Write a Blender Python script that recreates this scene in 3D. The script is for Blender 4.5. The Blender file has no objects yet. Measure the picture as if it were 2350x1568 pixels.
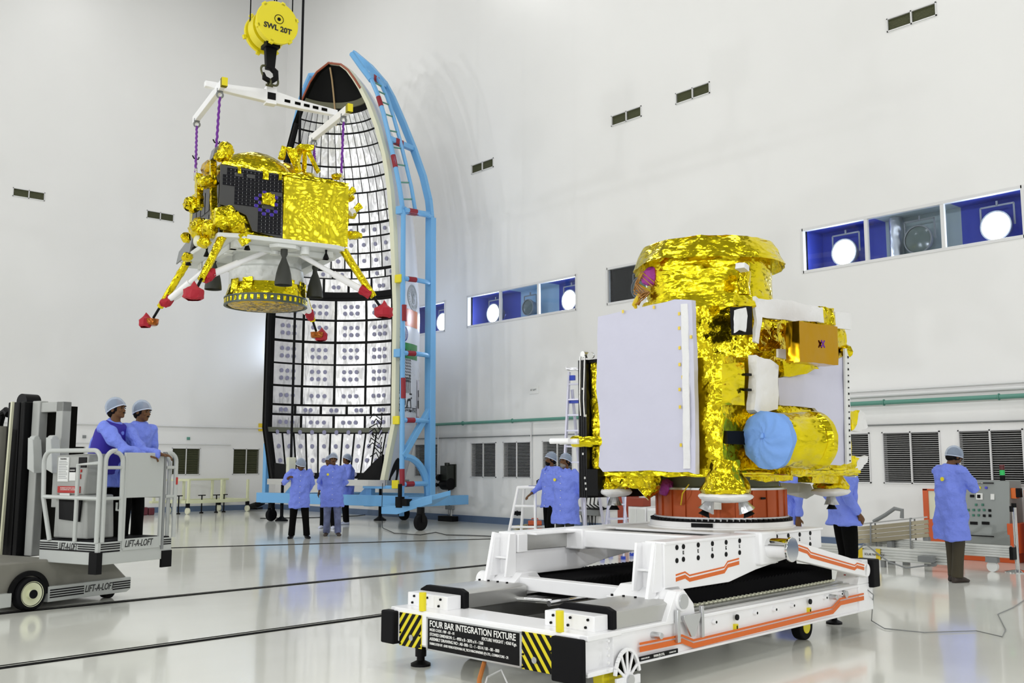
import bpy, bmesh, math, random
from mathutils import Vector, Matrix, Euler, noise
random.seed(7)
R = math.radians; PI = math.pi
sc = bpy.context.scene; COL = sc.collection

# ---------------------------------------------------------------- camera, world, light, exposure
FPX, CAMH, CX, CY = 2300.0, 1.5, 1175.0, 784.0
PITCH, AZ = math.atan(283 / FPX), R(41.4)
cd = bpy.data.cameras.new('camera'); cam = bpy.data.objects.new('camera', cd); COL.objects.link(cam)
cam.location = (0, 0, CAMH); cam.rotation_euler = (PI / 2 + PITCH, 0, -AZ)
cd.sensor_width = 36; cd.lens = 36 * FPX / 2350; cd.clip_end = 200
sc.camera = cam
sc.cycles.max_bounces = 8; sc.cycles.diffuse_bounces = 4
wd = bpy.data.worlds.new('world'); sc.world = wd; wd.use_nodes = True
wd.node_tree.nodes['Background'].inputs[0].default_value = (.9, .95, 1, 1)
wd.node_tree.nodes['Background'].inputs[1].default_value = .25
sc.view_settings.view_transform = 'Standard'; sc.view_settings.look = 'None'
sc.view_settings.exposure = -0.38; sc.view_settings.gamma = 1
XW, YW, ZC = 16.9, 31.47, 19.0          # right wall, far wall, ceiling
XL, YN = -15.0, -16.0
def area(name, loc, sx, sy, power, col=(1, 1, 1), rot=(0, 0, 0)):
    l = bpy.data.lights.new(name, 'AREA'); l.shape = 'RECTANGLE'; l.size = sx; l.size_y = sy
    l.energy = power; l.color = col
    o = bpy.data.objects.new(name, l); COL.objects.link(o); o.location = loc; o.rotation_euler = rot
    return o
LP = 400
for ix in range(3):
    for iy in range(4):
        area('high_bay_light', (-9.5 + ix * 10.2, -10 + iy * 11.6, ZC - .45), 2.2, 2.2, LP, (1.0, 1.0, .98))

# added fill lights on the two unseen walls behind the camera, to even brightness
for i in range(9):
    l = bpy.data.lights.new('wall_fill_light', 'AREA'); l.shape = 'DISK'; l.size = .6; l.energy = 620; l.color = (.97, .98, 1)
    o = bpy.data.objects.new('wall_fill_light', l); COL.objects.link(o)
    if i < 6: o.location = (XL + .15, -10 + i * 7.6, 6.0); o.rotation_euler = (0, R(-90), 0)
    else: o.location = (-8 + (i - 6) * 8, YN + .15, 6.0); o.rotation_euler = (R(90), 0, 0)

# ---------------------------------------------------------------- pixel rays to points on real planes
FH = Vector((math.sin(AZ), math.cos(AZ), 0)); RT = Vector((math.cos(AZ), -math.sin(AZ), 0)); UP = Vector((0, 0, 1))
_fw = FH * math.cos(PITCH) + UP * math.sin(PITCH); _up = UP * math.cos(PITCH) - FH * math.sin(PITCH)
CAM = Vector((0, 0, CAMH))
def ray(px, py): return _fw + RT * ((px - CX) / FPX) - _up * ((py - CY) / FPX)
def W(x, d, z=0): return RT * x + FH * d + UP * z
def on_z(px, py, z=0.0):
    d = ray(px, py); return CAM + d * ((z - CAM.z) / d.z)
def on_x(px, py, x=XW):
    d = ray(px, py); return CAM + d * (x / d.x)
def on_y(px, py, y=YW):
    d = ray(px, py); return CAM + d * (y / d.y)
class Fr:
    """a local frame: origin at camera-lateral x, distance d; its X axis turned ang from the lateral axis"""
    def __init__(s, x, d, ang, z=0.0):
        s.rz = R(ang) - AZ; s.o = W(x, d, z); s.M = Matrix.Translation(s.o) @ Matrix.Rotation(s.rz, 4, 'Z'); s.I = s.M.inverted()
    def pl(s, px, py, k, v):
        o = s.I @ CAM; d = s.I.to_3x3() @ ray(px, py); return o + d * ((v - o[k]) / d[k])
    def loc(s, wp): return s.I @ wp

# ---------------------------------------------------------------- materials
MATS = {}
def mat(name, col, rough=.5, metal=0.0, bump=None, emit=None, spec=None, alpha=None, coat=0, trans=0, var=None):
    """bump=(scale, strength, distance, kind, detail); var=(scale, amount) slight random colour variation, which in foil imitates dark creases"""
    if name in MATS: return MATS[name]
    m = bpy.data.materials.new(name); m.use_nodes = True; nt = m.node_tree; b = nt.nodes['Principled BSDF']
    b.inputs['Base Color'].default_value = (*col, 1); b.inputs['Roughness'].default_value = rough; b.inputs['Metallic'].default_value = metal
    if spec is not None: b.inputs['Specular IOR Level'].default_value = spec
    if coat: b.inputs['Coat Weight'].default_value = coat; b.inputs['Coat Roughness'].default_value = .05
    if trans: b.inputs['Transmission Weight'].default_value = trans
    if alpha is not None: b.inputs['Alpha'].default_value = alpha
    if emit: b.inputs['Emission Color'].default_value = (*emit[0], 1); b.inputs['Emission Strength'].default_value = emit[1]
    tc = None
    if bump or var:
        tc = nt.nodes.new('ShaderNodeTexCoord')
    if bump:
        sc_, st, dist, kind, det = bump
        mp = nt.nodes.new('ShaderNodeMapping'); nt.links.new(tc.outputs['Object'], mp.inputs[0])
        hgt = None
        if kind in ('foil', 'foilh', 'foils'):      # crumpled sheet: every small facet tilts its own way
            mp.inputs['Scale'].default_value = {'foilh': (1, 1, 2.4), 'foils': (1, 1, .25), 'foil': (1, 1, 1)}[kind]
            n1 = nt.nodes.new('ShaderNodeTexNoise'); n1.inputs['Scale'].default_value = sc_ * .6; n1.inputs['Detail'].default_value = 3
            nt.links.new(mp.outputs[0], n1.inputs['Vector'])
            mx = nt.nodes.new('ShaderNodeVectorMath'); mx.operation = 'MULTIPLY_ADD'
            nt.links.new(n1.outputs['Color'], mx.inputs[0]); mx.inputs[1].default_value = (.9 / sc_,) * 3; nt.links.new(mp.outputs[0], mx.inputs[2])
            geo = nt.nodes.new('ShaderNodeNewGeometry'); last = geo.outputs['Normal']
            for mul, k_ in ((1.0, .40), (2.6, .25)):
                v = nt.nodes.new('ShaderNodeTexVoronoi'); v.inputs['Scale'].default_value = sc_ * mul; nt.links.new(mx.outputs[0], v.inputs['Vector'])
                sb = nt.nodes.new('ShaderNodeVectorMath'); sb.operation = 'SUBTRACT'; nt.links.new(v.outputs['Color'], sb.inputs[0]); sb.inputs[1].default_value = (.5, .5, .5)
                ma = nt.nodes.new('ShaderNodeVectorMath'); ma.operation = 'MULTIPLY_ADD'; nt.links.new(sb.outputs[0], ma.inputs[0]); ma.inputs[1].default_value = (st * k_ * 1.6,) * 3
                nt.links.new(last, ma.inputs[2]); last = ma.outputs[0]
            n3 = nt.nodes.new('ShaderNodeTexNoise'); n3.inputs['Scale'].default_value = sc_ * 1.5; n3.inputs['Detail'].default_value = 2; nt.links.new(mp.outputs[0], n3.inputs['Vector'])
            sb = nt.nodes.new('ShaderNodeVectorMath'); sb.operation = 'SUBTRACT'; nt.links.new(n3.outputs['Color'], sb.inputs[0]); sb.inputs[1].default_value = (.5, .5, .5)
            ma = nt.nodes.new('ShaderNodeVectorMath'); ma.operation = 'MULTIPLY_ADD'; nt.links.new(sb.outputs[0], ma.inputs[0]); ma.inputs[1].default_value = (st * 1.0,) * 3
            nt.links.new(last, ma.inputs[2]); nm = nt.nodes.new('ShaderNodeVectorMath'); nm.operation = 'NORMALIZE'; nt.links.new(ma.outputs[0], nm.inputs[0])
            rg = nt.nodes.new('ShaderNodeTexNoise'); rg.noise_type = 'RIDGED_MULTIFRACTAL'; rg.inputs['Scale'].default_value = sc_ * .42; rg.inputs['Detail'].default_value = 4; rg.inputs['Distortion'].default_value = .6
            nt.links.new(mp.outputs[0], rg.inputs['Vector']); bp = nt.nodes.new('ShaderNodeBump'); bp.inputs['Strength'].default_value = min(1, st * 1.9); bp.inputs['Distance'].default_value = .35 / sc_
            nt.links.new(rg.outputs['Fac'], bp.inputs['Height']); nt.links.new(nm.outputs[0], bp.inputs['Normal'])
            nt.links.new(bp.outputs[0], b.inputs['Normal']); bump = None
            if not var: var = (sc_ * .35, .12)  # foil tone varied in its colour to imitate dark creases and reflections
        elif kind == 'streak':  # creases drawn out along Z
            mp.inputs['Scale'].default_value = (1, 1, .28)
            n1 = nt.nodes.new('ShaderNodeTexNoise'); n1.inputs['Scale'].default_value = sc_; n1.inputs['Detail'].default_value = det; n1.inputs['Distortion'].default_value = 1.2
            nt.links.new(mp.outputs[0], n1.inputs['Vector']); hgt = n1.outputs['Fac']
        else:
            n1 = nt.nodes.new('ShaderNodeTexNoise'); n1.inputs['Scale'].default_value = sc_; n1.inputs['Detail'].default_value = det
            nt.links.new(mp.outputs[0], n1.inputs['Vector']); hgt = n1.outputs['Fac']
        if hgt is not None:
            bp = nt.nodes.new('ShaderNodeBump'); bp.inputs['Strength'].default_value = st; bp.inputs['Distance'].default_value = dist
        if hgt is not None: nt.links.new(hgt, bp.inputs['Height']); nt.links.new(bp.outputs[0], b.inputs['Normal'])
    if var:
        n = nt.nodes.new('ShaderNodeTexNoise'); n.inputs['Scale'].default_value = var[0]; n.inputs['Detail'].default_value = 5
        nt.links.new(tc.outputs['Object'], n.inputs['Vector'])
        cr = nt.nodes.new('ShaderNodeValToRGB'); a = var[1]
        cr.color_ramp.elements[0].position = .3; cr.color_ramp.elements[1].position = .7
        cr.color_ramp.elements[0].color = (*[c * (1 - a) for c in col], 1); cr.color_ramp.elements[1].color = (*[min(1, c * (1 + a)) for c in col], 1)
        nt.links.new(n.outputs['Fac'], cr.inputs[0]); nt.links.new(cr.outputs[0], b.inputs['Base Color'])
    m.diffuse_color = (*col, 1); MATS[name] = m; return m

M_wall = mat('wall_paint', (.80, .797, .785), .36, bump=(1.3, .25, .03, 'noise', 4), var=(.35, .02))
M_floor = mat('epoxy_floor', (.84, .845, .775), .14, bump=(.9, .25, .012, 'noise', 2), var=(.5, .04), coat=.3)
M_base = mat('blue_skirting', (.10, .15, .25), .5)
M_rail = mat('black_floor_rail', (.003, .003, .003), .8, spec=.1)
M_white = mat('white_enamel', (.92, .92, .93), .28, var=(3, .02))
M_cream = mat('cream_enamel', (.72, .72, .55), .4)
M_offw = mat('off_white_plastic', (.75, .76, .74), .4)
M_black = mat('black_paint', (.003, .003, .0035), .5, spec=.15)
M_rubber = mat('black_rubber', (.004, .004, .005), .7, spec=.15)
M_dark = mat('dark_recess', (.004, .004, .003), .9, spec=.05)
M_steel = mat('brushed_steel', (.58, .58, .56), .38, 1, bump=(30, .15, .004, 'noise', 2))
M_alu = mat('aluminium', (.62, .63, .64), .35, 1)
M_chrome = mat('polished_chrome', (.8, .8, .8), .08, 1)
M_gold = mat('gold_foil', (.80, .66, .015), .19, 1, bump=(12, .25, .03, 'foilh', 2))
M_goldf = mat('gold_foil_fine', (.76, .60, .015), .19, 1, bump=(24, .32, .015, 'foil', 2))
M_goldb = mat('bright_gold_foil', (.84, .69, .015), .18, 1, bump=(16, .26, .03, 'foil', 2))
M_amber = mat('amber_film', (.50, .27, .006), .14, 1, bump=(4, .4, .03, 'noise', 2))
M_silver = mat('silver_blanket', (.92, .92, .95), .36, .7, bump=(12, .3, .02, 'foils', 3))
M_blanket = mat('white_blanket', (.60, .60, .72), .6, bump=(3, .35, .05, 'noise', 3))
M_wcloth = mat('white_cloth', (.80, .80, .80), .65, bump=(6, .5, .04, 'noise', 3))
M_yellow = mat('yellow_enamel', (.80, .68, .01), .35)
M_blue = mat('sky_blue_enamel', (.16, .42, .75), .35)
M_teal = mat('green_pipe_paint', (.10, .28, .22), .4)
M_red = mat('red_cloth', (.42, .004, .02), .6, bump=(8, .4, .03, 'noise', 3))
M_redp = mat('red_paint', (.45, .02, .015), .5)
M_orange = mat('orange_stripe', (.72, .14, .008), .4)
M_copper = mat('orange_anodised', (.42, .075, .012), .35, .35, var=(3, .1))
M_liftg = mat('grey_lift_paint', (.36, .37, .35), .4, var=(4, .04))
M_liftl = mat('light_grey_lift_paint', (.47, .49, .47), .38)
M_liftd = mat('taupe_lift_paint', (.20, .195, .165), .5, var=(6, .05))
M_coat = mat('blue_lab_coat', (.17, .24, .78), .65, bump=(7, 1.0, .06, 'noise', 4))
M_navy = mat('navy_vest', (.02, .01, .30), .7)
M_trou = mat('black_trousers', (.003, .003, .003), .9, spec=.08)
M_brown = mat('brown_trousers', (.045, .036, .018), .8)
M_jeans = mat('washed_jeans', (.12, .14, .26), .8, var=(6, .5))
M_skin = mat('brown_skin', (.13, .06, .024), .55, spec=.25)
M_hair = mat('black_hair', (.004, .003, .003), .7, spec=.15)
M_cap = mat('hair_net', (.45, .55, .72), .6, alpha=.5, bump=(20, .6, .02, 'noise', 3))
M_glassn = mat('nozzle_graphite', (.05, .052, .045), .5, .2, spec=.3)
M_purple = mat('purple_rope', (.16, .02, .30), .7, bump=(60, 1, .01, 'noise', 1))
M_tape = mat('yellow_tape', (.75, .55, .02), .3)
M_wtext = mat('white_lettering', (.85, .85, .82), .5)
M_btext = mat('black_lettering', (.008, .008, .008), .5)
M_brownbox = mat('red_brown_case', (.30, .04, .015), .5)
M_grey = mat('mid_grey', (.22, .23, .23), .5)
M_hair2 = mat('grey_beard', (.22, .2, .18), .7)

# ---------------------------------------------------------------- mesh builder
class MB:
    def __init__(s): s.v = []; s.f = []; s.mi = []; s.cur = 0
    def add(s, vs, fs):
        n = len(s.v); s.v += [Vector(v) for v in vs]; s.f += [tuple(i + n for i in f) for f in fs]; s.mi += [s.cur] * len(fs); return s
    def m(s, k): s.cur = k; return s
    def boxm(s, M, sx, sy, sz):
        vs = [M @ Vector((x * sx / 2, y * sy / 2, z * sz / 2)) for x in (-1, 1) for y in (-1, 1) for z in (-1, 1)]
        return s.add(vs, [(0, 1, 3, 2), (4, 6, 7, 5), (0, 4, 5, 1), (2, 3, 7, 6), (0, 2, 6, 4), (1, 5, 7, 3)])
    def box(s, a, b):
        a, b = Vector(a), Vector(b)
        return s.boxm(Matrix.Translation((a + b) / 2), abs(b.x - a.x), abs(b.y - a.y), abs(b.z - a.z))
    def bc(s, c, sz, rot=(0, 0, 0)):
        return s.boxm(Matrix.Translation(Vector(c)) @ Euler(rot).to_matrix().to_4x4(), *sz)
    def beam(s, p, q, w, h, up=(0, 0, 1)):
        """rectangular bar from p to q, w across, h along up"""
        p, q = Vector(p), Vector(q); d = q - p; L = d.length; y = d.normalized(); u = Vector(up)
        x = y.cross(u)
        if x.length < 1e-4: x = y.cross(Vector((1, 0, 0)))
        x.normalize(); z = x.cross(y)
        M = Matrix((x, y, z)).transposed().to_4x4(); M.translation = (p + q) / 2
        return s.boxm(M, w, L, h)
    def cyl(s, p, q, r0, r1=None, n=20, caps=True):
        if r1 is None: r1 = r0
        p, q = Vector(p), Vector(q); d = (q - p).normalized(); a = d.orthogonal().normalized(); b = d.cross(a)
        vs = []
        for c, r in ((p, r0), (q, r1)):
            for i in range(n):
                t = 2 * PI * i / n; vs.append(c + (a * math.cos(t) + b * math.sin(t)) * r)
        fs = [(i, (i + 1) % n, n + (i + 1) % n, n + i) for i in range(n)]
        if caps: fs += [tuple(range(n - 1, -1, -1)), tuple(range(n, 2 * n))]
        return s.add(vs, fs)
    def tube(s, pts, r, n=8, caps=True):
        pts = [Vector(p) for p in pts]; N = len(pts); rs = r if isinstance(r, (list, tuple)) else [r] * N
        vs = []; a = None
        for i, p in enumerate(pts):
            d = (pts[min(i + 1, N - 1)] - pts[max(i - 1, 0)]).normalized()
            if a is None: a = d.orthogonal().normalized()
            else:
                a = a - d * a.dot(d); a = a.normalized() if a.length > 1e-6 else d.orthogonal().normalized()
            b = d.cross(a)
            for k in range(n):
                t = 2 * PI * k / n; vs.append(p + (a * math.cos(t) + b * math.sin(t)) * rs[i])
        fs = [(i * n + k, i * n + (k + 1) % n, (i + 1) * n + (k + 1) % n, (i + 1) * n + k) for i in range(N - 1) for k in range(n)]
        if caps: fs += [tuple(range(n - 1, -1, -1)), tuple(range((N - 1) * n, N * n))]
        return s.add(vs, fs)
    def lathe(s, prof, c=(0, 0, 0), axis=(0, 0, 1), n=32, a0=0, a1=2 * PI, xd=None):
        """prof: (radius, height) pairs"""
        ax = Vector(axis).normalized(); x = Vector(xd).normalized() if xd else ax.orthogonal().normalized(); y = ax.cross(x); c = Vector(c)
        full = abs(a1 - a0 - 2 * PI) < 1e-5; m = n if full else n + 1; vs = []
        for r, h in prof:
            for i in range(m):
                t = a0 + (a1 - a0) * i / n; vs.append(c + ax * h + (x * math.cos(t) + y * math.sin(t)) * r)
        fs = []
        for j in range(len(prof) - 1):
            for i in range(n):
                i2 = (i + 1) % m; fs.append((j * m + i, j * m + i2, (j + 1) * m + i2, (j + 1) * m + i))
        return s.add(vs, fs)
    def sph(s, c, r, n=16, rot=(0, 0, 0)):
        rx, ry, rz = r if isinstance(r, (list, tuple)) else (r, r, r); E = Euler(rot).to_matrix(); c = Vector(c); vs = []; k = n // 2
        for j in range(k + 1):
            ph = PI * j / k
            for i in range(n):
                t = 2 * PI * i / n; vs.append(c + E @ Vector((rx * math.sin(ph) * math.cos(t), ry * math.sin(ph) * math.sin(t), rz * math.cos(ph))))
        return s.add(vs, [(j * n + i, (j + 1) * n + i, (j + 1) * n + (i + 1) % n, j * n + (i + 1) % n) for j in range(k) for i in range(n)])
    def prism(s, pts, ext):
        """planar outline extruded by vector ext"""
        n = len(pts); e = Vector(ext); vs = [Vector(p) for p in pts]; vs += [v + e for v in vs]
        return s.add(vs, [tuple(range(n - 1, -1, -1)), tuple(range(n, 2 * n))] + [(i, (i + 1) % n, n + (i + 1) % n, n + i) for i in range(n)])
    def loft(s, rings, caps=True):
        n = len(rings[0]); vs = [v for r in rings for v in r]
        fs = [(j * n + i, j * n + (i + 1) % n, (j + 1) * n + (i + 1) % n, (j + 1) * n + i) for j in range(len(rings) - 1) for i in range(n)]
        if caps: fs += [tuple(range(n - 1, -1, -1)), tuple(range((len(rings) - 1) * n, len(rings) * n))]
        return s.add(vs, fs)
    def torus(s, c, Rr, r, axis=(0, 0, 1), n=24, k=8, stretch=(1, 1)):
        ax = Vector(axis).normalized(); x = ax.orthogonal().normalized(); y = ax.cross(x); c = Vector(c)
        pts = [c + x * math.cos(t) * Rr * stretch[0] + y * math.sin(t) * Rr * stretch[1] for t in [2 * PI * i / n for i in range(n)]]
        vs = []
        for i, p in enumerate(pts):
            o = (p - c).normalized()
            for j in range(k):
                t = 2 * PI * j / k; vs.append(p + (o * math.cos(t) + ax * math.sin(t)) * r)
        return s.add(vs, [(i * k + j, ((i + 1) % n) * k + j, ((i + 1) % n) * k + (j + 1) % k, i * k + (j + 1) % k) for i in range(n) for j in range(k)])
    def build(s, name, mats, parent=None, world=None, crinkle=None, bevel=0, smooth=35, mods=None):
        if not isinstance(mats, (list, tuple)): mats = [mats]
        me = bpy.data.meshes.new(name)
        vs = s.v
        if world: vs = [world @ v for v in vs]
        me.from_pydata([tuple(v) for v in vs], [], s.f)
        for m_ in mats: me.materials.append(m_)
        if len(mats) > 1: me.polygons.foreach_set('material_index', s.mi)
        me.validate()
        bm = bmesh.new(); bm.from_mesh(me); bmesh.ops.recalc_face_normals(bm, faces=bm.faces)
        if crinkle:
            L, amp, fr = crinkle[:3]
            bmesh.ops.remove_doubles(bm, verts=bm.verts, dist=1e-4)
            bmesh.ops.triangulate(bm, faces=bm.faces)
            for _ in range(7):
                es = [e for e in bm.edges if e.calc_length() > L]
                if not es: break
                bmesh.ops.subdivide_edges(bm, edges=es, cuts=1, use_grid_fill=False)
                bmesh.ops.triangulate(bm, faces=[f for f in bm.faces if len(f.verts) > 3])
            off = Vector((random.random() * 50, random.random() * 50, 0)); an = Vector(crinkle[3]) if len(crinkle) > 3 else Vector((1, 1, 1))
            for v in bm.verts:
                q = Vector((v.co.x * an.x, v.co.y * an.y, v.co.z * an.z)) * fr + off
                v.co += (noise.noise_vector(q) + noise.noise_vector(q * 2.7) * .5) * amp
        bm.to_mesh(me); bm.free()
        if smooth:
            me.shade_smooth(); me.set_sharp_from_angle(angle=R(smooth))
        o = bpy.data.objects.new(name, me); COL.objects.link(o)
        if parent is not None: o.parent = parent
        if bevel:
            b = o.modifiers.new('bevel', 'BEVEL'); b.width = bevel; b.segments = 2; b.limit_method = 'ANGLE'; b.angle_limit = R(40); b.harden_normals = False
        return o

def tag(o, label, cat, group=None, kind=None):
    if label: o['label'] = label
    if cat: o['category'] = cat
    if group: o['group'] = group
    if kind: o['kind'] = kind
    return o
def empty(name, M=None, label=None, cat=None, group=None):
    o = bpy.data.objects.new(name, None); COL.objects.link(o); o.empty_display_size = .2
    if M is not None: o.matrix_world = M
    if label: tag(o, label, cat, group)
    return o
def rootf(name, fr, label, cat, group=None): return empty(name, fr.M, label, cat, group)
def kids(o): return [c for c in bpy.data.objects if c.parent == o]
def copy_tree(o, parent=None, label=None, M=None):
    c = o.copy(); COL.objects.link(c)
    if parent is not None: c.parent = parent
    if label: c['label'] = label
    if M is not None: c.matrix_world = M
    for ch in kids(o): copy_tree(ch, c)
    return c
def struct(name, mb, m, **k):
    o = mb.build(name, m, **k); o['kind'] = 'structure'; return o
def text(s, size, m, parent, o, xd, yd, name='lettering', depth=.002, align='LEFT', sx=1.0, bold=0.0, shear=0, world=None):
    """writing lying in the plane of xd (reading direction) and yd (up), origin o"""
    cu = bpy.data.curves.new(name, 'FONT'); cu.body = s; cu.size = size; cu.extrude = depth / 2; cu.align_x = align; cu.offset = bold; cu.resolution_u = 3; cu.shear = shear
    t = bpy.data.objects.new(name, cu); COL.objects.link(t)
    dg = bpy.context.evaluated_depsgraph_get(); me = bpy.data.meshes.new_from_object(t.evaluated_get(dg))
    bpy.data.objects.remove(t); bpy.data.curves.remove(cu)
    x = Vector(xd).normalized(); y = Vector(yd); y = (y - x * y.dot(x)).normalized(); z = x.cross(y)
    M = Matrix((x * sx, y, z)).transposed().to_4x4(); M.translation = Vector(o) + z * depth / 2
    if world: M = world @ M
    me.transform(M); me.materials.clear(); me.materials.append(m); me.name = name
    ob = bpy.data.objects.new(name, me); COL.objects.link(ob); ob.parent = parent
    return ob
def plate_grid(k, v, us, ws, holes, thick, mb):
    """wall at axis k = v with rectangular holes; us, ws = extents; thick = how far it reaches outward"""
    U = sorted({us[0], us[1], *[h[0] for h in holes], *[h[1] for h in holes]}); Z = sorted({ws[0], ws[1], *[h[2] for h in holes], *[h[3] for h in holes]})
    for i in range(len(U) - 1):
        for j in range(len(Z) - 1):
            uc, zc = (U[i] + U[i + 1]) / 2, (Z[j] + Z[j + 1]) / 2
            if any(h[0] < uc < h[1] and h[2] < zc < h[3] for h in holes): continue
            if k == 0: q = [(v, U[i], Z[j]), (v, U[i + 1], Z[j]), (v, U[i + 1], Z[j + 1]), (v, U[i], Z[j + 1])]
            else: q = [(U[i], v, Z[j]), (U[i + 1], v, Z[j]), (U[i + 1], v, Z[j + 1]), (U[i], v, Z[j + 1])]
            mb.add(q, [(0, 1, 2, 3)])
    for h in holes:       # reveals
        for (a, b), (c, d) in (((h[0], h[2]), (h[1], h[2])), ((h[1], h[2]), (h[1], h[3])), ((h[1], h[3]), (h[0], h[3])), ((h[0], h[3]), (h[0], h[2]))):
            if k == 0: mb.add([(v, a, b), (v, c, d), (v + thick, c, d), (v + thick, a, b)], [(0, 1, 2, 3)])
            else: mb.add([(a, v, b), (c, v, d), (c, v + thick, d), (a, v + thick, b)], [(0, 1, 2, 3)])
    return mb
# ================================================================ the hall
M_wall2 = mat('dark_unseen_wall', (.34, .34, .33), .6)  # unseen walls toned dark to add contrast to the foil reflections
struct('floor', MB().box((XL - .3, YN - .3, -.3), (XW + .3, YW + .3, 0)), M_floor, smooth=0)
struct('ceiling', MB().box((XL - .3, YN - .3, ZC), (XW + .3, YW + .3, ZC + .3)), mat('dark_ceiling_cladding', (.22, .22, .21), .7), smooth=0)  # unseen ceiling darkened for the same dark foil reflections
struct('wall_left', MB().box((XL - .3, YN, 0), (XL, YW, ZC)), M_wall2, smooth=0)
struct('wall_near', MB().box((XL, YN - .3, 0), (XW, YN, ZC)), M_wall2, smooth=0)
WIN = [(22.0, 26.15, (23.45, 24.85)), (16.83, 21.0, (18.18, 19.65)), (11.65, 15.82, (13.0, 14.42)), (6.49, 10.62, (7.84, 9.28)), (1.3, 5.45, (2.7, 4.1)), (27.17, 31.3, (28.5, 29.95))]
VENT = [20.38, 15.14, 13.2, 8.21, 3.0]
LOUV = [(22.25, 23.35), (19.78, 20.82), (18.45, 19.51), (16.98, 18.04), (15.2, 16.25), (13.4, 14.45), (11.6, 12.65), (9.38, 10.42), (8.08, 9.14), (6.71, 7.77), (5.2, 6.25)]
FV = [8.48, 12.49, 3.5]; FL = [(13.2, 14.16), (15.3, 16.27), (9.5, 10.5)]
holes = [(w[0], w[1], 5.21, 6.04) for w in WIN] + [(y - .47, y + .47, 9.43, 9.69) for y in VENT] + [(a, b, 1.17, 2.08) for a, b in LOUV]
struct('wall_right', plate_grid(0, XW, (YN, YW), (0, ZC), holes, .18, MB()), M_wall, smooth=0)
holes2 = [(x - .45, x + .45, 9.40, 9.66) for x in FV] + [(a, b, 1.18, 2.04) for a, b in FL]
struct('wall_far', plate_grid(1, YW, (XL, XW), (0, ZC), holes2, .18, MB()), M_wall, smooth=0)
def strip(name, m, a, b):
    return struct(name, MB().box(a, b), m, smooth=0)
strip('baseboard_right', M_base, (XW - .025, YN, 0), (XW, YW, .17))
strip('baseboard_far', M_base, (XL, YW - .025, 0), (XW, YW, .17))
# black crane rails let into the floor
for i, (p, q) in enumerate((((0, 1535), (885, 1413)), ((270, 1383), (1120, 1298)), ((400, 1258), (1150, 1237)))):
    a, b = on_z(*p), on_z(*q); d = (b - a).normalized(); yb = a.lerp(b, .5)
    A = yb - d * 14; B = yb + d * (16.6 - yb.x) / d.x
    m = MB().beam(A, B, .065, .012).beam(A + Vector((0, .10, 0)), B + Vector((0, .10, 0)), .02, .008)
    struct('trim_%d' % (i + 1), m, M_rail, smooth=0)

# windows with floodlights behind the panes
M_frame = mat('window_frame_paint', (.70, .70, .70), .4)
M_glass = bpy.data.materials.new('window_glass'); M_glass.use_nodes = True
nt = M_glass.node_tree; nt.nodes.clear()
_o = nt.nodes.new('ShaderNodeOutputMaterial'); _m = nt.nodes.new('ShaderNodeMixShader'); _t = nt.nodes.new('ShaderNodeBsdfTransparent'); _g = nt.nodes.new('ShaderNodeBsdfGlossy')
_t.inputs[0].default_value = (.93, .96, 1, 1); _g.inputs['Roughness'].default_value = .02; _m.inputs[0].default_value = .035
nt.links.new(_t.outputs[0], _m.inputs[1]); nt.links.new(_g.outputs[0], _m.inputs[2]); nt.links.new(_m.outputs[0], _o.inputs[0])
M_bay = {'blue': mat('blue_cast_bay', (.03, .05, .36), .6), 'mid': mat('blue_grey_bay', (.34, .50, .62), .6), 'black': mat('black_bay', (.008, .008, .006), .7), 'grey': mat('grey_green_bay', (.36, .42, .40), .6)}  # blue of the lamplit bays is a light cast put into their colour
M_lampon = mat('lit_lamp_glass', (1, 1, 1), .3, emit=((.86, .92, 1), 45))
M_lampoff = mat('unlit_lamp_glass', (.13, .16, .14), .15)
def bay(mb, y0, y1, d=.74, ends=(1, 1)):
    x0, x1, z0, z1 = XW + .12, XW + d, 5.17, 6.08
    mb.add([(x0, y0, z0), (x0, y1, z0), (x0, y1, z1), (x0, y0, z1), (x1, y0, z0), (x1, y1, z0), (x1, y1, z1), (x1, y0, z1)], [(4, 5, 6, 7), (0, 1, 5, 4), (3, 7, 6, 2)] + ([(1, 2, 6, 5)] if ends[1] else []) + ([(0, 4, 7, 3)] if ends[0] else []))
def floodlight(y, on, label, big=0.25, z=5.54):
    t = empty('floodlight', Matrix.Translation((XW + .34, y, z)), label, 'floodlight', 'floodlights behind the high windows')
    MB().lathe([(.02, .34), (.14, .30), (big * .92, .10), (big + .015, .02), (big + .015, -.02), (big - .01, -.02)], axis=(1, 0, 0), n=36).build('lamp_housing', M_grey, t)
    MB().lathe([(.0, -.03), (big * .5, -.028), (big - .012, -.005)], axis=(1, 0, 0), n=36).build('lamp_lens', M_lampon if on else M_lampoff, t)
    if on:
        l = bpy.data.lights.new('lamp_light', 'POINT'); l.energy = 14; l.color = (.75, .85, 1); l.shadow_soft_size = .12
        lo = bpy.data.objects.new('lamp_light', l); COL.objects.link(lo); lo.parent = t; lo.location = (-.16, 0, 0)
    b = MB()
    for s in (-1, 1): b.beam((.08, s * (big + .03), 0), (.08, s * (big + .03), big + .12), .03, .012, (1, 0, 0))
    b.beam((.08, -big - .03, big + .12), (.08, big + .03, big + .12), .03, .012, (1, 0, 0)).cyl((.08, 0, big + .12), (.08, 0, big + .20), .02)
    b.build('yoke', M_grey, t)
    return t
styles = [('blue', 'blue', 'blue'), ('blue', 'mid', 'blue'), ('black', 'black', 'black'), ('blue', 'grey', 'blue'), ('black', 'black', 'black'), ('blue', 'mid', 'blue')]
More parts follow.
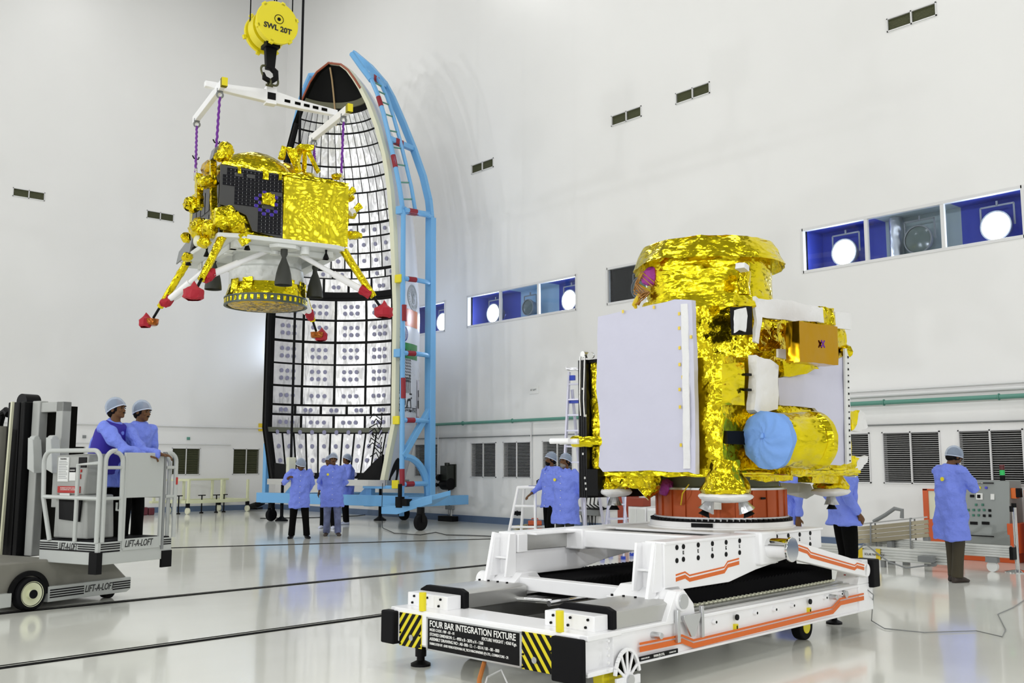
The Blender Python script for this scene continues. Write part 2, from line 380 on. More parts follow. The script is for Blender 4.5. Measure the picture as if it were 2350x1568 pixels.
for i, (a, b, (m1, m2)) in enumerate(WIN):
    fr = MB(); w = .028; z0, z1 = 5.21, 6.04
    fr.box((XW - .012, a - .03, z0 - .03), (XW + .04, a + w, z1 + .03)).box((XW - .012, b - w, z0 - .03), (XW + .04, b + .03, z1 + .03))
    fr.box((XW - .012, a, z1 - w), (XW + .04, b, z1 + .03)).box((XW - .012, a, z0 - .03), (XW + .04, b, z0 + w))
    for q in (m1, m2): fr.box((XW - .004, q - .035, z0), (XW + .06, q + .035, z1))
    o = struct('window_%d' % (i + 1), fr, M_frame, smooth=0, bevel=.004)
    for (p, q), st in zip(((a, m1), (m1, m2), (m2, b)), styles[i]):
        g = MB().box((XW + .045, p, z0), (XW + .05, q, z1)).build('pane', M_glass, o, smooth=0)
        bm_ = MB(); bay(bm_, p, q, ends=(p == a, q == b)); bm_.build('lamp_bay', M_bay[st], o, smooth=0)
for y, on, lab in ((27.75, True, 'lit floodlight behind the fairing, near the corner of the hall'), (30.65, True, 'lit floodlight deepest in the corner of the hall, behind the fairing'), (22.55, True, 'lit floodlight behind the window pane beside the blue cradle'), (20.31, True, 'lit floodlight behind the left pane of the middle window'),
                   (18.93, False, 'unlit floodlight behind the pale centre pane of the middle window'), (17.41, True, 'lit floodlight behind the right pane of the middle window'),
                   (15.1, False, 'unlit floodlight in the black window left of the gold cylinder'), (9.93, True, 'lit floodlight behind the left pane of the right window'),
                   (8.46, False, 'unlit floodlight behind the grey centre pane of the right window'), (7.08, True, 'lit floodlight behind the right pane of the right window')):
    floodlight(y, on, lab, .25 if y != 18.93 else .2)
# crumpled metal duct behind the centre pane of the right window
tag(MB().lathe([(.12, 0), (.13, .2), (.11, .45), (.13, .7), (.12, .90)], c=(XW + .57, 8.98, 5.17), n=24).build('air_duct', M_alu, crinkle=(.1, .02, 6)), 'crumpled shiny duct behind the grey pane with the unlit lamp', 'duct')

# air vents and wall louvres
def grille(name, k, c, w, z0, z1, n, mf, ms, label, cat, group, tilt=15, back=.16):
    M = Matrix.Translation((XW, c, z0)) @ Matrix.Rotation(PI / 2, 4, 'Z') if k == 0 else Matrix.Translation((c, YW, z0)) @ Matrix.Rotation(PI, 4, 'Z')
    t = empty(name, M, label, cat, group); h = z1 - z0; t_ = .022      # local X along wall, local -Y outward? see sign below
    s = -1 if k == 0 else -1
    f = MB()
    f.box((-w / 2, -.01 * 1, 0), (-w / 2 + t_, .02, h)).box((w / 2 - t_, -.01, 0), (w / 2, .02, h)).box((-t_ * .6, -.01, 0), (t_ * .6, .02, h))
    f.box((-w / 2, -.01, h - t_), (w / 2, .02, h)).box((-w / 2, -.01, 0), (w / 2, .02, t_))
    f.build('frame', mf, t, smooth=0)
    b = MB()
    for i in range(n):
        z = t_ + (h - 2 * t_) * (i + .5) / n
        for x0, x1 in ((-w / 2 + t_, -t_ * .6), (t_ * .6, w / 2 - t_)):
            b.bc(((x0 + x1) / 2, -.03, z), (x1 - x0, .035, .009 if h > .5 else .006), (R(tilt), 0, 0))
    b.build('slats', ms, t, smooth=0)
    MB().box((-w / 2, -back - .01, 0), (w / 2, -back, h)).build('back_plate', M_dark, t, smooth=0)
    return t
M_slat = mat('louvre_slat', (.42, .42, .42), .45, .2); M_slatg = mat('vent_slat', (.16, .17, .09), .5, .2)
vl = ['small air vent high on the wall right of the nose cone', 'small air vent high on the wall, left one of the pair above the gold cylinder', 'small air vent high on the wall, right one of the pair above the gold cylinder', 'small air vent highest in the picture at the upper right corner', 'small air vent above the control cabinet']
for y, l in zip(VENT[:4], vl): grille('air_vent', 0, y, .94, 9.43, 9.69, 9, M_frame, M_slatg, l, 'vent', 'small air vents high on the walls')
for x, l in zip(FV[:2], ('small air vent on the far wall at the left edge of the picture', 'small air vent on the far wall left of the hanging lander')):
    grille('air_vent', 1, x, .90, 9.40, 9.66, 9, M_frame, M_slatg, l, 'vent', 'small air vents high on the walls')
ll = {0: 'wall louvre behind the blue cradle post', 1: 'wall louvre right of the black wall reel, left of its pair', 2: 'wall louvre between two others left of the tall ladder', 3: 'wall louvre behind the tall aluminium ladder',
      7: 'wall louvre half hidden at the right side of the gold spacecraft', 8: 'wide wall louvre between the gold spacecraft and the person at the cabinet', 9: 'wide wall louvre directly above the grey control cabinet'}
for i, (a, b) in enumerate(LOUV):
    if i in ll: grille('wall_louvre', 0, (a + b) / 2, b - a, 1.17, 2.08, 24, M_frame, M_slat, ll[i], 'louvre', 'large louvres low on the walls')
    else: MB().box((XW + .15, a, 1.17), (XW + .17, b, 2.08)).build('trim_%d' % (10 + i), M_dark)['kind'] = 'structure'
for i, (a, b, c, d) in enumerate(((FL[2][0], FL[2][1], 1.18, 2.04), (FV[2] - .45, FV[2] + .45, 9.40, 9.66))): struct('trim_%d' % (30 + i), MB().box((a, YW + .13, c), (b, YW + .18, d)), M_dark, smooth=0)  # dark filler boxes added to close unseen openings against light leak
struct('trim_40', MB().box((XW + .13, VENT[4] - .47, 9.43), (XW + .18, VENT[4] + .47, 9.69)), M_dark, smooth=0)  # another added filler, keeps light from leaking through the unseen vent opening
for (a, b), l in zip(FL[:2], ('wall louvre on the far wall just right of the lift basket', 'wall louvre on the far wall left of the fairing')):
    grille('wall_louvre', 1, (a + b) / 2, b - a, 1.18, 2.04, 24, M_frame, M_slatg, l, 'louvre', 'large louvres low on the walls')
# pipes and conduits on the walls
def pipe(name, pts, r, m, label, cat, clips=0):
    t = MB().tube(pts, r, 12); o = t.build(name, m); tag(o, label, cat); return o
gp = pipe('green_pipe', [(XW - .14, 26, 2.60), (XW - .14, 5.0, 2.60)], .04, M_teal, 'green pipe running level along the right wall', 'pipe')
for y in range(7, 27, 2):
    c = MB(); c.torus((XW - .14, y, 2.60), .05, .01, (0, 1, 0), 16, 6).beam((XW - .09, y, 2.6), (XW - .002, y, 2.6), .03, .03); c.build('pipe_clip', M_teal, gp)
pipe('wall_conduit', [(XW - .03, 26, 2.235), (XW - .03, 5.0, 2.20)], .014, M_grey, 'thin dark conduit running above the right wall louvres', 'conduit')
pipe('white_duct', [(XW - .05, 12.5, 2.74), (XW - .05, 5, 2.74)], .035, M_frame, 'white pipe just above the green pipe on the right wall', 'pipe')
pipe('white_duct', [(XW - .05, 12.5, 2.83), (XW - .05, 5, 2.83)], .02, M_frame, 'slimmer upper white pipe above the green pipe on the right wall', 'pipe')
pipe('wall_ledge_pipe', [(-3, YW - .04, 2.70), (16.6, YW - .04, 2.74)], .025, M_frame, 'white pipe running level along the far wall', 'pipe')
pipe('wall_conduit', [(5, YW - .03, 2.15), (15.2, YW - .03, 2.165)], .016, M_frame, 'white conduit above the far wall louvres ending in a bracket', 'conduit')
for y, l in ((22.2, 'thin white pipe dropping down the wall beside the blue cradle'), (18.4, 'thin white pipe dropping down the wall left of the tall ladder')):
    pipe('drop_pipe', [(XW - .05, y, 2.6), (XW - .05, y, .72)], .016, M_frame, l, 'pipe')
a = on_x(1216, 887); b = on_x(1237, 903)
sg = tag(MB().box((XW - .012, b.y, b.z), (XW - .002, a.y, a.z)).build('wall_sign', mat('sign_white', (.8, .8, .78), .5), smooth=0), 'tiny white printed notice on the bare right wall', 'sign')
text('GT LEFT', .06, M_btext, sg, (XW - .013, a.y - .03, (a.z + b.z) / 2 - .02), (0, -1, 0), (0, 0, 1))
a = on_y(593, 972); b = on_y(604, 990)
tag(MB().box((a.x, YW - .05, b.z), (b.x + .1, YW - .01, a.z)).build('wall_notice', M_tape, smooth=0), 'small orange notice on the far wall at the left edge of the fairing', 'sign')
for px, py in ((193, 1003), (432, 1007)):
    a = on_y(px, py)
    tag(MB().box((a.x - .05, YW - .03, a.z - .04), (a.x + .05, YW, a.z + .05)).box((a.x + .02, YW - .032, a.z - .03), (a.x + .04, YW - .03, a.z + .04)).build('wall_socket', M_teal if px > 300 else M_grey, smooth=0),
        'tiny wall socket %s' % ('just right of the people in the lift' if px > 300 else 'just left of the people in the lift'), 'socket')
# ================================================================ assembly helper
class Asm:
    """a thing built in the frame fr; off = the thing's base inside that frame; parts are drawn in frame coordinates"""
    def __init__(s, name, fr, off, label, cat, group=None):
        s.fr = fr; s.T = Matrix.Translation(-Vector(off)); s.root = empty(name, fr.M @ Matrix.Translation(Vector(off)), label, cat, group)
    def part(s, name, mb, m, parent=None, **k): return mb.build(name, m, parent or s.root, world=s.T, **k)
    def text(s, *a, **k):
        return text(*a, world=s.T, **k)
def clip_half(poly, a, b, c):
    """keep a*u+b*v <= c"""
    out = []
    for i in range(len(poly)):
        p, q = poly[i], poly[(i + 1) % len(poly)]; fp = a * p[0] + b * p[1] - c; fq = a * q[0] + b * q[1] - c
        if fp <= 0: out.append(p)
        if fp * fq < 0:
            t = fp / (fp - fq); out.append((p[0] + (q[0] - p[0]) * t, p[1] + (q[1] - p[1]) * t))
    return out
def hazard(mb, u0, u1, v0, v1, y, pitch, width, slope=1, off=0, f=None):
    k = -60
    while k < 60:
        c = k * pitch + off; poly = [(u0, v0), (u1, v0), (u1, v1), (u0, v1)]
        poly = clip_half(poly, -slope, 1, c + width); poly = clip_half(poly, slope, -1, -c) if poly else poly
        if len(poly) >= 3: mb.prism([f(u, v) for u, v in poly], Vector(y))
        k += 1
def bandpoly(mb, pts, d0, d1, f, ext):
    """painted band: pts (u, v) top line, from v-d0 to v-d1"""
    for (a, b) in zip(pts[:-1], pts[1:]):
        mb.prism([f(a[0], a[1] - d0), f(b[0], b[1] - d0), f(b[0], b[1] - d1), f(a[0], a[1] - d1)], Vector(ext))
# ================================================================ four bar integration fixture
FX = Fr(-.935, 7.8, -44)
fx = Asm('integration_fixture', FX, (.97, 2.0, 0), 'white wheeled steel fixture with orange stripes carrying the large gold spacecraft', 'spacecraft trolley')
XR = 1.94
b = MB()
b.box((.06, 0, .19), (1.88, .36, .425)).box((0, .02, .395), (XR, .37, .4315)).box((0, .02, .175), (XR, .36, .20))
b.box((1.62, .3, .19), (1.92, 4.0, .425)).box((1.60, .03, .405), (XR - .001, 4.05, .43)).box((1.60, .03, .185), (XR - .001, 4.02, .205))
b.box((.02, .3, .19), (.34, 4.0, .425)).box((.001, .03, .405), (.34, 4.05, .43)).box((.001, .03, .185), (.34, 4.02, .205))
b.box((-.001, 3.82, .188), (XR + .001, 4.1, .4285)).box((.3, .02, .175), (1.64, .04, .40))
fx.part('chassis', b, M_white, bevel=.006)
fx.part('pit_tray', MB().box((.34, .36, .20), (1.62, 3.82, .215)).box((.60, .36, .215), (.61, 1.5, .33)).box((.34, .36, .215), (.35, 1.6, .40)), M_steel, smooth=0)
# nose details
for (x0, x1, sl, n) in ((.14, .385, 1, 'left'), (1.40, 1.675, -1, 'right')):
    p = fx.part('hazard_plate', MB().box((x0, -.008, .165), (x1, 0, .405)), M_yellow, smooth=0)
    h = MB(); hazard(h, x0, x1, .165, .405, (0, -.003, 0), .092, .046, sl * 1.25, off=(0 if sl > 0 else .02), f=lambda u, v: (u, -.008, v)); fx.part('hazard_stripes', h, M_black, p, smooth=0)
    for z in (.18, .26, .31, .39):
        for xx in (x0 + .012, x1 - .012): fx.part('plate_screw', MB().cyl((xx, -.008, z), (xx, -.018, z), .007, n=8), M_black, p)
    s = MB(); s.cyl(((x0 + x1) / 2 + .02 * sl, -.008, .235), ((x0 + x1) / 2 + .02 * sl, -.02, .235), .022, n=16)
    fx.part('tow_eye', s, M_steel, p)
npl = fx.part('name_plate', MB().box((.455, -.006, .178), (1.372, .0, .39)), M_black, smooth=0)
fx.part('plate_border', MB().box((.435, -.004, .165), (1.39, -.0, .178)).box((.435, -.004, .39), (1.39, 0, .40)).box((.435, -.004, .165), (.455, 0, .40)).box((1.372, -.004, .165), (1.39, 0, .40)), M_alu, npl, smooth=0)
for s_, sz, x, z, sx in (('FOUR BAR INTEGRATION FIXTURE', .062, .475, .337, .89), ('MGSE CODE : FBF - 03 - 01', .027, .478, .306, .85), ('STOWED DIMENSION : L - 4950 x B - 2070 x H - 1360', .030, .478, .273, .80),
                         ('FIXTURE WEIGHT : 4360 Kgs.', .030, 1.352, .303, .88), ('ASSEMBLY DRAWING NO : A0- 000- 12 - 1 - 0514 / 00 - 00 - 000', .030, .478, .241, .86), ('FABRICATED BY : SHRI VENKATESWARA HI_TECH MACHINERIES (P) LTD., COIMBATORE - 29.', .024, .478, .210, .80)):
    r_ = s_.startswith('FIXTURE W')
    fx.text(s_, sz, M_wtext, npl, (x, -.006, z), (1, 0, 0), (0, 0, 1), name='plate_lettering', align='RIGHT' if r_ else 'LEFT', sx=sx, bold=sz * .014)
for a_, b_ in (((-.035, -.05, .17), (.115, .03, .41)), ((1.69, -.05, .135), (1.95, -.005, .415)), ((1.80, 4.02, .39), (1.99, 4.16, .64)), ((-.03, 4.02, .39), (.14, 4.16, .64))):
    fx.part('corner_bumper', MB().box(a_, b_), M_rubber, bevel=.012)
fx.part('bumper_bracket', MB().prism([(1.72, 3.8, .43), (1.72, 4.04, .43), (1.72, 4.02, .64), (1.72, 3.92, .64)], (.22, 0, 0)), M_white, bevel=.004)
fx.part('bumper_bracket', MB().prism([(0, 3.8, .43), (0, 4.04, .43), (0, 4.02, .64), (0, 3.92, .64)], (.16, 0, 0)), M_white, bevel=.004)
for x, y in ((.355, .03), (1.70, .03)):
    fx.part('guide_post', MB().cyl((x, y, .43), (x, y, .565), .027, n=24), M_yellow, bevel=.004)
# jacks and wheels
for x, y in ((.19, .16), (1.50, 4.2), (.3, 4.2)):
    fx.part('levelling_jack', MB().lathe([(0, 0), (.075, 0), (.075, .018), (.05, .03), (.03, .04), (.03, .07), (.042, .07), (.042, .2), (0, .2)], (x, y, 0), n=28), M_black)
for x, y in ((1.80, .40), (.30, .62), (1.7, 3.2), (.3, 3.2)):
    w_ = fx.part('wheel', MB().cyl((x - .045, y, .115), (x + .045, y, .115), .115, n=36), M_rubber if x < 1.75 else M_yellow, bevel=.01)
    fx.part('wheel_hub', MB().cyl((x - .05, y, .115), (x + .05, y, .115), .06, n=24), M_yellow, w_)
# spoked wheel bracket on the side
b = MB(); yc, zc = .40, .115; X = 1.945
b.cyl((X, yc, zc), (X + .03, yc, zc), .05, n=28).box((X, yc - .12, zc - .065), (X + .02, yc + .13, zc - .03))
b.prism([(X, yc - .12, zc - .06), (X, yc + .13, zc - .06), (X, yc + .13, zc + .02), (X, yc - .12, zc + .02)], (.02, 0, 0))
for a_ in (-62, -30, 0, 30, 62):
    dy, dz = math.sin(R(a_)) * .68, math.cos(R(a_)); b.beam((X + .01, yc, zc), (X + .01, yc + dy * .19, zc + dz * .19), .018, .014, (1, 0, 0))
for i in range(12):
    a1, a2 = R(-78 + i * 13), R(-78 + (i + 1) * 13)
    b.beam((X + .01, yc + math.sin(a1) * .13, zc + math.cos(a1) * .19), (X + .01, yc + math.sin(a2) * .13, zc + math.cos(a2) * .19), .02, .022, (1, 0, 0))
wb = fx.part('wheel_bracket', b, M_white, bevel=.003)
fx.part('recess', MB().add([(X - .002, yc + math.sin(R(q)) * .12, zc + math.cos(R(q)) * .18) for q in range(-78, 79, 12)], [tuple(range(14))]), M_dark, wb, smooth=0)
fx.part('bracket_cap', MB().cyl((X + .03, yc, zc), (X + .045, yc, zc), .035, n=24), M_alu, wb)
b = MB()
for z in (.20, .245, .29, .335, .38): b.cyl((X - .006, .215, z), (X + .01, .215, z), .009, n=10)
fx.part('bolt_row', b, M_white)
# side studs, tags, stripes
f = lambda u, v: (X - .004, u, v)
st = MB(); dk = MB(); yl = MB()
def side(px, py, x=XR): return FX.pl(px, py, 0, x)
for px, py in ((1591, 1439), (1641, 1428), (1735, 1407), (1779, 1399), (1820, 1390), (1895, 1372), (1930, 1363)):
    p = side(px, py); fx.part('side_boss', MB().cyl((XR - .02, p.y, p.z), (XR + .012, p.y, p.z), .018, n=16), M_white); dk.cyl((XR + .01, p.y, p.z), (XR + .014, p.y, p.z), .010, n=12)
for px, py in ((1690, 1417), (1858, 1381)):
    p = side(px, py); dk.cyl((XR, p.y, p.z), (XR + .012, p.y, p.z), .022, n=16)
    yl.box((XR - .02, p.y - .018, p.z - .10), (XR + .004, p.y + .018, p.z - .05)); dk.bc((XR + .005, p.y, p.z - .075), (.003, .014, .028))
fx.part('boss_holes', dk, M_black); fx.part('side_tags', yl, M_yellow, smooth=0)
for px, py, r_, l in ((1502, 1458, .022, .06), (1909, 1370, .022, .05), (1939, 1364, .032, .02)):
    p = side(px, py); fx.part('side_pin', MB().cyl((XR - .02, p.y, p.z), (XR + l, p.y, p.z), r_, n=24), M_alu, bevel=.002)
def stripe_pts(zl): return [((side(1400 + a / 3.5606, 1150 + b_ / 3.5606)).y, (side(1400 + a / 3.5606, 1150 + b_ / 3.5606)).z) for a, b_ in zl]
sp = stripe_pts([(240, 1158), (585, 1090), (678, 1130), (1815, 862), (1878, 793), (2068, 752)])
s1 = MB(); bandpoly(s1, sp, 0, .015, f, (.006, 0, 0)); bandpoly(s1, sp, .027, .062, f, (.006, 0, 0)); fx.part('orange_stripe', s1, M_orange, smooth=0)
p = side(1468, 1500); q = side(1555, 1482)
tg = fx.part('maker_tag', MB().box((XR - .004, p.y, .205), (XR + .003, q.y, .235)), M_black, smooth=0)
fx.text('FABRICATED BY :', .014, M_wtext, tg, (XR + .003, p.y + .01, .215), (0, 1, 0), (0, 0, 1), sx=.9); fx.text('SVHM (P) LTD,', .022, M_wtext, tg, (XR + .003, p.y + .15, .213), (0, 1, 0), (0, 0, 1), sx=.9, bold=.0004)
fx.text('COIMBATORE', .014, M_wtext, tg, (XR + .003, p.y + .33, .215), (0, 1, 0), (0, 0, 1), sx=.9)
# steel drive covers with bolted white ends
for x0, x1 in ((.02, .50), (1.44, 1.90)):
    y0, y1, z1 = .30, .98, .56
    c_ = fx.part('drive_cover', MB().prism([(x0, y0 + .02, .43), (x0, y0 + .02, z1 - .03), (x0 + .06, y0 + .02, z1), (x1 - .05, y0 + .02, z1), (x1, y0 + .02, z1 - .02), (x1, y0 + .02, .43)], (0, y1 - y0, 0)), M_steel, bevel=.004)
    fx.part('cover_gasket', MB().prism([(x0 - .012, y0 + .005, .433), (x0 - .012, y0 + .005, z1 - .02), (x0 + .055, y0 + .005, z1 + .012), (x1 - .045, y0 + .005, z1 + .012), (x1 + .012, y0 + .005, z1 - .01), (x1 + .012, y0 + .005, .433)], (0, .05, 0)), M_rubber, c_, bevel=.006)
    e_ = fx.part('end_plate', MB().prism([(x0 + .01, y0, .43), (x1 - .02, y0, .43), (x1 - .02, y0, z1 - .03), (x0 + .01, y0, z1 - .03)], (0, -.14, 0)), M_white, c_, bevel=.005)
    s_ = MB()
    for i in range(3):
        for z in (.455, .505): s_.cyl((x0 + .07 + i * .15 + (.02 if z > .5 else 0), y0 - .14, z), (x0 + .07 + i * .15 + (.02 if z > .5 else 0), y0 - .15, z), .009, n=10)
    fx.part('end_bolts', s_, M_black, e_)
# carriages and cross beam low
b = MB().box((.35, 1.02, .50), (1.50, 1.13, .60)); fx.part('lower_cross_beam', b, M_white, bevel=.006)
for x0, x1 in ((.02, .40), (1.40, 1.80)):
    k = fx.part('carriage', MB().prism([(x0, .94, .46), (x0, .94, .55), (x0, 1.05, .63), (x0, 1.22, .63), (x0, 1.30, .55), (x0, 1.30, .46)], (x1 - x0, 0, 0)).box((x0, .88, .545), (x1, .96, .555)), M_white, bevel=.004)
    s_ = MB()
    for i in range(4): s_.cyl((x0 + .04 + i * .105, .90, .553), (x0 + .04 + i * .105, .90, .57), .010, n=10)
    fx.part('carriage_bolts', s_, M_black, k)
# pivots: triangular bearing plate, disc
for x, s in ((1.90, 1), (.04, -1)):
    b = MB().prism([(x - .04, .86, .42), (x - .04, 1.22, .42), (x - .04, 1.20, .52), (x - .04, 1.09, .62), (x - .04, .99, .62), (x - .04, .92, .52)], (.08, 0, 0)).cyl((x - .10, 1.04, .55), (x + .06, 1.04, .55), .07, n=28)
    pv = fx.part('pivot_bearing', b, M_white, bevel=.004)
    fx.part('pivot_cap', MB().cyl((x + .06 * s - .01, 1.04, .55), (x + .06 * s + .012 * s + .0, 1.04, .55), .052, n=28), M_alu, pv)
b = MB().prism([(1.955, 1.03, .455), (1.955, 1.24, .455), (1.955, 1.24, .43), (1.955, 1.16, .30), (1.955, 1.12, .30), (1.955, 1.03, .43)], (.02, 0, 0)).box((1.95, .95, .28), (1.975, .985, .50)).box((1.95, 1.25, .28), (1.975, 1.28, .50))
fx.part('lock_plate', b, M_alu, bevel=.003)
# bellows over the ball screws
def bellows(x0, x1, y0, y1, z0, z1, n=46):
    b = MB(); pts = []
    for i in range(n + 1):
        y = y0 + (y1 - y0) * i / n; pts.append((y, z1 - .035)); 
        if i < n: pts.append((y + (y1 - y0) * .5 / n, z1))
    vs = [(x0 + .0, y, z) for y, z in pts] + [(x1, y, z) for y, z in pts] + [(x0 - (.0), y, z0) for y, z in pts] + [(x1, y, z0) for y, z in pts]
    # side folds swing in and out
    m = len(pts); vs = []
    for k, (y, z) in enumerate(pts):
        o = .0 if k % 2 else .03
        vs += [(x0 + o, y, z0), (x0 + o, y, z), (x1 - o, y, z), (x1 - o, y, z0)]
    fs = [(4 * k + j, 4 * k + j + 1, 4 * k + j + 5, 4 * k + j + 4) for k in range(m - 1) for j in range(3)] + [(0, 1, 2, 3), (4 * m - 4, 4 * m - 3, 4 * m - 2, 4 * m - 1)]
    return b.add(vs, fs)
M_bel = mat('bellows_rubber', (.003, .0028, .0035), .7, spec=.12)
fx.part('bellows', bellows(1.18, 1.72, 1.28, 3.78, .43, .585), M_bel, smooth=0)
fx.part('bellows', bellows(.12, .72, 1.28, 3.78, .43, .585), M_bel, smooth=0)
fx.part('guide_rail', MB().box((1.74, 1.25, .43), (1.80, 3.8, .452)).box((1.82, 1.25, .43), (1.86, 3.8, .44)), M_steel, smooth=0)
b = MB()
for i in range(40): y = 1.32 + i * .061; b.prism([(1.725, y, .455), (1.725, y + .05, .455), (1.725, y + .025, .47)], (.03, 0, 0))
fx.part('rack_teeth', b, M_cream, smooth=0)
fx.part('ball_screw', MB().cyl((.30, .9, .44), (.86, .9, .46), .02).cyl((.86, .86, .45), (.86, 1.3, .45), .022), M_chrome)
# upper frame
U = 1.80; zt = .94
def rail(xa, xb):
    return MB().prism([(xa, 1.05, .60), (xa, 1.05, zt), (xa, 3.42, zt), (xa, 3.42, .775), (xa, 3.2, .76), (xa, 2.3, .665), (xa, 1.9, .60)], (xb - xa, 0, 0)).box((min(xa, xb) - .01, 1.05, zt - .012), (max(xa, xb) + .012, 3.44, zt + .01))
r1 = fx.part('upper_rail', rail(1.64, U), M_white, bevel=.005); r2 = fx.part('upper_rail', rail(.14, .30), M_white, bevel=.005)
for s, r_ in ((1, r1), (-1, r2)):
    xa = 1.76 if s > 0 else .14
    b = MB()
    for xx in (xa + .0, xa - .17 * s): b.prism([(xx, 1.05, .60), (xx, 1.05, zt), (xx, .98, zt), (xx, .93, .60)], (.022, 0, 0))
    b.beam((xa + .10 * s * 0, .925, .55), (xa, 1.02, zt), .09, .03, (1, 0, 0)).box((min(xa, xa - .17 * s), .98, .74), (max(xa, xa - .17 * s), 1.06, .755)).box((min(xa, xa - .19 * s), 1.0, .58), (max(xa, xa + .03 * s), 1.3, .60))
    b.box((min(xa, xa - .18 * s), 1.04, .6), (max(xa, xa - .18 * s), 1.055, zt))
    fx.part('end_leg', b, M_white, r_, bevel=.003)
fx.part('steel_insert', MB().box((.30, 1.16, .80), (.325, 1.78, .93)), M_steel, smooth=0, bevel=.003)
fx.part('insert_block', MB().box((.30, 1.06, .79), (.35, 1.17, .935)), M_white, bevel=.005)
fx.part('cross_tube', MB().box((.34, 1.72, .80), (1.66, 1.86, .945)).box((.30, 1.69, .785), (.50, 1.89, .955)), M_white, bevel=.012)
fx.part('cross_tube', MB().box((.30, 3.25, .80), (1.66, 3.42, .95)), M_white, bevel=.012)
fx.part('deck_plate', MB().box((.16, 2.25, .925), (1.78, 3.46, .945)).box((.3, 1.2, .925), (.42, 2.6, .94)), M_white, bevel=.004)
rh = MB(); nm = MB()
for px, pt, pb in ((1553, 1257, 1287), (1568, 1255, 1284), (1602, 1251, 1280.5), (1634.5, 1248, 1276), (1666, 1245, 1272.5), (1697, 1241.5, 1268.5), (1782, 1232, 1256), (1808.7, 1229.5, 1254), (1834.8, 1227, 1252), (1859, 1224, 1249)):
    for py in (pt, pb):
        p = side(px, py, U); rh.cyl((U - .002, p.y, p.z), (U + .004, p.y, p.z), .0185, n=18)
    p = side(px, (pt + pb) / 2 - 1, U)
    if px > 1560: fx.part('number_tag', MB().bc((U + .001, p.y, p.z), (.004, .014, .026)), M_black, r1, smooth=0)
fx.part('bolt_holes', rh, M_black, r1); nt_ = r1
for px, d_ in ((1568, '1'), (1602, '2'), (1634.5, '3'), (1666, '4'), (1697, '5'), (1782, '7'), (1808.7, '8'), (1834.8, '9'), (1859, '8')):
    p = side(px, 1268 - (px - 1568) * .115, U); fx.text(d_, .022, M_wtext, nt_, (U + .0035, p.y, p.z - .008), (0, 1, 0), (0, 0, 1), align='CENTER', depth=.001)
s2 = MB(); sp = [(side(1400 + a / 3.5606, 1150 + c_ / 3.5606, U).y, side(1400 + a / 3.5606, 1150 + c_ / 3.5606, U).z) for a, c_ in ((536, 600), (612, 575), (648, 602), (932, 535), (960, 490), (1052, 465))]
f2 = lambda u, v: (U - .001, u, v)
bandpoly(s2, sp, 0, .012, f2, (.004, 0, 0)); bandpoly(s2, sp, .024, .052, f2, (.004, 0, 0)); fx.part('orange_stripe', s2, M_orange, r1, smooth=0)
# chrome roller and rear link arm
yc, zc = 2.42, .83
b = MB().box((1.60, yc - .13, .70), (1.86, yc + .13, .965)); fx.part('roller_housing', b, M_white, bevel=.02)
fx.part('roller_collar', MB().cyl((1.84, yc, zc), (2.04, yc, zc), .075, n=36), M_white, bevel=.004)
fx.part('roller_disc', MB().cyl((2.04, yc, zc), (2.065, yc, zc), .098, n=40), M_chrome, bevel=.006)
fx.part('roller_sleeve', MB().lathe([(.085, 0), (.085, .19)], (1.85, yc, zc), (1, 0, 0), 28, R(20), R(160), (0, 1, 0)), M_chrome)
A_ = Vector((1.92, 2.50, .83)); B_ = Vector((1.92, 3.90, .555)); d_ = (B_ - A_).normalized(); n_ = Vector((1, 0, 0)).cross(d_)
for x in (1.92, .02):
    A_.x = B_.x = x
    b = MB().prism([A_ - n_ * .075, A_ + n_ * .075, B_ + n_ * .062, B_ - n_ * .062], (.07, 0, 0)).cyl((x, A_.y, A_.z), (x + .07, A_.y, A_.z), .076, n=28).cyl((x, B_.y, B_.z), (x + .07, B_.y, B_.z), .062, n=28)
    la = fx.part('link_arm', b, M_white, bevel=.008)
    if x > 1:
        s3 = MB(); L = (B_ - A_).length
        g_ = lambda u, v: tuple(A_ + Vector((.068, 0, 0)) + d_ * (u * L) + (n_ if n_.z > 0 else -n_) * v)
        bandpoly(s3, [(.10, .052), (.21, .047), (.25, .022), (.82, .018), (.85, .042), (.95, .042)], 0, .012, g_, (.005, 0, 0))
        bandpoly(s3, [(.10, .052), (.21, .047), (.25, .022), (.82, .018), (.85, .042), (.95, .042)], .022, .05, g_, (.005, 0, 0)); fx.part('orange_stripe', s3, M_orange, la, smooth=0)
# turntable ring
RC = Vector((.97, 3.11, 0))
fx.part('turntable', MB().lathe([(0, .94), (.665, .94), (.665, .955), (.645, .958), (.645, 1.003), (.0, 1.003)], RC, n=72), M_white)
b = MB()
for i in range(72):
    a_ = 2 * PI * i / 72; b.cyl(RC + Vector((math.cos(a_) * .615, math.sin(a_) * .622, 1.003)), RC + Vector((math.cos(a_) * .622, math.sin(a_) * .622, 1.03)), .021, n=6)
fx.part('bolt_ring', b.lathe([(.58, 1.003), (.64, 1.003), (.64, 1.012), (.58, 1.012)], RC, n=60), M_black)
a_ = R(-72); tp = RC + Vector((math.cos(a_) * .646, math.sin(a_) * .646, .958)); td = Vector((-math.sin(a_), math.cos(a_), 0))
tg = fx.part('maker_tag', MB().bc(tp + Vector((0, 0, .022)), (.19, .006, .035), (0, 0, a_ + PI / 2)), M_black, smooth=0)
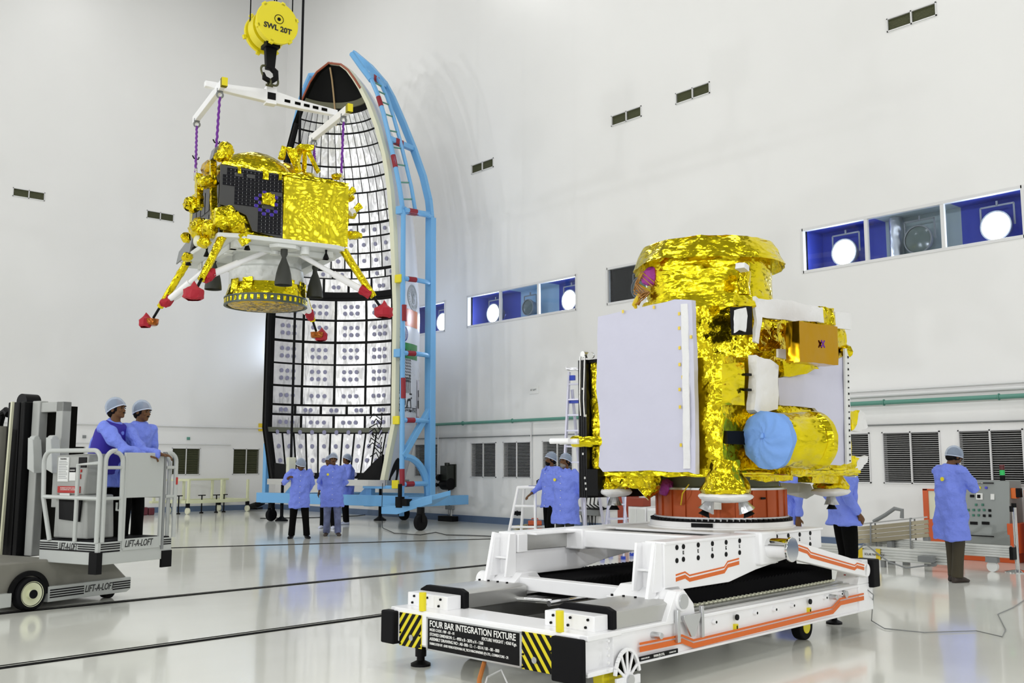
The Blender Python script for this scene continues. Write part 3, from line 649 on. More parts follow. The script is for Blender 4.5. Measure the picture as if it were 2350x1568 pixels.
# red clamps and cable ends at the rear
fx.part('red_clamp', MB().beam((1.80, 3.84, .46), (1.80, 3.99, .50), .02, .02).beam((1.80, 3.84, .50), (1.80, 3.99, .45), .02, .02), M_redp)
tag(MB().tube([FX.M @ Vector((1.84, 3.98, .45)), FX.M @ Vector((1.99, 4.0, .33)), on_z(2000, 1425, .02), on_z(2030, 1443, .01), on_z(2120, 1452, .01), on_z(2240, 1448, .01), on_z(2300, 1462, .01), on_z(2308, 1445, .01), on_z(2290, 1410, .01), on_z(2325, 1395, .01), on_z(2350, 1378, .01)], .005, 6).build('grey_cable', M_grey), 'thin grey cable from the fixture trailing over the floor to the right', 'cable')
tag(MB().tube([FX.M @ Vector((.95, .10, .17)), on_z(1100, 1560, .09), on_z(1098, 1600, .03), on_z(1100, 1680, .02)], .016, 8).build('orange_hose', mat('orange_hose', (.5, .16, .02), .5)), 'orange brown hose hanging below the black name plate', 'hose')
tag(MB().tube([on_z(1105, 1600, .03), on_z(1118, 1555, .09), on_z(1150, 1538, .12), on_z(1165, 1570, .05), on_z(1175, 1640, .01)], .007, 8).build('white_cable', M_frame), 'white flat cable looping on the floor below the name plate', 'cable')
# ================================================================ payload fairing half on its cradle
FF = Fr(-4.8, 25.87, -35.5)
PR = [(1.1, 2.05), (2.5, 2.39), (5.4, 2.385), (6.3, 2.33), (7.5, 2.24), (8.4, 2.13), (9.34, 1.95), (10.13, 1.72), (10.85, 1.42), (11.3, 1.17), (11.6, .97), (11.9, .74), (12.12, .48), (12.28, .0)]
def Rz(z):
    if z <= PR[0][0]: return PR[0][1]
    for (a, ra), (b_, rb) in zip(PR[:-1], PR[1:]):
        if a <= z <= b_:
            t = (z - a) / (b_ - a); return ra + (rb - ra) * t
    return 0
def cshift(z): return -.05 * max(0, z - 9) 
def fp(th, z, dr=0): r_ = max(0, Rz(z) + dr); return Vector((cshift(z) + r_ * math.cos(R(th)), r_ * math.sin(R(th)), z))
fa = Asm('payload_fairing', FF, (0, 1.2, 1.0), 'tall white rocket fairing half standing open, lined with silver quilted panels', 'fairing')
zs = [1.1, 1.8, 2.5, 3.5, 4.5, 5.4, 6.3, 7.0, 7.5, 8.0, 8.4, 8.9, 9.34, 9.75, 10.13, 10.5, 10.85, 11.08, 11.3, 11.45, 11.6, 11.75, 11.9, 12.02, 12.12, 12.2, 12.26, 12.28]
def grid(t0, t1, nt_, zz, dr, flip=False):
    mb = MB(); vs = [fp(t0 + (t1 - t0) * i / nt_, z, dr) for z in zz for i in range(nt_ + 1)]; m = nt_ + 1
    return mb.add(vs, [(j * m + i, j * m + i + 1, (j + 1) * m + i + 1, (j + 1) * m + i) for j in range(len(zz) - 1) for i in range(nt_)])
fa.part('outer_shell', grid(0, 180, 48, zs, 0), mat('fairing_white', (.74, .75, .79), .25), smooth=60)
M_inner = mat('dark_fairing_inner', (.004, .004, .004), .6, spec=.2)
fa.part('inner_skin', grid(0, 180, 48, zs, -.07), M_inner, smooth=60)
# rim flange along both edges
for th, m_ in ((0, M_cream), (180, M_dark)):
    b = MB(); P = []
    for z in zs:
        s = 1 if th == 0 else -1; x = fp(th, z).x
        P.append([(x + .02 * s, -.02, z), (x - .11 * s, -.02, z), (x - .11 * s, .06, z), (x + .02 * s, .12, z)])
    b.loft([[Vector(q) for q in r_] for r_ in P]); fa.part('rim_flange', b, m_, smooth=20)
b = MB().tube([fp(0, z, -.02) + Vector((.0, -.03, 0)) for z in zs if z > 11.2] + [fp(180, z, -.02) + Vector((0, -.03, 0)) for z in reversed(zs) if z > 11.2], .03, 8)
fa.part('nose_rim', b, mat('red_brown_rim', (.30, .07, .03), .5))
b = MB().tube([fp(180, z, -.11) + Vector((0, 0, 0)) for z in zs if z < 10.9], .05, 8); fa.part('side_seal', b, M_black)
def zrow(py, th=132, dr=-.09):
    z = 5.0
    for _ in range(12): z = FF.pl(770, py, 1, max(.3, (Rz(z) + dr)) * math.sin(R(th))).z
    return z
ring = MB()
def hoop(z, w, dr, m_, nme):
    mb = MB(); N_ = 40; vs = []
    for i in range(N_ + 1):
        th = 180 * i / N_; vs += [fp(th, z, dr), fp(th, z, dr - .05), fp(th, z + w, dr - .05), fp(th, z + w, dr)]
    mb.add(vs, [(4 * i + j, 4 * i + (j + 1) % 4, 4 * i + 4 + (j + 1) % 4, 4 * i + 4 + j) for i in range(N_) for j in range(4)]); return fa.part(nme, mb, m_, smooth=30)
hoop(zrow(247), .13, -.06, mat('khaki_ring', (.16, .16, .10), .5), 'nose_ring')
hoop(zrow(684), .16, -.06, M_black, 'stringer_ring'); hoop(zrow(993), .13, -.06, mat('olive_ring', (.13, .14, .10), .5), 'stringer_ring')
fa.part('pull_cord', MB().tube([fp(128, z, -.12) for z in (10.95, 11.3, 11.7, 12.0, 12.2)], .025, 8), mat('tan_cord', (.55, .38, .2), .6))
# silver quilted panels
rows = [  # top px, bottom px at the back, columns of 22.5deg split by, discs (nx, nz)
    (260, 284, 3, None), (284, 306, 3, None), (307, 340, 3, None), (340, 383, 3, None), (384, 411, 3, None), (412, 444, 3, None), (445, 489, 2.5, None), (490, 514, 2.5, None),
    (517, 545, 2.2, (1, 1)), (546, 582, 2.2, (1, 1)), (583, 618, 2.2, (1, 1)), (622, 640, 1.6, (1, 1)), (640, 680, 1.25, (2, 1)),
    (690, 735, 1, (3, 2)), (737, 785, 1, (3, 2)), (788, 837, 1, (3, 2)), (838, 887, 1, (3, 2)), (889, 930, 1, (3, 1)), (932, 952, 1.25, (2, 1)), (954, 986, 1, (3, 1))]
M_dot = mat('lavender_disc', (.30, .30, .44), .5)
tiles = []
def tile(mb, t0, t1, z0, z1, dots, dr=-.095, shear=0):
    nu, nv = max(2, int((t1 - t0) / 3)), max(2, int((z1 - z0) / .2)); base = len(mb.v); vs = []
    for j in range(nv + 1):
        for i in range(nu + 1):
            u, v = i / nu, j / nv; e = 0 if (i in (0, nu) or j in (0, nv)) else .018 + .012 * noise.noise(Vector((t0 + u * 9, z0 * 3 + v * 7, 1)))
            vs.append(fp(t0 + (t1 - t0) * u, z0 + (z1 - z0) * v, dr - e))
    mb.m(0).add(vs, [(j * (nu + 1) + i, j * (nu + 1) + i + 1, (j + 1) * (nu + 1) + i + 1, (j + 1) * (nu + 1) + i) for j in range(nv) for i in range(nu)])
    if dots:
        nx, nz = dots; mb.m(1)
        for a_ in range(nx):
            for c_ in range(nz):
                th = t0 + (t1 - t0) * (.5 + (a_ - (nx - 1) / 2) * .22); z = z0 + (z1 - z0) * (.5 + (c_ - (nz - 1) / 2) * .36); rad = .06
                vs = [fp(th, z, dr - .042)] + [fp(th + math.degrees(math.cos(2 * PI * q / 16) * rad / Rz(z)), z + math.sin(2 * PI * q / 16) * rad, dr - .04) for q in range(16)]
                mb.add(vs, [(0, 1 + q, 1 + (q + 1) % 16) for q in range(16)])
big, rest = [], MB()
for (pt, pb, spl, dots) in rows:
    z1, z0 = zrow(pt), zrow(pb); step = 22.5 / spl; th = 175.5; k = 0
    while th - step > 2:
        g_ = .9 / max(1, spl * .8)
        vis = th > 88
        area_ = step * (z1 - z0)
        (big if vis else [rest]).append((area_, th - step + g_, th - g_, z0 + .018, z1 - .018, dots)) if vis else tile(rest, th - step + g_, th - g_, z0 + .018, z1 - .018, dots)
        th -= step; k += 1
ztop, zbot = zrow(996), 1.28
for k in range(11):          # long tapering panels at the foot
    t1 = 175.5 - k * 8.6; big.append((8.6 * 1.2, t1 - 8.6 + .7, t1 - .7, zbot, ztop, (1, 4)))
big.sort(key=lambda q: -q[0])
for i, (a_, t0, t1, z0, z1, dots) in enumerate(big):
    if i < 96: mb = MB(); tile(mb, t0, t1, z0, z1, dots); fa.part('quilted_panel', mb, [M_silver, M_dot], smooth=50)
    else: tile(rest, t0, t1, z0, z1, dots)
o = fa.part('small_panels', rest, [M_silver, M_dot], smooth=50); o['kind'] = 'stuff'
# foot frame
fa.part('foot_ring', MB().loft([[Vector((math.cos(R(t)) * r_, math.sin(R(t)) * r_, z)) for r_, z in ((1.86, 1.12), (2.16, 1.12), (2.16, .98), (1.86, .98))] for t in range(0, 181, 6)]), M_steel, smooth=30)
fa.part('foot_beam', MB().box((-2.1, -.06, .98), (2.15, .06, 1.13)), M_steel, smooth=0)
fa.part('corner_gusset', MB().prism([(1.15, .0, 1.13), (1.95, .0, 1.13), (2.0, .0, 1.75), (1.75, .0, 1.6)], (0, .06, 0)), M_black, smooth=0)
fa.part('corner_gusset', MB().prism([(-1.9, .0, 1.13), (-1.35, .0, 1.13), (-1.35, .0, 1.5), (-1.9, .0, 1.55)], (0, .06, 0)), M_black, smooth=0)
fa.part('access_hole', MB().add([fp(5 + 5.5 * (1 + math.cos(q * PI / 12)), 1.12 + .55 * math.sin(q * PI / 12), .006) for q in range(13)], [tuple(range(13))]), M_black, smooth=0)
# paint on the outside: flag, wheel, crest, emblem, poster
def patch(name, t0, t1, z0, z1, m_, dr=.008, n=10): return fa.part(name, grid(t0, t1, n, [z0 + (z1 - z0) * i / 4 for i in range(5)], dr), m_, smooth=60)
def zx(px, py, x=2.36, y=.35):      # height of a mark on the outside near the rim
    return FF.pl(px, py, 0, x).z
zo1, zo0 = zx(930, 707), zx(930, 747); zg1, zg0 = zx(930, 786), zx(930, 822)
patch('flag_saffron', .5, 27, zo0, zo1, mat('flag_saffron', (.70, .18, .04), .3)); patch('flag_green', .5, 27, zg0, zg1, mat('flag_green', (.02, .22, .04), .3))
def surf(mb, polys, tc, zc, sc_, dr=.012):
    """flat outline (u right, v up) wrapped on the outside; u grows with the angle"""
    for pl_ in polys:
        vs = [fp(tc + math.degrees(u * sc_ / Rz(zc)), zc + v * sc_, dr) for u, v in pl_]; mb.add(vs, [tuple(range(len(vs)))])
def ringp(r0, r1, cx=0, cy=0, n=24, a0=0, a1=360):
    out = []
    for i in range(n):
        p, q = R(a0 + (a1 - a0) * i / n), R(a0 + (a1 - a0) * (i + 1) / n)
        out.append([(cx + r0 * math.cos(p), cy + r0 * math.sin(p)), (cx + r1 * math.cos(p), cy + r1 * math.sin(p)), (cx + r1 * math.cos(q), cy + r1 * math.sin(q)), (cx + r0 * math.cos(q), cy + r0 * math.sin(q))])
    return out
def line(u0, v0, u1, v1, w):
    d = Vector((u1 - u0, v1 - v0)).normalized(); n = Vector((-d.y, d.x)) * w / 2
    return [(u0 + n.x, v0 + n.y), (u1 + n.x, v1 + n.y), (u1 - n.x, v1 - n.y), (u0 - n.x, v0 - n.y)]
b = MB(); zc = (zo0 + zg1) / 2
surf(b, ringp(.86, 1, n=32) + [line(0, 0, math.cos(R(a_)) * .9, math.sin(R(a_)) * .9, .05) for a_ in range(0, 360, 15)] + ringp(0.0, .13), 7, zc, .2); fa.part('flag_wheel', b, mat('navy_paint', (.03, .03, .25), .4), smooth=0)
b = MB(); zc = zx(938, 679)
surf(b, ringp(.85, 1, n=30) + ringp(.6, .66, n=24) + [line(math.cos(R(a_)) * .68, math.sin(R(a_)) * .68, math.cos(R(a_)) * .84, math.sin(R(a_)) * .84, .07) for a_ in range(0, 360, 15)] + ringp(.1, .3, 0, .25) + ringp(.1, .28, 0, -.2) + [line(-.3, -.75, .3, -.75, .3)], 20, zc, .34); fa.part('crest', b, mat('silver_crest', (.35, .37, .37), .4), smooth=0)
b = MB(); zc = zx(912, 850)
lion = ringp(.18, .24, -.25, .55, 16) + ringp(.05, .10, -.33, .58, 8) + ringp(.05, .10, -.17, .58, 8) + [line(-.3, .45, -.2, .45, .04), line(-.05, .75, .1, .55, .05), line(.1, .55, .3, .6, .06), line(.3, .6, .32, .75, .04)]
for r_ in range(8):
    for c_ in range(5): lion.append(line(-.1 + c_ * .1, .42 - r_ * .1, -.04 + c_ * .1, .35 - r_ * .1, .035))
lion += [line(-.05, -.2, -.08, -.72, .04), line(.08, -.2, .06, -.72, .03), line(.18, -.2, .18, -.72, .04), line(.3, -.1, .32, -.75, .04), line(-.3, .2, -.32, -.7, .05), line(-.4, -.74, .45, -.74, .05), line(-.4, -1.3, .45, -1.3, .06)]
lion += ringp(.17, .21, -.18, -1.02, 18) + [line(-.18, -1.02, -.18 + .18 * math.cos(R(a_)), -1.02 + .18 * math.sin(R(a_)), .015) for a_ in range(0, 360, 30)] + [line(.1, -1.2, .16, -.95, .06), line(.16, -.95, .36, -.92, .08), line(.36, -.92, .4, -1.2, .05), line(.4, -.9, .46, -.85, .06)]
surf(b, lion, 9.5, zc, .75); fa.part('lion_emblem', b, M_btext, smooth=0)
def surf_text(s_, size, m_, tc, zc, name, align='LEFT'):
    t = text(s_, size, m_, fa.root, (0, 0, 0), (1, 0, 0), (0, 1, 0), name=name, align=align, depth=.001)
    for v in t.data.vertices: v.co = fa.T @ (fp(tc + math.degrees(v.co.x / Rz(zc)), zc + v.co.y, .014))
    return t
surf_text('सत्यमेव जयते', .20, M_btext, 2, zx(912, 945), 'motto')
patch('poster', 27.5, 35, zx(965, 975), zx(965, 870), mat('poster_white', (.74, .70, .76), .4), .012)
b = MB(); zc = zx(965, 915)
surf(b, [[(-.1, .3), (.05, .33), (.1, .1), (-.05, .05)], [(-.07, .05), (0, .05), (.0, -.05), (-.05, -.05)], [(-.12, -.05), (.1, -.03), (.12, -.3), (-.1, -.32)]], 31, zc, .75, .018); fa.part('poster_spacecraft', b, M_black, smooth=0)
surf_text('Chandrayaan-3', .075, M_redp, 27.9, zx(965, 958), 'poster_title')
# loose harness at the right of the foot
b = MB(); random.seed(3)
for i in range(9):
    z = 1.7 + i * .12; th = 118 - i * 2.0
    b.tube([Vector((1.45 + .1 * math.sin(i * 2), .15, z)), Vector((1.6, .1 + .1 * math.cos(i), z + .1)), Vector((1.75 + .05 * math.sin(i), .15, z - .05)), Vector((1.85, .12, z + .12))], .014, 6)
fa.part('cable_harness', b, M_black)
# ---------------------------------------------------------------- cradle
cr = Asm('fairing_cradle', FF, (0, .8, 0), 'sky blue steel cradle on black castors behind and beside the open fairing', 'cradle')
b = MB().box((-2.45, -.12, .50), (2.75, .12, .76)); cr.part('base_beam', b, M_blue, bevel=.01)
cr.part('base_beam', MB().box((-2.3, 2.3, .50), (1.6, 2.5, .74)), M_blue, bevel=.01)
for x in (-2.3, -1.0, 1.5, 2.62): cr.part('base_beam', MB().box((x - .11, .0, .48), (x + .11, 2.5, .72)), M_blue, bevel=.01)
for x in (-1.2, .25, 1.5):
    cr.part('base_post', MB().box((x - .09, .05, .74), (x + .09, .2, 1.02)).prism([(x - .09, .1, .74), (x - .4, .1, .74), (x - .09, .1, 1.0)], (0, .05, 0)), M_blue, bevel=.005)
cr.part('post_head', MB().box((1.4, -.05, 1.0), (2.6, .05, .92)), M_blue, bevel=.005)
M_redd = mat('dark_red_tape', (.26, .008, .02), .5)
p1 = cr.part('front_post', MB().cyl((2.65, 0, .28), (2.57, 0, 7.8), .062, n=20), M_blue)
p2 = cr.part('rear_post', MB().beam((2.68, 1.0, .6), (2.62, 1.0, 7.8), .20, .2, (0, 1, 0)), M_blue, bevel=.01)
lx_ = FF.pl(610, 1100, 1, .8).x; cr.part('left_post', MB().beam((lx_, .8, .6), (lx_, .8, 2.1), .13, .14, (0, 1, 0)), M_blue, bevel=.01)
for py in (482, 640, 811, 965, 1112):
    z = FF.pl(928, py, 0, 2.6).z; x0 = 2.62
    pts = [Vector((x0, .0, z)), Vector((x0 + .08, .35, z + .01)), Vector((x0 + .1, .7, z + .01)), Vector((x0 + .0, 1.05, z))]
    cr.part('hoop', MB().tube(pts, .06, 8), M_blue); cr.part('clamp', MB().box((x0 - .22, -.1, z - .1), (x0 - .02, .1, z + .1)), M_blue if py in (482, 811) else M_yellow, bevel=.01)
    cr.part('red_sleeve', MB().tube([pts[0].lerp(pts[1], .35) , pts[1].lerp(pts[2], .02)], .066, 8), M_redd)
for z0, z1 in ((1.0, 1.4), (3.1, 3.6), (5.0, 5.4)): cr.part('red_sleeve', MB().cyl((2.65, 0, z0), (2.64, 0, z1), .065, n=14), M_redd, p1)
cr.part('brace', MB().beam((2.66, .0, 1.7), (2.66, 1.0, 2.9), .15, .12, (1, 0, 0)), M_blue, bevel=.01)
pts = [(2.66, .05 + .9 * math.sin(R(a_)) , .75 + .95 * math.cos(R(a_))) for a_ in range(0, 91, 10)]
cr.part('curved_brace', MB().tube(pts, .09, 6), M_blue)
# upper curved ladder following the nose
def cl(pts, y): return [Vector(FF.pl(px, py, 1, y)) for px, py in pts]
inn = cl([(925, 484), (917, 430), (905, 370), (893, 315), (880, 260), (866, 215), (852, 182), (838, 160)], .1)
mid = cl([(953, 484), (944, 430), (931, 375), (917, 318), (903, 268), (889, 225), (876, 196), (862, 176)], .45)
out = cl([(988, 500), (984, 460), (971, 405), (950, 345), (926, 285), (900, 225), (882, 192), (850, 155), (812, 123)], 1.0)
up = cl([(852, 184), (830, 155), (808, 124)], .1)
for i, (P, r_, m_) in enumerate(((inn, .06, M_blue), (mid, .05, M_blue), (up, .08, M_blue))): cr.part('curved_rail', MB().tube(P, r_, 10), m_)
b = MB(); 
for a_, c_ in zip(out[:-1], out[1:]): b.beam(a_, c_ + (c_ - a_) * .03, .12, .17, (1, 0, 0))
cr.part('curved_beam', b, M_blue, bevel=.01)
def samp(P, t):
    t *= len(P) - 1; i = min(int(t), len(P) - 2); return P[i].lerp(P[i + 1], t - i)
for t in (.07, .17, .27, .37, .47, .57, .66, .75, .84): cr.part('rung', MB().cyl(samp(inn, t), samp(mid, t), .022, n=8), M_teal)
for t, u in ((.0, .02), (.42, .38), (.93, .72)):
    cr.part('cross_member', MB().beam(samp(inn, t), samp(out, u), .13, .13), M_blue, bevel=.008)
    cr.part('red_sleeve', MB().beam(samp(inn, t).lerp(samp(out, u), .2), samp(inn, t).lerp(samp(out, u), .5), .14, .14), M_redd)
for t in (.62, .25): cr.part('red_sleeve', MB().tube([samp(inn, t), samp(inn, t + .07)], .065, 8), M_redd)
cr.part('top_bracket', MB().tube(cl([(700, 200), (712, 172), (728, 172), (740, 180)], .3), .07, 8).tube(cl([(712, 172), (690, 225), (672, 300)], .5), .06, 8), M_blue)
cr.part('outrigger', MB().prism([(2.5, -.3, .42), (2.95, -.3, .42), (3.4, -.1, .62), (3.75, .5, .78), (3.3, .4, .55), (2.7, .3, .42)], (0, 0, .12)), M_blue, bevel=.01)
cr.part('outrigger', MB().prism([(2.4, -.45, .34), (2.9, -.45, .34), (3.6, 0, .6), (3.0, .1, .5)], (0, 0, .2)), M_blue, bevel=.01)
def castor(px, py, r_=.16):
    w = on_z(px, py, 0); l = FF.I @ w; c_ = Vector((l.x, l.y, 0))
    k = cr.part('castor', MB().cyl(c_ + Vector((-.06, 0, r_)), c_ + Vector((.06, 0, r_)), r_, n=32), M_rubber, bevel=.02)
    cr.part('castor_fork', MB().box(c_ + Vector((-.09, -.05, r_)), c_ + Vector((-.065, .05, r_ + .2))).box(c_ + Vector((.065, -.05, r_)), c_ + Vector((.09, .05, r_ + .2))).cyl(c_ + Vector((0, 0, r_ + .18)), c_ + Vector((0, 0, r_ + .34)), .09, n=16), M_black, k)
    return k
castor(622, 1196); castor(965, 1218, .19); castor(927, 1194, .18); castor(760, 1188, .15)
for px, py in ((646, 1196), (872, 1195)):
    l = FF.I @ on_z(px, py, 0)
    cr.part('support_jack', MB().lathe([(0, 0), (.17, 0), (.17, .03), (.09, .08), (.045, .12), (.045, .62), (.07, .62), (.07, .66), (.04, .66), (.04, .98), (0, .98)], (l.x, l.y, 0), n=20), M_black)
l = FF.I @ on_z(965, 1205, 0)
cr.part('jack_head', MB().cyl((2.9, -.35, .5), (2.9, -.35, 1.05), .05).cyl((2.9, -.35, .5), (2.9, -.35, .75), .11).bc((3.0, -.3, .62), (.3, .2, .16)), M_black)
tag(MB().tube([on_z(878, 1110, 1.1), on_z(876, 1180, .3), on_z(878, 1212, .02), on_z(905, 1224, .01), on_z(965, 1228, .01), on_z(1000, 1222, .01), on_z(1025, 1228, .01), on_z(1080, 1229, .01), on_z(1150, 1232, .01)], .008, 6).build('black_cable', M_black), 'black cable lying on the floor right of the blue cradle', 'cable')
tag(MB().tube([on_z(597, 1190, .01), on_z(640, 1189, .01), on_z(720, 1188, .01), on_z(820, 1184, .01), on_z(850, 1180, .01)], .01, 6).build('black_cable', M_black), 'black cable lying under the blue cradle', 'cable')
# ================================================================ lunar lander hanging from its sling
LFx = -.2935 * 14.9
LF = Fr(LFx, 14.9, 31)
ld = Asm('lunar_lander', LF, (1.0, 1.25, 3.8), 'gold foil covered lander with four splayed legs hanging from the crane sling', 'lander')
M_cell = mat('solar_cells', (.003, .003, .006), .25, spec=.3); M_cellb = mat('solar_cell_violet', (.05, .02, .35), .25); M_cfrp = mat('grey_panel', (.055, .055, .055), .45)
M_wh = mat('lander_white', (.74, .76, .74), .45); M_copper2 = mat('copper_foil', (.42, .13, .03), .25, 1, bump=(20, .5, .02, 'foil', 2))
def lp(px, py, k, v): return LF.pl(px, py, k, v)
# body
b = MB().prism([(0, .02, 4.97), (1.93, .02, 4.97), (1.93, 2.35, 4.97), (1.6, 2.5, 4.97), (.25, 2.5, 4.97), (0, 2.3, 4.97)], (0, 0, 1.1))
ld.part('body', b, M_gold, crinkle=(.12, .018, 5), smooth=20)
ld.part('top_edge_fold', MB().prism([(-.08, -.05, 6.05), (1.96, -.05, 5.99), (2.0, -.02, 6.06), (-.05, .0, 6.12)], (0, .35, 0)), M_gold, crinkle=(.08, .012, 8), smooth=20)
# gold sheet on the near face: radial creases
b = MB(); N1, N2 = 46, 40; x0, x1, z0, z1 = .9, 1.98, 4.99, 6.0; vs = []
foc = [(1.6, 5.05), (1.62, 5.9), (.92, 5.75)]
for j in range(N2 + 1):
    for i in range(N1 + 1):
        x, z = x0 + (x1 - x0) * i / N1, z0 + (z1 - z0) * j / N2; h = 0
        for q, (fx_, fz_) in enumerate(foc):
            dx, dz = x - fx_, z - fz_; r_ = math.hypot(dx, dz); h += (.5 + .5 * math.sin(math.atan2(dz, dx) * (27 + 5 * q) + noise.noise(Vector((x * 4, z * 4, q))) * 3)) * math.exp(-r_ * 1.5) * min(1, r_ * 5) * .017
        h += noise.noise(Vector((x * 6, z * 6, 4))) * .01
        vs.append((x, -.03 - h, z))
b.add(vs, [(j * (N1 + 1) + i, j * (N1 + 1) + i + 1, (j + 1) * (N1 + 1) + i + 1, (j + 1) * (N1 + 1) + i) for j in range(N2) for i in range(N1)])
ld.part('foil_sheet', b, mat('creased_gold_sheet', (.90, .76, .03), .24, 1, bump=(5, .07, .03, 'foil', 2)), smooth=60)
# solar panel on the near face
sp_ = ld.part('solar_panel', MB().prism([(-.1, -.05, 5.42), (-.1, -.05, 6.04), (.86, -.05, 6.02), (.9, -.05, 5.0), (.42, -.05, 5.07), (.32, -.05, 5.3), (.05, -.05, 5.40)], (0, .02, 0)), M_cfrp, smooth=0)
cb = MB(); cv = MB(); dt = MB()
for i in range(15):
    for j in range(17):
        x = -.06 + i * .062; z = 5.05 + j * .0565
        if x > .83 or (j < 7 and x < .45) or (i < 3 and 7 <= j < 12) or (i < 1 and j > 14) or (x > .66 and j in (11,)) or (.5 < x < .72 and 7 <= j <= 10) or (j == 15 and i in (3, 4, 6, 7)) or (j < 2 and i < 9): continue
        tgt = cv if (.42 < x < .8 and 5 <= j <= 11 and (i + j) % 2 and (x - .61) ** 2 + (z - 5.52) ** 2 < .045) else cb
        tgt.box((x, -.056, z), (x + .056, -.051, z + .05))
        dt.box((x + .054, -.058, z + .02), (x + .060, -.0565, z + .032))
ld.part('cell_array', cb, M_cell, sp_, smooth=0); ld.part('cell_array', cv, M_cellb, sp_, smooth=0); ld.part('cell_tabs', dt, M_alu, sp_, smooth=0)
ld.part('star_sensor', MB().box((.54, -.10, 5.50), (.74, -.03, 5.68)), M_goldb, crinkle=(.05, .03, 12), smooth=20)
for x in (.16, .55, .8): ld.part('foil_strip', MB().box((x, -.07, 5.93 if x != .55 else 5.9), (x + (.09 if x == .55 else .05), -.055, 6.05)), M_goldb, crinkle=(.04, .008, 20), smooth=20)
# left face: dark panels with gold posts and pods
b = MB().prism([(-.03, .15, 5.0), (-.03, 2.1, 5.0), (-.03, 1.9, 5.95), (-.03, .2, 6.0)], (.02, 0, 0)); lpn = ld.part('side_panel', b, M_cfrp, smooth=0)
cb = MB()
for j in range(2):
    for i in range(6): cb.box((-.04, .25 + i * .28, 5.1 + j * .42), (-.03, .48 + i * .28, 5.45 + j * .42))
ld.part('cell_array', cb, M_cell, lpn, smooth=0)
ld.part('radiator', MB().prism([(-.16, 1.5, 4.95), (-.18, 2.35, 4.90), (-.14, 2.35, 5.12), (-.10, 1.5, 5.3)], (.02, 0, 0)), M_grey, smooth=0)
def blob(name, px, py, k, v, r_, m_=None, cr_=(.05, .03, 11), shift=(0, 0, 0)):
    p = lp(px, py, k, v) + Vector(shift); b = MB().sph(p, r_, 12); return ld.part(name, b, m_ or M_goldf, crinkle=cr_, smooth=20)
ld.part('corner_post', MB().beam(lp(456, 402, 0, -.25), lp(458, 478, 0, -.25), .10, .12), M_gold, crinkle=(.06, .01, 14), smooth=20)
ld.part('corner_post', MB().beam(lp(488, 372, 0, -.12), lp(492, 545, 0, -.12), .09, .10), M_gold, crinkle=(.06, .008, 14), smooth=20)
blob('thruster_pod', 477, 418, 0, -.2, (.16, .16, .10)); blob('thruster_pod', 440, 470, 0, -.35, (.13, .12, .13)); blob('thruster_pod', 455, 525, 0, -.3, (.14, .22, .17)); blob('thruster_pod', 480, 525, 0, -.2, (.12, .2, .15)); blob('thruster_pod', 427, 545, 0, -.4, (.08, .08, .08)); blob('thruster_pod', 470, 555, 0, -.25, (.1, .12, .10)); blob('thruster_pod', 430, 590, 0, -.25, (.09, .1, .08))
ld.part('camera_head', MB().cyl(lp(431, 478, 0, -.42), lp(437, 470, 0, -.35), .05, .06), M_black)
ld.part('antenna_dish', MB().sph(lp(453, 553, 0, -.32), (.06, .11, .09), 16), M_cream)
# near left corner foil bundle (throttling valve cover)
blob('foil_bundle', 518, 500, 1, -.14, (.20, .14, .19), M_gold, (.07, .05, 9)); ld.part('foil_box', MB().prism([lp(519, 497, 1, -.28), lp(546, 485, 1, -.28), lp(559, 507, 1, -.28), lp(531, 524, 1, -.28)], (0, .2, 0)), M_goldb, crinkle=(.07, .012, 9), smooth=20)
blob('foil_bundle', 545, 522, 1, -.12, (.14, .10, .11)); ld.part('foil_bag', MB().prism([lp(546, 538, 1, -.2), lp(568, 536, 1, -.2), lp(575, 555, 1, -.2), lp(560, 563, 1, -.2)], (0, .16, 0)), M_goldb, crinkle=(.05, .02, 12), smooth=20)
ld.part('white_bracket', MB().prism([lp(541, 548, 1, -.1), lp(550, 550, 1, -.1), lp(572, 562, 1, -.1), lp(556, 567, 1, -.1)], (0, .1, 0)), M_wh)
# right side protrusions
for px, py, sx, sz in ((802, 450, .08, .10), (806, 492, .10, .07), (812, 540, .17, .07), (806, 440, .05, .06)): blob('side_thruster', px, py, 1, .8, (sx, .1, sz))
ld.part('thruster_nozzle', MB().cyl(lp(806, 492, 1, .6), lp(826, 472, 1, .6), .045, .065), M_goldb, crinkle=(.05, .01, 15)); ld.part('thruster_collar', MB().cyl(lp(803, 490, 1, .6), lp(812, 484, 1, .6), .06, .06), M_white)
ld.part('thruster_nozzle', MB().cyl(lp(799, 447, 1, .6), lp(812, 435, 1, .6), .045, .06), M_goldb, crinkle=(.05, .01, 15))
# top deck: fuel tank domes, ramp arms, tripod, instrument
b = MB().sph((.70, .95, 6.10), (.66, .62, .50), 28); ld.part('tank_dome', b, M_gold, crinkle=(.14, .02, 4), smooth=30)
ld.part('tank_dome', MB().sph((1.25, 1.3, 6.10), (.5, .6, .52), 24), mat('amber_gold', (.70, .45, .02), .2, 1, bump=(10, .4, .03, 'foil', 2)), crinkle=(.14, .02, 4), smooth=30)
ld.part('tank_dome', MB().sph((1.55, .9, 6.06), (.32, .4, .34), 20), M_gold, crinkle=(.1, .02, 5), smooth=30)
for a_, c_, d_ in (((645, 365), (652, 340), (665, 345)), ((660, 345), (676, 345), (682, 380))):
    ld.part('feed_pipe', MB().tube([lp(*a_, 1, .5), lp(*c_, 1, .5), lp(*d_, 1, .5), lp(686, 395, 1, .5)], .055, 10), M_gold, crinkle=(.06, .012, 14), smooth=20)
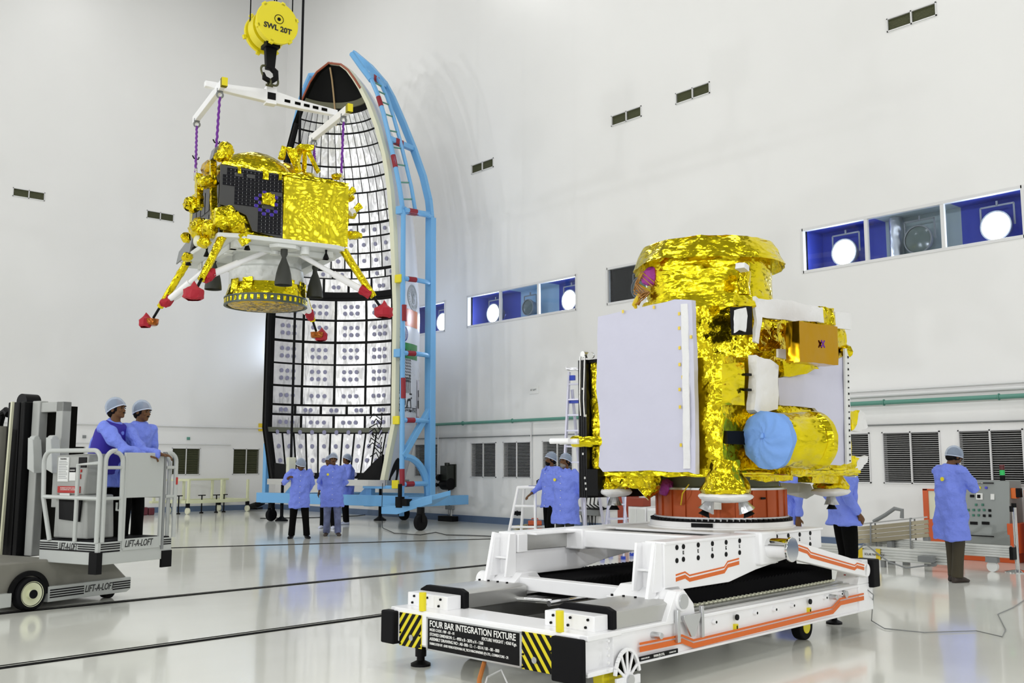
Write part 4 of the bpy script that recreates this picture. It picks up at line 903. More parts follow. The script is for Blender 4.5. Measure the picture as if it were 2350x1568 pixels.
b = MB().prism([lp(678, 338, 1, .5), lp(690, 331, 1, .5), lp(721, 332, 1, .5), lp(722, 342, 1, .5), lp(705, 345, 1, .5)], (0, .3, 0)); tp_ = ld.part('tripod', b, M_goldb, crinkle=(.06, .012, 12), smooth=20)
for q1, q2, y2 in (((690, 340), (680, 388), .3), ((700, 342), (698, 395), .9), ((706, 345), (731, 396), .5)): ld.part('tripod_leg', MB().tube([lp(*q1, 1, .6), lp(*q2, 1, y2)], .04, 8), M_goldb, tp_, crinkle=(.06, .01, 14), smooth=20)
ld.part('instrument_box', MB().prism([lp(488, 362, 1, .2), lp(494, 338, 1, .2), lp(507, 332, 1, .2), lp(508, 360, 1, .2)], (0, .22, 0)), mat('grey_instrument', (.2, .2, .22), .4), smooth=0)
blob('camera_bundle', 518, 347, 1, .1, (.12, .12, .15)); blob('camera_bundle', 512, 362, 1, .1, (.14, .1, .07))
blob('foil_bundle', 480, 385, 0, -.1, (.10, .3, .12), mat('amber_gold', (0, 0, 0)), (.07, .02, 8)); blob('top_bracket', 775, 405, 1, .1, (.10, .1, .05), M_goldf)
# lifting eyes
for px, py, y in ((783, 408, .05), (494, 372, .4), (449, 397, .9), (724, 392, 1.9)):
    p = lp(px, py, 1, y); ld.part('lifting_eye', MB().torus(p + Vector((0, 0, .02)), .045, .014, (1, 0, 0), 16, 6).cyl(p - Vector((0, 0, .12)), p, .03), M_steel)
# white underside
b = MB().prism([(-.12, -.12, 4.90), (.15, -.2, 4.90), (1.75, -.2, 4.90), (2.0, -.05, 4.90), (2.05, 2.3, 4.90), (1.8, 2.6, 4.90), (.1, 2.6, 4.90), (-.15, 2.2, 4.90)], (0, 0, .07)); dk_ = ld.part('deck', b, M_wh, bevel=.01)
ld.part('deck_beam', MB().beam((.15, .2, 4.86), (1.85, .2, 4.86), .1, .12).beam((.15, 1.9, 4.86), (1.85, 1.9, 4.86), .1, .12).beam((.2, 0, 4.86), (.2, 2.2, 4.86), .1, .12).beam((1.7, 0, 4.86), (1.7, 2.2, 4.86), .1, .12), M_wh, dk_)
C_ = (1.0, 1.05, 0)
ld.part('interface_cylinder', MB().lathe([(.56, 4.92), (.56, 4.70), (.60, 4.66), (.60, 4.44), (.585, 4.42), (0, 4.42)], C_, n=56), mat('wrinkled_white', (.72, .74, .72), .35, bump=(5, .5, .03, 'foil', 2)), smooth=40)
ld.part('foil_skirt', MB().lathe([(.57, 4.46), (.60, 4.36), (.655, 4.20)], C_, n=56), M_gold, crinkle=(.07, .015, 9), smooth=20)
ri = ld.part('separation_ring', MB().lathe([(.655, 4.21), (.672, 4.21), (.672, 4.19), (.66, 4.19), (.66, 4.10), (.672, 4.10), (.672, 4.08), (.63, 4.08), (.63, 4.21)], C_, n=64), mat('dark_green_ring', (.07, .09, .07), .35, .5))
b = MB()
for i in range(40):
    a_ = 2 * PI * i / 40; b.bc((C_[0] + math.cos(a_) * .66, C_[1] + math.sin(a_) * .66, 4.145), (.012, .045, .075), (0, 0, a_))
ld.part('ring_windows', b, M_goldb, ri, smooth=0)
ld.part('bottom_foil', MB().lathe([(.63, 4.10), (.55, 4.07), (.3, 4.055), (0, 4.05)], C_, n=40), M_amber if False else mat('bottom_gold', (.62, .40, .03), .2, 1, bump=(14, .6, .03, 'foil', 2)), crinkle=(.09, .02, 8), smooth=20)
for i, a_ in enumerate((200, 225, 290, 320, 345)):
    x = C_[0] + math.cos(R(a_)) * .62; y = C_[1] + math.sin(R(a_)) * .62
    ld.part('foil_flap', MB().bc((x, y, 4.36), (.02, .17, .22), (0, 0, R(a_))), M_gold, crinkle=(.06, .015, 10), smooth=20)
# main engines
def nozzle(x, y, z0, s=1.0):
    prof = [(.055, .60), (.055, .49), (.032, .44), (.045, .40), (.085, .30), (.115, .18), (.133, .06), (.137, 0), (.128, .004), (.10, .18), (.0, .42)]
    return ld.part('engine_nozzle', MB().lathe([(r_ * s, h * s) for r_, h in prof], (x, y, z0), n=32), M_glassn, smooth=50)
p = lp(650, 655, 2, 4.27); nozzle(p.x, p.y, 4.27); ld.part('engine_mount', MB().prism([(p.x - .25, p.y - .03, 4.84), (p.x - .14, p.y - .14, 4.84), (p.x + .14, p.y - .14, 4.84), (p.x + .25, p.y - .03, 4.84), (p.x + .14, p.y + .16, 4.84), (p.x - .14, p.y + .16, 4.84)], (0, 0, .06)), M_wh, bevel=.006)
p = lp(722, 683, 2, 4.27); nozzle(p.x, p.y, 4.27); p = lp(489, 662, 2, 4.35); nozzle(p.x, p.y, 4.33); nozzle(1.1, 2.1, 4.32)
for px, py, h in ((474, 590, .1), (567, 575, .1), (432, 610, .12), (748, 595, .1)):
    p = lp(px, py, 2, 4.75); ld.part('small_nozzle', MB().lathe([(.02, .14), (.015, .09), (.05, 0), (.0, .05)], (p.x, p.y, 4.76), n=16), M_black)
for px in (525, 596, 630, 700): p = lp(px, 575, 2, 4.85); ld.part('strut_socket', MB().cyl((p.x, p.y, 4.78), (p.x, p.y, 4.92), .07, n=16), M_wh)
# legs
FT = {'a': (347, 738), 'b': (445, 675), 'c': (728, 768), 'd': (880, 716)}
TP = {'a': (-.05, 2.0), 'b': (-.03, -.06), 'c': (1.95, 2.3), 'd': (1.90, -.05)}
ST = {'a': ((.25, 1.4), (.5, 1.9)), 'b': ((.75, .25), (.2, .7)), 'c': ((1.7, 1.6), (1.3, 1.9)), 'd': ((1.25, .2), (1.75, .8))}
for k, f_ in FT.items():
    F_ = lp(*f_, 2, 3.95); T_ = Vector((*TP[k], 4.93)); d_ = T_ - F_
    K_ = F_ + d_ * .24
    lg = ld.part('landing_leg', MB().tube([K_, T_], [.055, .065], 12), M_goldf, crinkle=(.06, .008, 16), smooth=20)
    ld.part('leg_piston', MB().tube([F_ + d_ * .06, K_], .022, 10), M_black, lg)
    kn = F_ + d_ * .34
    for i, s_ in enumerate(ST[k]):
        if i and k in 'bd': continue
        S_ = Vector((*s_, 4.84)); q = kn.lerp(S_, .12) + Vector((0, 0, -.05))
        ld.part('side_strut', MB().tube([q, q.lerp(S_, .45), q.lerp(S_, .451), S_], [.055, .055, .04, .04], 14), M_white, lg)
    ld.part('red_wrap', MB().tube([kn + Vector((0, 0, -.06)), kn.lerp(Vector((*ST[k][0], 4.84)), .14) + Vector((0, 0, -.05))], [.08, .075], 8), M_red, lg, crinkle=(.05, .03, 12), smooth=25)
    out = Vector((F_.x - 1.0, F_.y - 1.25, 0)).normalized()
    ld.part('foot_pad', MB().lathe([(0, -.02), (.13, -.02), (.12, -.10), (.10, -.13), (0, -.13)] , F_ + Vector((0, 0, .06)), n=14), M_copper2, lg, smooth=20)
    big_ = k in 'bd'
    ld.part('red_cover', MB().lathe([(.0, .14), (.05, .08), (.145, -.0), (.15, -.10), (.13, -.13)] if big_ else [(.0, .03), (.13, .02), (.14, -.08), (.10, -.13)], F_ + Vector((0, 0, .05)) - (out * 0 if big_ else RTl * 0) + (Vector((0, 0, 0)) if big_ else Vector((.08 if k == 'c' else -.08, 0, -.01))), n=8), M_red, lg, crinkle=(.09, .03, 9), smooth=15) if False else None
    o_ = Vector((0, 0, .05)) if big_ else Vector((.09 if k == 'c' else -.09, .02, .03)); sc_ = 1 if big_ else .75
    ld.part('red_cover', MB().lathe([(0, .15 * sc_), (.06 * sc_, .06), (.15 * sc_, .0), (.15 * sc_, -.11), (.11 * sc_, -.14)], F_ + o_, n=9), M_red, lg, crinkle=(.1, .025, 8), smooth=15)
tag(MB().tube([LF.M @ lp(398, 600, 1, .2), LF.M @ lp(399, 690, 1, .2)], .003, 4).build('thread', M_offw), 'fine white thread hanging below the left legs of the lander', 'thread') if False else None
# ---------------------------------------------------------------- sling: spreader beam, cross bars, ropes
def onl(px, py, z): return LF.pl(px, py, 2, z)
zB = 7.62
bA, bB = onl(468, 196, zB), onl(790, 262, zB); bA = Vector((-.16, .9, zB)); bB = Vector((2.12, .95, zB - .06))
hk = Vector((.93, .92, zB))
sl = Asm('lifting_spreader', LF, (.93, .92, 7.5), 'long white lifting beam with a cross bar at each end below the yellow hook block', 'lifting beam')
d_ = (bB - bA); b = MB()
b.loft([[p_ + Vector((0, s1 * w_ / 2, s2 * h_ / 2)) for s1, s2 in ((-1, -1), (1, -1), (1, 1), (-1, 1))] for p_, w_, h_ in ((bA, .10, .09), (bA.lerp(bB, .2), .12, .14), (hk, .12, .22), (bA.lerp(bB, .7), .12, .15), (bB, .10, .10))])
ob = sl.part('main_beam', b, M_white, smooth=0, bevel=.008)
h = MB()
for t in (.60, .68, .75, .82, .89): q = bA.lerp(bB, t); h.bc(q + Vector((0, -.062, 0)), (.10, .006, .05), (0, R(1.5), 0))
sl.part('lightening_holes', h, M_dark, ob, smooth=0)
sl.part('load_plate', MB().box(hk + Vector((-.09, -.075, -.14)), hk + Vector((.09, .075, .16))), M_white, ob, bevel=.006); sl.part('serial_plate', MB().box(hk + Vector((-.07, -.08, -.07)), hk + Vector((.07, -.076, .05))), M_black, ob, smooth=0)
ends = []
for (n1, n2, zc) in (((447, 277), (516, 187), 7.52), ((713, 321), (804, 247), 7.40)):
    P_, Q_ = onl(*n1, zc), onl(*n2, zc); b = MB().beam(P_, Q_, .085, .13); cbp = sl.part('cross_bar', b, M_white, bevel=.008)
    dd = (Q_ - P_).normalized(); hz = MB(); sd = dd.cross(Vector((0, 0, 1)))
    sl.part('end_cap', MB().beam(Q_ - dd * .10, Q_ + dd * .005, .09, .135), M_yellow, cbp, smooth=0)
    for i in range(3):
        c_ = Q_ - dd * (.085 - i * .032); hz.beam(c_ + Vector((0, 0, .071)) - dd * .008, c_ - Vector((0, 0, .071)) + dd * .012, .094, .012, dd)
    sl.part('black_stripes', hz, M_black, cbp, smooth=0)
    for s_, e_ in ((P_ + dd * .18, 0), (Q_ - dd * .30, 1)):
        sl.part('shackle', MB().torus(s_ + Vector((0, 0, -.12)), .05, .016, dd, 16, 6, (1, 1)).cyl(s_ + Vector((0, 0, -.07)), s_ + Vector((0, 0, -.02)), .05), M_grey, cbp)
        ends.append(s_)
for i, (e_, tgt, lab) in enumerate(zip(ends, ((449, 397), (494, 372), (724, 392), (783, 408)), ('outermost left purple rope above the lander', 'second purple rope from the left, ending beside the grey instrument box', 'third purple rope from the left, ending behind the tripod', 'rightmost purple rope above the lander'))):
    y_ = (.9, .4, 1.9, .05)[i]; t_ = lp(*tgt, 1, y_)
    top = e_ + Vector((0, 0, -.16)); pts = [top.lerp(t_, k_ / 40) + Vector((.006 * math.sin(k_ * 1.6), .006 * math.cos(k_ * 1.6), 0)) for k_ in range(41)]
    o = MB().tube([LF.M @ q for q in pts], .02, 6).build('sling_rope', M_purple); tag(o, lab, 'rope', 'purple sling ropes')
    if i < 2:
        q = LF.M @ top.lerp(t_, .7); MB().tube([q + Vector((-.06, 0, .03)), q + Vector((-.02, .03, 0)), q + Vector((.03, -.02, -.02)), q + Vector((.05, 0, .02))], .012, 6).build('knot', M_black, o)
# ---------------------------------------------------------------- hook block
HB = Fr(-3.95, 15.85, 36)
hb = Asm('hook_block', HB, (0, 0, 8.3), 'yellow round twin sheave crane hook block marked SWL 20T', 'crane hook')
zc = 8.72
for y, nme in ((-.14, 'front_plate'), (.42, 'rear_plate')):
    b = MB().cyl((0.0, y - .03, zc), (0.0, y + .03, zc), .36 if y < 0 else .34, n=56)
    for a_ in (20, 75, 130, 200, 255, 310): b.bc((math.cos(R(a_)) * .35, y, zc + math.sin(R(a_)) * .35), (.07, .06, .07), (0, R(-a_), 0))
    pl_ = hb.part(nme, b, M_yellow, bevel=.008)
    if y < 0:
        hb.part('sheave_pin', MB().torus((0.02, y - .032, zc + .06), .075, .006, (0, 1, 0), 28, 6).cyl((.02, y - .035, zc + .06), (.02, y - .02, zc + .06), .03), M_black, pl_)
        hb.text('SWL 20T', .125, M_btext, pl_, (0, y - .032, zc - .14), (1, 0, -.05), (0, 0, 1), name='load_marking', align='CENTER', bold=.004, sx=1.0, depth=.004)
hb.part('sheave', MB().cyl((0, -.10, zc), (0, .03, zc), .31, n=48).cyl((0, .10, zc), (0, .32, zc), .32, n=48), M_yellow)
hb.part('hanger', MB().box((-.12, -.02, 8.36), (.12, .24, 8.46)).prism([(-.1, .06, 8.38), (.1, .06, 8.38), (.07, .06, 8.0), (-.07, .06, 8.0)], (0, .1, 0)), M_black, bevel=.01)
pts = [Vector((.0, .11, 8.2)), Vector((0, .11, 8.05)), Vector((.10, .11, 7.98)), Vector((.11, .11, 7.88)), Vector((.02, .11, 7.80)), Vector((-.09, .11, 7.84)), Vector((-.11, .11, 7.93))]
hb.part('hook', MB().tube(pts, [.05, .055, .055, .05, .05, .045, .02], 12), M_black)
M_olive = mat('olive_steel', (.10, .10, .05), .35, .6)
hb.part('master_link', MB().torus((0, .11, 7.90), .10, .02, (0, 1, 0), 28, 8, (1, 1.9)), M_olive)
hb.part('lower_shackle', MB().torus((0, .11, 7.78), .05, .018, (1, 0, 0), 20, 8, (1.3, 1)).cyl((-.06, .11, 7.73), (.06, .11, 7.73), .02), M_olive)
for i, (x, y, l) in enumerate(((-.30, .28, 'leftmost black hoist rope above the yellow hook block'), (-.02, -.05, 'black hoist rope rising from the middle of the hook block'), (.12, .2, 'thin black hoist rope rising behind the hook block disc'), (.30, -.05, 'black hoist rope at the right side of the hook block'))):
    o = MB().cyl(HB.M @ Vector((x, y, zc + .1)), HB.M @ Vector((x, y, ZC)), .011, n=8).build('hoist_rope', M_black); tag(o, l, 'rope', 'black hoist ropes')
# pendant control on its long cable
p = atd0 = W(0, 0, 0)
def atd(px, py, D):
    d = ray(px, py); return CAM + d * (D / d.dot(FH))
q0 = atd(668, 1050, 21.3)
pc = empty('pendant_control', Matrix.Translation(q0 + Vector((0, 0, -.52))), 'long cream crane pendant box held up by the left worker, hanging on a black cable', 'crane control')
MB().box((-.085, -.06, 0), (.085, .06, .52)).build('pendant_box', mat('pendant_cream', (.62, .63, .50), .45), pc, bevel=.015)
b = MB().tube([Vector((0, 0, .5)), Vector((0, 0, .8)), Vector((.0, 0, 3)), Vector((.0, 0, ZC - q0.z + .5))], .028, 8); b.build('pendant_cable', M_rubber, pc)
MB().tube([Vector((.06, -.08, .5)), Vector((.05, -.08, .2)), Vector((.06, -.09, -.3)), Vector((.06, -.09, -.9))], .004, 6).build('tag_line', M_cream, pc)
# ================================================================ propulsion module / orbiter on its adapter ring
OF = Fr(1.9245, 9.365, 41)
ob_ = Asm('spacecraft', OF, (0, 0, 1.30), 'large gold foil spacecraft with white blankets and a flared top cylinder on the orange ring', 'spacecraft')
def op(px, py, k=1, v=-.76): return OF.pl(px, py, k, v)
P_ = ob_.part
P_('body', MB().prism([(-.93, -.74, 1.44), (1.04, -.74, 1.44), (1.04, .62, 1.44), (-.93, .62, 1.44)], (0, 0, .95)), M_goldf, crinkle=(.07, .018, 7), smooth=20)
P_('body_top', MB().prism([(-.93, -.50, 2.38), (-.55, -.74, 2.38), (-.40, -.78, 2.38), (1.02, -.74, 2.38), (1.02, .60, 2.38), (-.93, .60, 2.38)], (0, 0, .46)), M_goldf, crinkle=(.07, .02, 7), smooth=20)
cyl_c = (-.06, .03, 0)
cy = P_('top_cylinder', MB().lathe([(.575, 2.5), (.585, 2.9), (.585, 3.2), (.585, 3.36), (.60, 3.42)], cyl_c, n=64), M_gold, crinkle=(.09, .010, 6), smooth=25)
P_('cylinder_bulge', MB().lathe([(.60, 2.0), (.62, 2.3), (.62, 2.85), (.60, 2.95)], (-.30, -.16, 0), n=40), M_gold, crinkle=(.07, .016, 8), smooth=22)
P_('flared_rim', MB().lathe([(.71, 3.33), (.67, 3.41), (.62, 3.51), (.60, 3.54), (.58, 3.53), (.60, 3.40)], cyl_c, n=26), M_gold, cy, crinkle=(.11, .022, 5), smooth=22)
P_('cylinder_lid', MB().lathe([(.60, 3.53), (.3, 3.53), (0, 3.53)], cyl_c, n=40), M_gold, cy, crinkle=(.12, .015, 6), smooth=22)
P_('corner_seam', MB().box((-.955, -.775, 1.46), (-.915, -.735, 2.4)), M_goldb, crinkle=(.05, .012, 16), smooth=20)
P_('bottom_flange', MB().box((-.96, -.78, 1.40), (1.07, .64, 1.47)), M_gold, crinkle=(.07, .012, 9), smooth=20)
b = MB().cyl((-.93, -.80, 1.435), (1.06, -.80, 1.435), .018, n=8); P_('flange_bead', b, M_goldb, crinkle=(.07, .006, 10), smooth=30)
# smooth cloth panels
def cloth(name, pts, th, m_, L=.07, amp=.010, fr=5, parent=None, bulge=0, nrm=None):
    b = MB().prism(pts, th); o = P_(name, b, m_, parent, crinkle=(L, amp, fr), smooth=50)
    return o
X0 = -.97
def ol(px, py): return OF.pl(px, py, 0, X0)
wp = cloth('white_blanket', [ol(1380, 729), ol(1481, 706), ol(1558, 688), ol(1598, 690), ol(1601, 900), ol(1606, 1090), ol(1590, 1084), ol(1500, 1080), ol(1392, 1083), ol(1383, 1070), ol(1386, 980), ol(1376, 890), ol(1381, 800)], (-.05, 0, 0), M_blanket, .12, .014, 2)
q1, q2 = ol(1582, 700), ol(1588, 1075); q1.x = q2.x = X0 - .062
P_('blanket_fold', MB().beam(q1, q2, .012, .07, (0, 1, 0)), M_wcloth, wp, crinkle=(.08, .008, 6), smooth=40)
for px, py in ((1570, 722), (1570, 755), (1571, 800), (1571, 838), (1571, 895), (1572, 935), (1574, 1022), (1597, 775), (1441, 717), (1512, 707), (1590, 975), (1578, 867)):
    q = ol(px, py); q.x = X0 - .066; P_('tape_tab', MB().bc(q, (.004, .022, .028)), M_tape, wp, smooth=0)
# right face
Y0 = -.78
def opf(pts, y=Y0): return [op(px, py, 1, y) for px, py in pts]
c1 = cloth('white_cloth', opf([(1733, 680), (1742, 685), (1800, 688), (1860, 700), (1888, 706), (1890, 740), (1820, 735), (1748, 728), (1747, 755), (1741, 788), (1732, 782), (1737, 735)], -.86), (0, .03, 0), M_wcloth, .06, .012, 8)
P_('foil_tuft', MB().prism(opf([(1888, 705), (1915, 708), (1918, 745), (1890, 742)], -.84), (0, .08, 0)), M_goldf, crinkle=(.04, .02, 14), smooth=20)
P_('white_flag', MB().prism(opf([(1917, 715), (1953, 720), (1953, 757), (1918, 753)], -.80), (0, .02, 0)), M_wcloth, smooth=0, bevel=.003)
cloth('white_cloth', opf([(1735, 814), (1750, 820), (1770, 826), (1787, 840), (1785, 870), (1788, 905), (1785, 940), (1752, 945), (1741, 950), (1732, 940), (1737, 880)], -.88), (0, .08, 0), M_wcloth, .06, .012, 8)
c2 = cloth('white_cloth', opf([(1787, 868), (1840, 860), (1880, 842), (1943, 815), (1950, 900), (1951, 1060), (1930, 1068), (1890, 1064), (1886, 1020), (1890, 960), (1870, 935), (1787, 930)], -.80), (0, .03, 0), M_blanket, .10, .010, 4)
b = MB().prism(opf([(1939, 800), (1948, 800), (1954, 1062), (1944, 1066)], -.83), (0, .02, 0)); es = P_('edge_strip', b, M_offw, smooth=0)
dt = MB()
for py in range(820, 1060, 14): q = op(1946 + (py - 800) * .02, py, 1, -.835); dt.bc(q, (.012, .006, .012 if py % 4 else .02))
P_('edge_studs', dt, M_black, es, smooth=0)
# black framed white patch, door, black aperture
b1 = P_('sensor_box', MB().prism(opf([(1686, 705), (1726, 703), (1727, 768), (1690, 768)], -.88), (0, .05, 0)), M_black, smooth=0)
cloth('white_patch', opf([(1686, 712), (1712, 706), (1716, 725), (1711, 762), (1697, 757), (1687, 765)], -.90), (0, .01, 0), M_wcloth, .04, .006, 12, b1)
P_('equipment_door', MB().prism(opf([(1657, 835), (1708, 833), (1710, 930), (1658, 930)], -.83), (0, .06, 0)), M_gold, crinkle=(.08, .010, 6), smooth=20)
P_('door_hinges', MB().bc(op(1716, 860, 1, -.85), (.07, .03, .02)).bc(op(1716, 895, 1, -.85), (.07, .03, .02)), M_black, smooth=0)
P_('aperture', MB().prism(opf([(1669, 989), (1715, 990), (1715, 1021), (1670, 1019)], -.80), (0, .03, 0)), M_black, smooth=0)
P_('foil_bulge', MB().prism(opf([(1735, 735), (1800, 735), (1830, 800), (1800, 820), (1740, 800)], -.84), (0, .1, 0)), M_goldf, crinkle=(.05, .025, 9), smooth=20)
P_('foil_bulge', MB().prism(opf([(1684, 672), (1730, 690), (1735, 705), (1684, 702)], -.86), (0, .15, 0)), M_gold, crinkle=(.05, .02, 9), smooth=20)
P_('chimney', MB().cyl(op(1707, 608, 1, -.62), op(1707, 680, 1, -.66), .055, .06), M_goldf, crinkle=(.05, .014, 12), smooth=20)
P_('white_cap', MB().bc(op(1704, 614, 1, -.69), (.11, .08, .05), (0, .15, .2)), M_wcloth, crinkle=(.04, .008, 12), smooth=30)
P_('white_patch', MB().prism(opf([(1786, 801), (1812, 802), (1812, 826), (1786, 820)], -.87), (0, .02, 0)), M_wcloth, smooth=0)
# amber box
a1, a2, a3, a4 = op(1834, 737, 1, -1.12), op(1922, 750, 1, -1.12), op(1924, 839, 1, -1.12), op(1836, 830, 1, -1.12)
ab = P_('amber_box', MB().prism([a1, a2, a3, a4], (0, .13, 0)), M_amber, crinkle=(.10, .008, 4), smooth=25, bevel=0)
q = (a1 + a3) / 2 + Vector((.04, -.012, .0)); P_('cross_mark', MB().beam(q + Vector((-.025, 0, -.03)), q + Vector((.025, 0, .03)), .006, .012, (1, 0, 0)).beam(q + Vector((.025, 0, -.03)), q + Vector((-.025, 0, .03)), .006, .012, (1, 0, 0)), M_purple, ab, smooth=0)
P_('box_support', MB().prism([op(1795, 830, 1, -.85), op(1850, 835, 1, -.95), op(1880, 845, 1, -.95), op(1845, 862, 1, -.9), op(1800, 865, 1, -.82)], (0, .2, 0)), M_goldf, crinkle=(.05, .018, 10), smooth=20)
P_('foil_peak', MB().sph(op(1943, 808, 1, -.8), (.06, .06, .07), 8), M_goldf, crinkle=(.05, .02, 9), smooth=10)
# camera barrel with blue cloth cover
Yb = -1.0; e0 = op(1764, 1010, 1, Yb); zB_ = e0.z; xe = e0.x
P_('barrel', MB().lathe([(.215, 0), (.225, .15), (.23, .35), (.24, .42), (.22, .46), (.25, .50), (.25, .56), (.18, .60), (0, .60)], (xe + .0, Yb, zB_), (.99, -.12, 0), 40), M_gold, crinkle=(.06, .010, 9), smooth=25)
P_('barrel_mount', MB().box((xe + .3, Yb, zB_ - .28), (xe + .62, -.74, zB_ + .27)), M_goldf, crinkle=(.06, .016, 9), smooth=20)
P_('barrel_knob', MB().cyl((xe + .66, Yb - .05, zB_ + .0), (xe + .74, Yb - .08, zB_), .03), M_goldf, crinkle=(.03, .008, 16))
M_bcl = mat('blue_cloth', (.18, .36, .78), .7, bump=(7, .5, .03, 'noise', 3))
vs = []; b = MB(); nr, na = 10, 36
for j in range(nr + 1):
    for i in range(na):
        t = 2 * PI * i / na; r_ = .232 * j / nr * (1 + .05 * math.sin(2 * t + 1)); dx = -.02 + .05 * (j / nr) ** 4 + .012 * math.sin(t * 9 + j) * (j / nr); cz = .03 * (1 - j / nr)
        vs.append((xe - .06 + dx, Yb + r_ * math.cos(t) , zB_ + cz + r_ * math.sin(t) * 1.06))
for i in range(na):
    t = 2 * PI * i / na; vs.append((xe + .06 + .03 * math.sin(3 * t), Yb + .225 * math.cos(t), zB_ + .235 * math.sin(t)))
b.add(vs, [(j * na + i, j * na + (i + 1) % na, (j + 1) * na + (i + 1) % na, (j + 1) * na + i) for j in range(nr + 1) for i in range(na)])
bc_ = P_('blue_cover', b, M_bcl, crinkle=(.05, .010, 9), smooth=40)
P_('cloth_knot', MB().sph((xe - .09, Yb, zB_ + .03), .022, 10), M_bcl, bc_, crinkle=(.02, .008, 30))
# left side: gold panel, folded solar array, white rods, ropes
P_('foil_panel', MB().box((-.95, .56, 1.46), (-.5, .72, 2.44)), M_goldf, crinkle=(.07, .014, 8), smooth=20)
M_arr = mat('black_array', (.003, .003, .004), .35, spec=.25)
b = MB()
for i in range(4): b.box((-1.0, .735 + i * .028, 1.20), (.9, .755 + i * .028, 2.47))
sa = P_('solar_array', b, M_arr, smooth=0)
for q1, q2 in (((-1.0, .60, 1.22), (-.6, .74, 1.46)), ((-.97, .62, 2.44), (-.80, .76, 2.47))): P_('array_edge', MB().box(q1, q2), M_black, sa, smooth=0)
P_('hinge_pulley', MB().cyl((-1.02, .76, 2.52), (-.96, .76, 2.52), .03).cyl((-1.02, .66, 2.50), (-.96, .70, 2.51), .03).tube([(-1.03, .78, 2.5), (-1.03, .79, 2.1), (-1.03, .78, 1.95)], .008, 6).tube([(-1.03, .72, 2.5), (-1.03, .74, 2.1), (-1.03, .73, 1.94)], .008, 6), M_steel, sa)
dt = MB()
for z in (1.28, 1.33, 1.38, 1.6, 1.72, 1.95, 2.2): dt.bc((-1.004, .76 + .02 * math.sin(z * 9), z), (.006, .02, .02))
P_('array_studs', dt, M_steel, sa, smooth=0)
qa = op(1382, 1013, 0, -1.0); ant = P_('foil_arm', MB().tube([qa + Vector((.1, -.05, 0)), qa + Vector((-.02, .06, 0)), qa + Vector((-.1, .28, 0))], [.06, .045, .05], 10), M_gold, crinkle=(.05, .012, 12), smooth=20)
for dz, l_ in ((.0, .0), (.005, .06)): P_('white_rod', MB().cyl(qa + Vector((-.12 - l_, .18 + l_, dz)), qa + Vector((-.17 - l_, .38 + l_, dz)), .026, n=16), M_white, ant, bevel=.004)
# thruster pods under the body
def pod(px, py, y, x=None, r_=.12, h=.22, pillow=True, noz=1, two=False):
    k, v = (0, x) if x is not None else (1, y)
    q = op(px, py, k, v); z = q.z
    c_ = P_('thruster_pod', MB().lathe([(r_ * .75, h), (r_ * .9, h * .6), (r_ * 1.35, h * .12), (r_ * 1.3, 0), (0, 0)], q, n=18), M_goldf, crinkle=(.05, .016, 10), smooth=20)
    if pillow: P_('white_pillow', MB().sph(q + Vector((0, 0, -.025)), (r_ * 1.45, r_ * 1.45, .05), 20), M_wcloth, c_, crinkle=(.05, .010, 9), smooth=40)
    for i in range(2 if two else 1):
        o = Vector((0, 0, 0)) if not two else (RTl * (.13 if i else -.13))
        p0 = q + o + Vector((0, 0, -.06)); ax = Vector((0, 0, -1)) + (RTl * (.45 if i else -.45) if two else Vector((0, 0, 0)))
        P_('silver_shade', MB().lathe([(.03, -.0), (.07, .09)], p0, ax, 16), M_alu, c_, crinkle=(.04, .006, 20), smooth=20)
        P_('thruster_nozzle', MB().lathe([(.025, .04), (.02, .08), (.05, .13), (.03, .13), (0, .09)], p0, ax, 16), M_black, c_)
    return c_
RTl = Vector((math.cos(R(41)), -math.sin(R(41)), 0))     # lateral direction inside the frame
pod(1409, 1122, 0, x=-.80, r_=.115, h=.20); pod(1666, 1133, -.72, r_=.155, h=.27, two=True); pod(1907, 1122, -.55, r_=.125, h=.20)
q = op(1492, 1118, 0, -.80); P_('foil_tube', MB().tube([q + Vector((.05, .0, .14)), q, q + Vector((-.04, .05, -.06))], [.09, .085, .08], 12), M_goldf, crinkle=(.05, .014, 10), smooth=20)
for q1, q2 in (((-.90, .05, 1.30), (-.8, .55, 1.43)), ((-.4, -.72, 1.36), (.1, -.62, 1.42)), ((.35, -.74, 1.34), (.8, -.6, 1.42))): P_('foil_skirt', MB().box(q1, q2), M_goldf, crinkle=(.06, .02, 9), smooth=20)
P_('grey_apron', MB().prism([op(1790, 1108, 1, -.3), op(1860, 1110, 1, -.3), op(1870, 1135, 1, -.3), op(1850, 1145, 1, -.3), op(1795, 1132, 1, -.3)], (0, .01, 0)), mat('translucent_grey_cloth', (.45, .45, .43), .6), crinkle=(.05, .008, 8))
# cloth covered antennas sticking out on the right
for pts, nme in (([(1953, 945), (1972, 942), (1985, 952), (1992, 978), (1975, 990), (1955, 988)], 'wrapped_antenna'), ([(1953, 1046), (1972, 1050), (1992, 1048), (1990, 1062), (1962, 1097), (1953, 1085)], 'wrapped_antenna')):
    w_ = P_(nme, MB().prism([op(px, py, 1, -.55) for px, py in pts], (0, .18, 0)), M_wcloth, crinkle=(.06, .018, 8), smooth=40)
    P_('foil_neck', MB().prism([op(px, py, 1, -.58) for px, py in (pts[0], pts[1], ((pts[0][0] + pts[4][0]) / 2, pts[4][1] - 8), pts[5])], (0, .1, 0)), M_goldb, w_, crinkle=(.05, .02, 12), smooth=20)
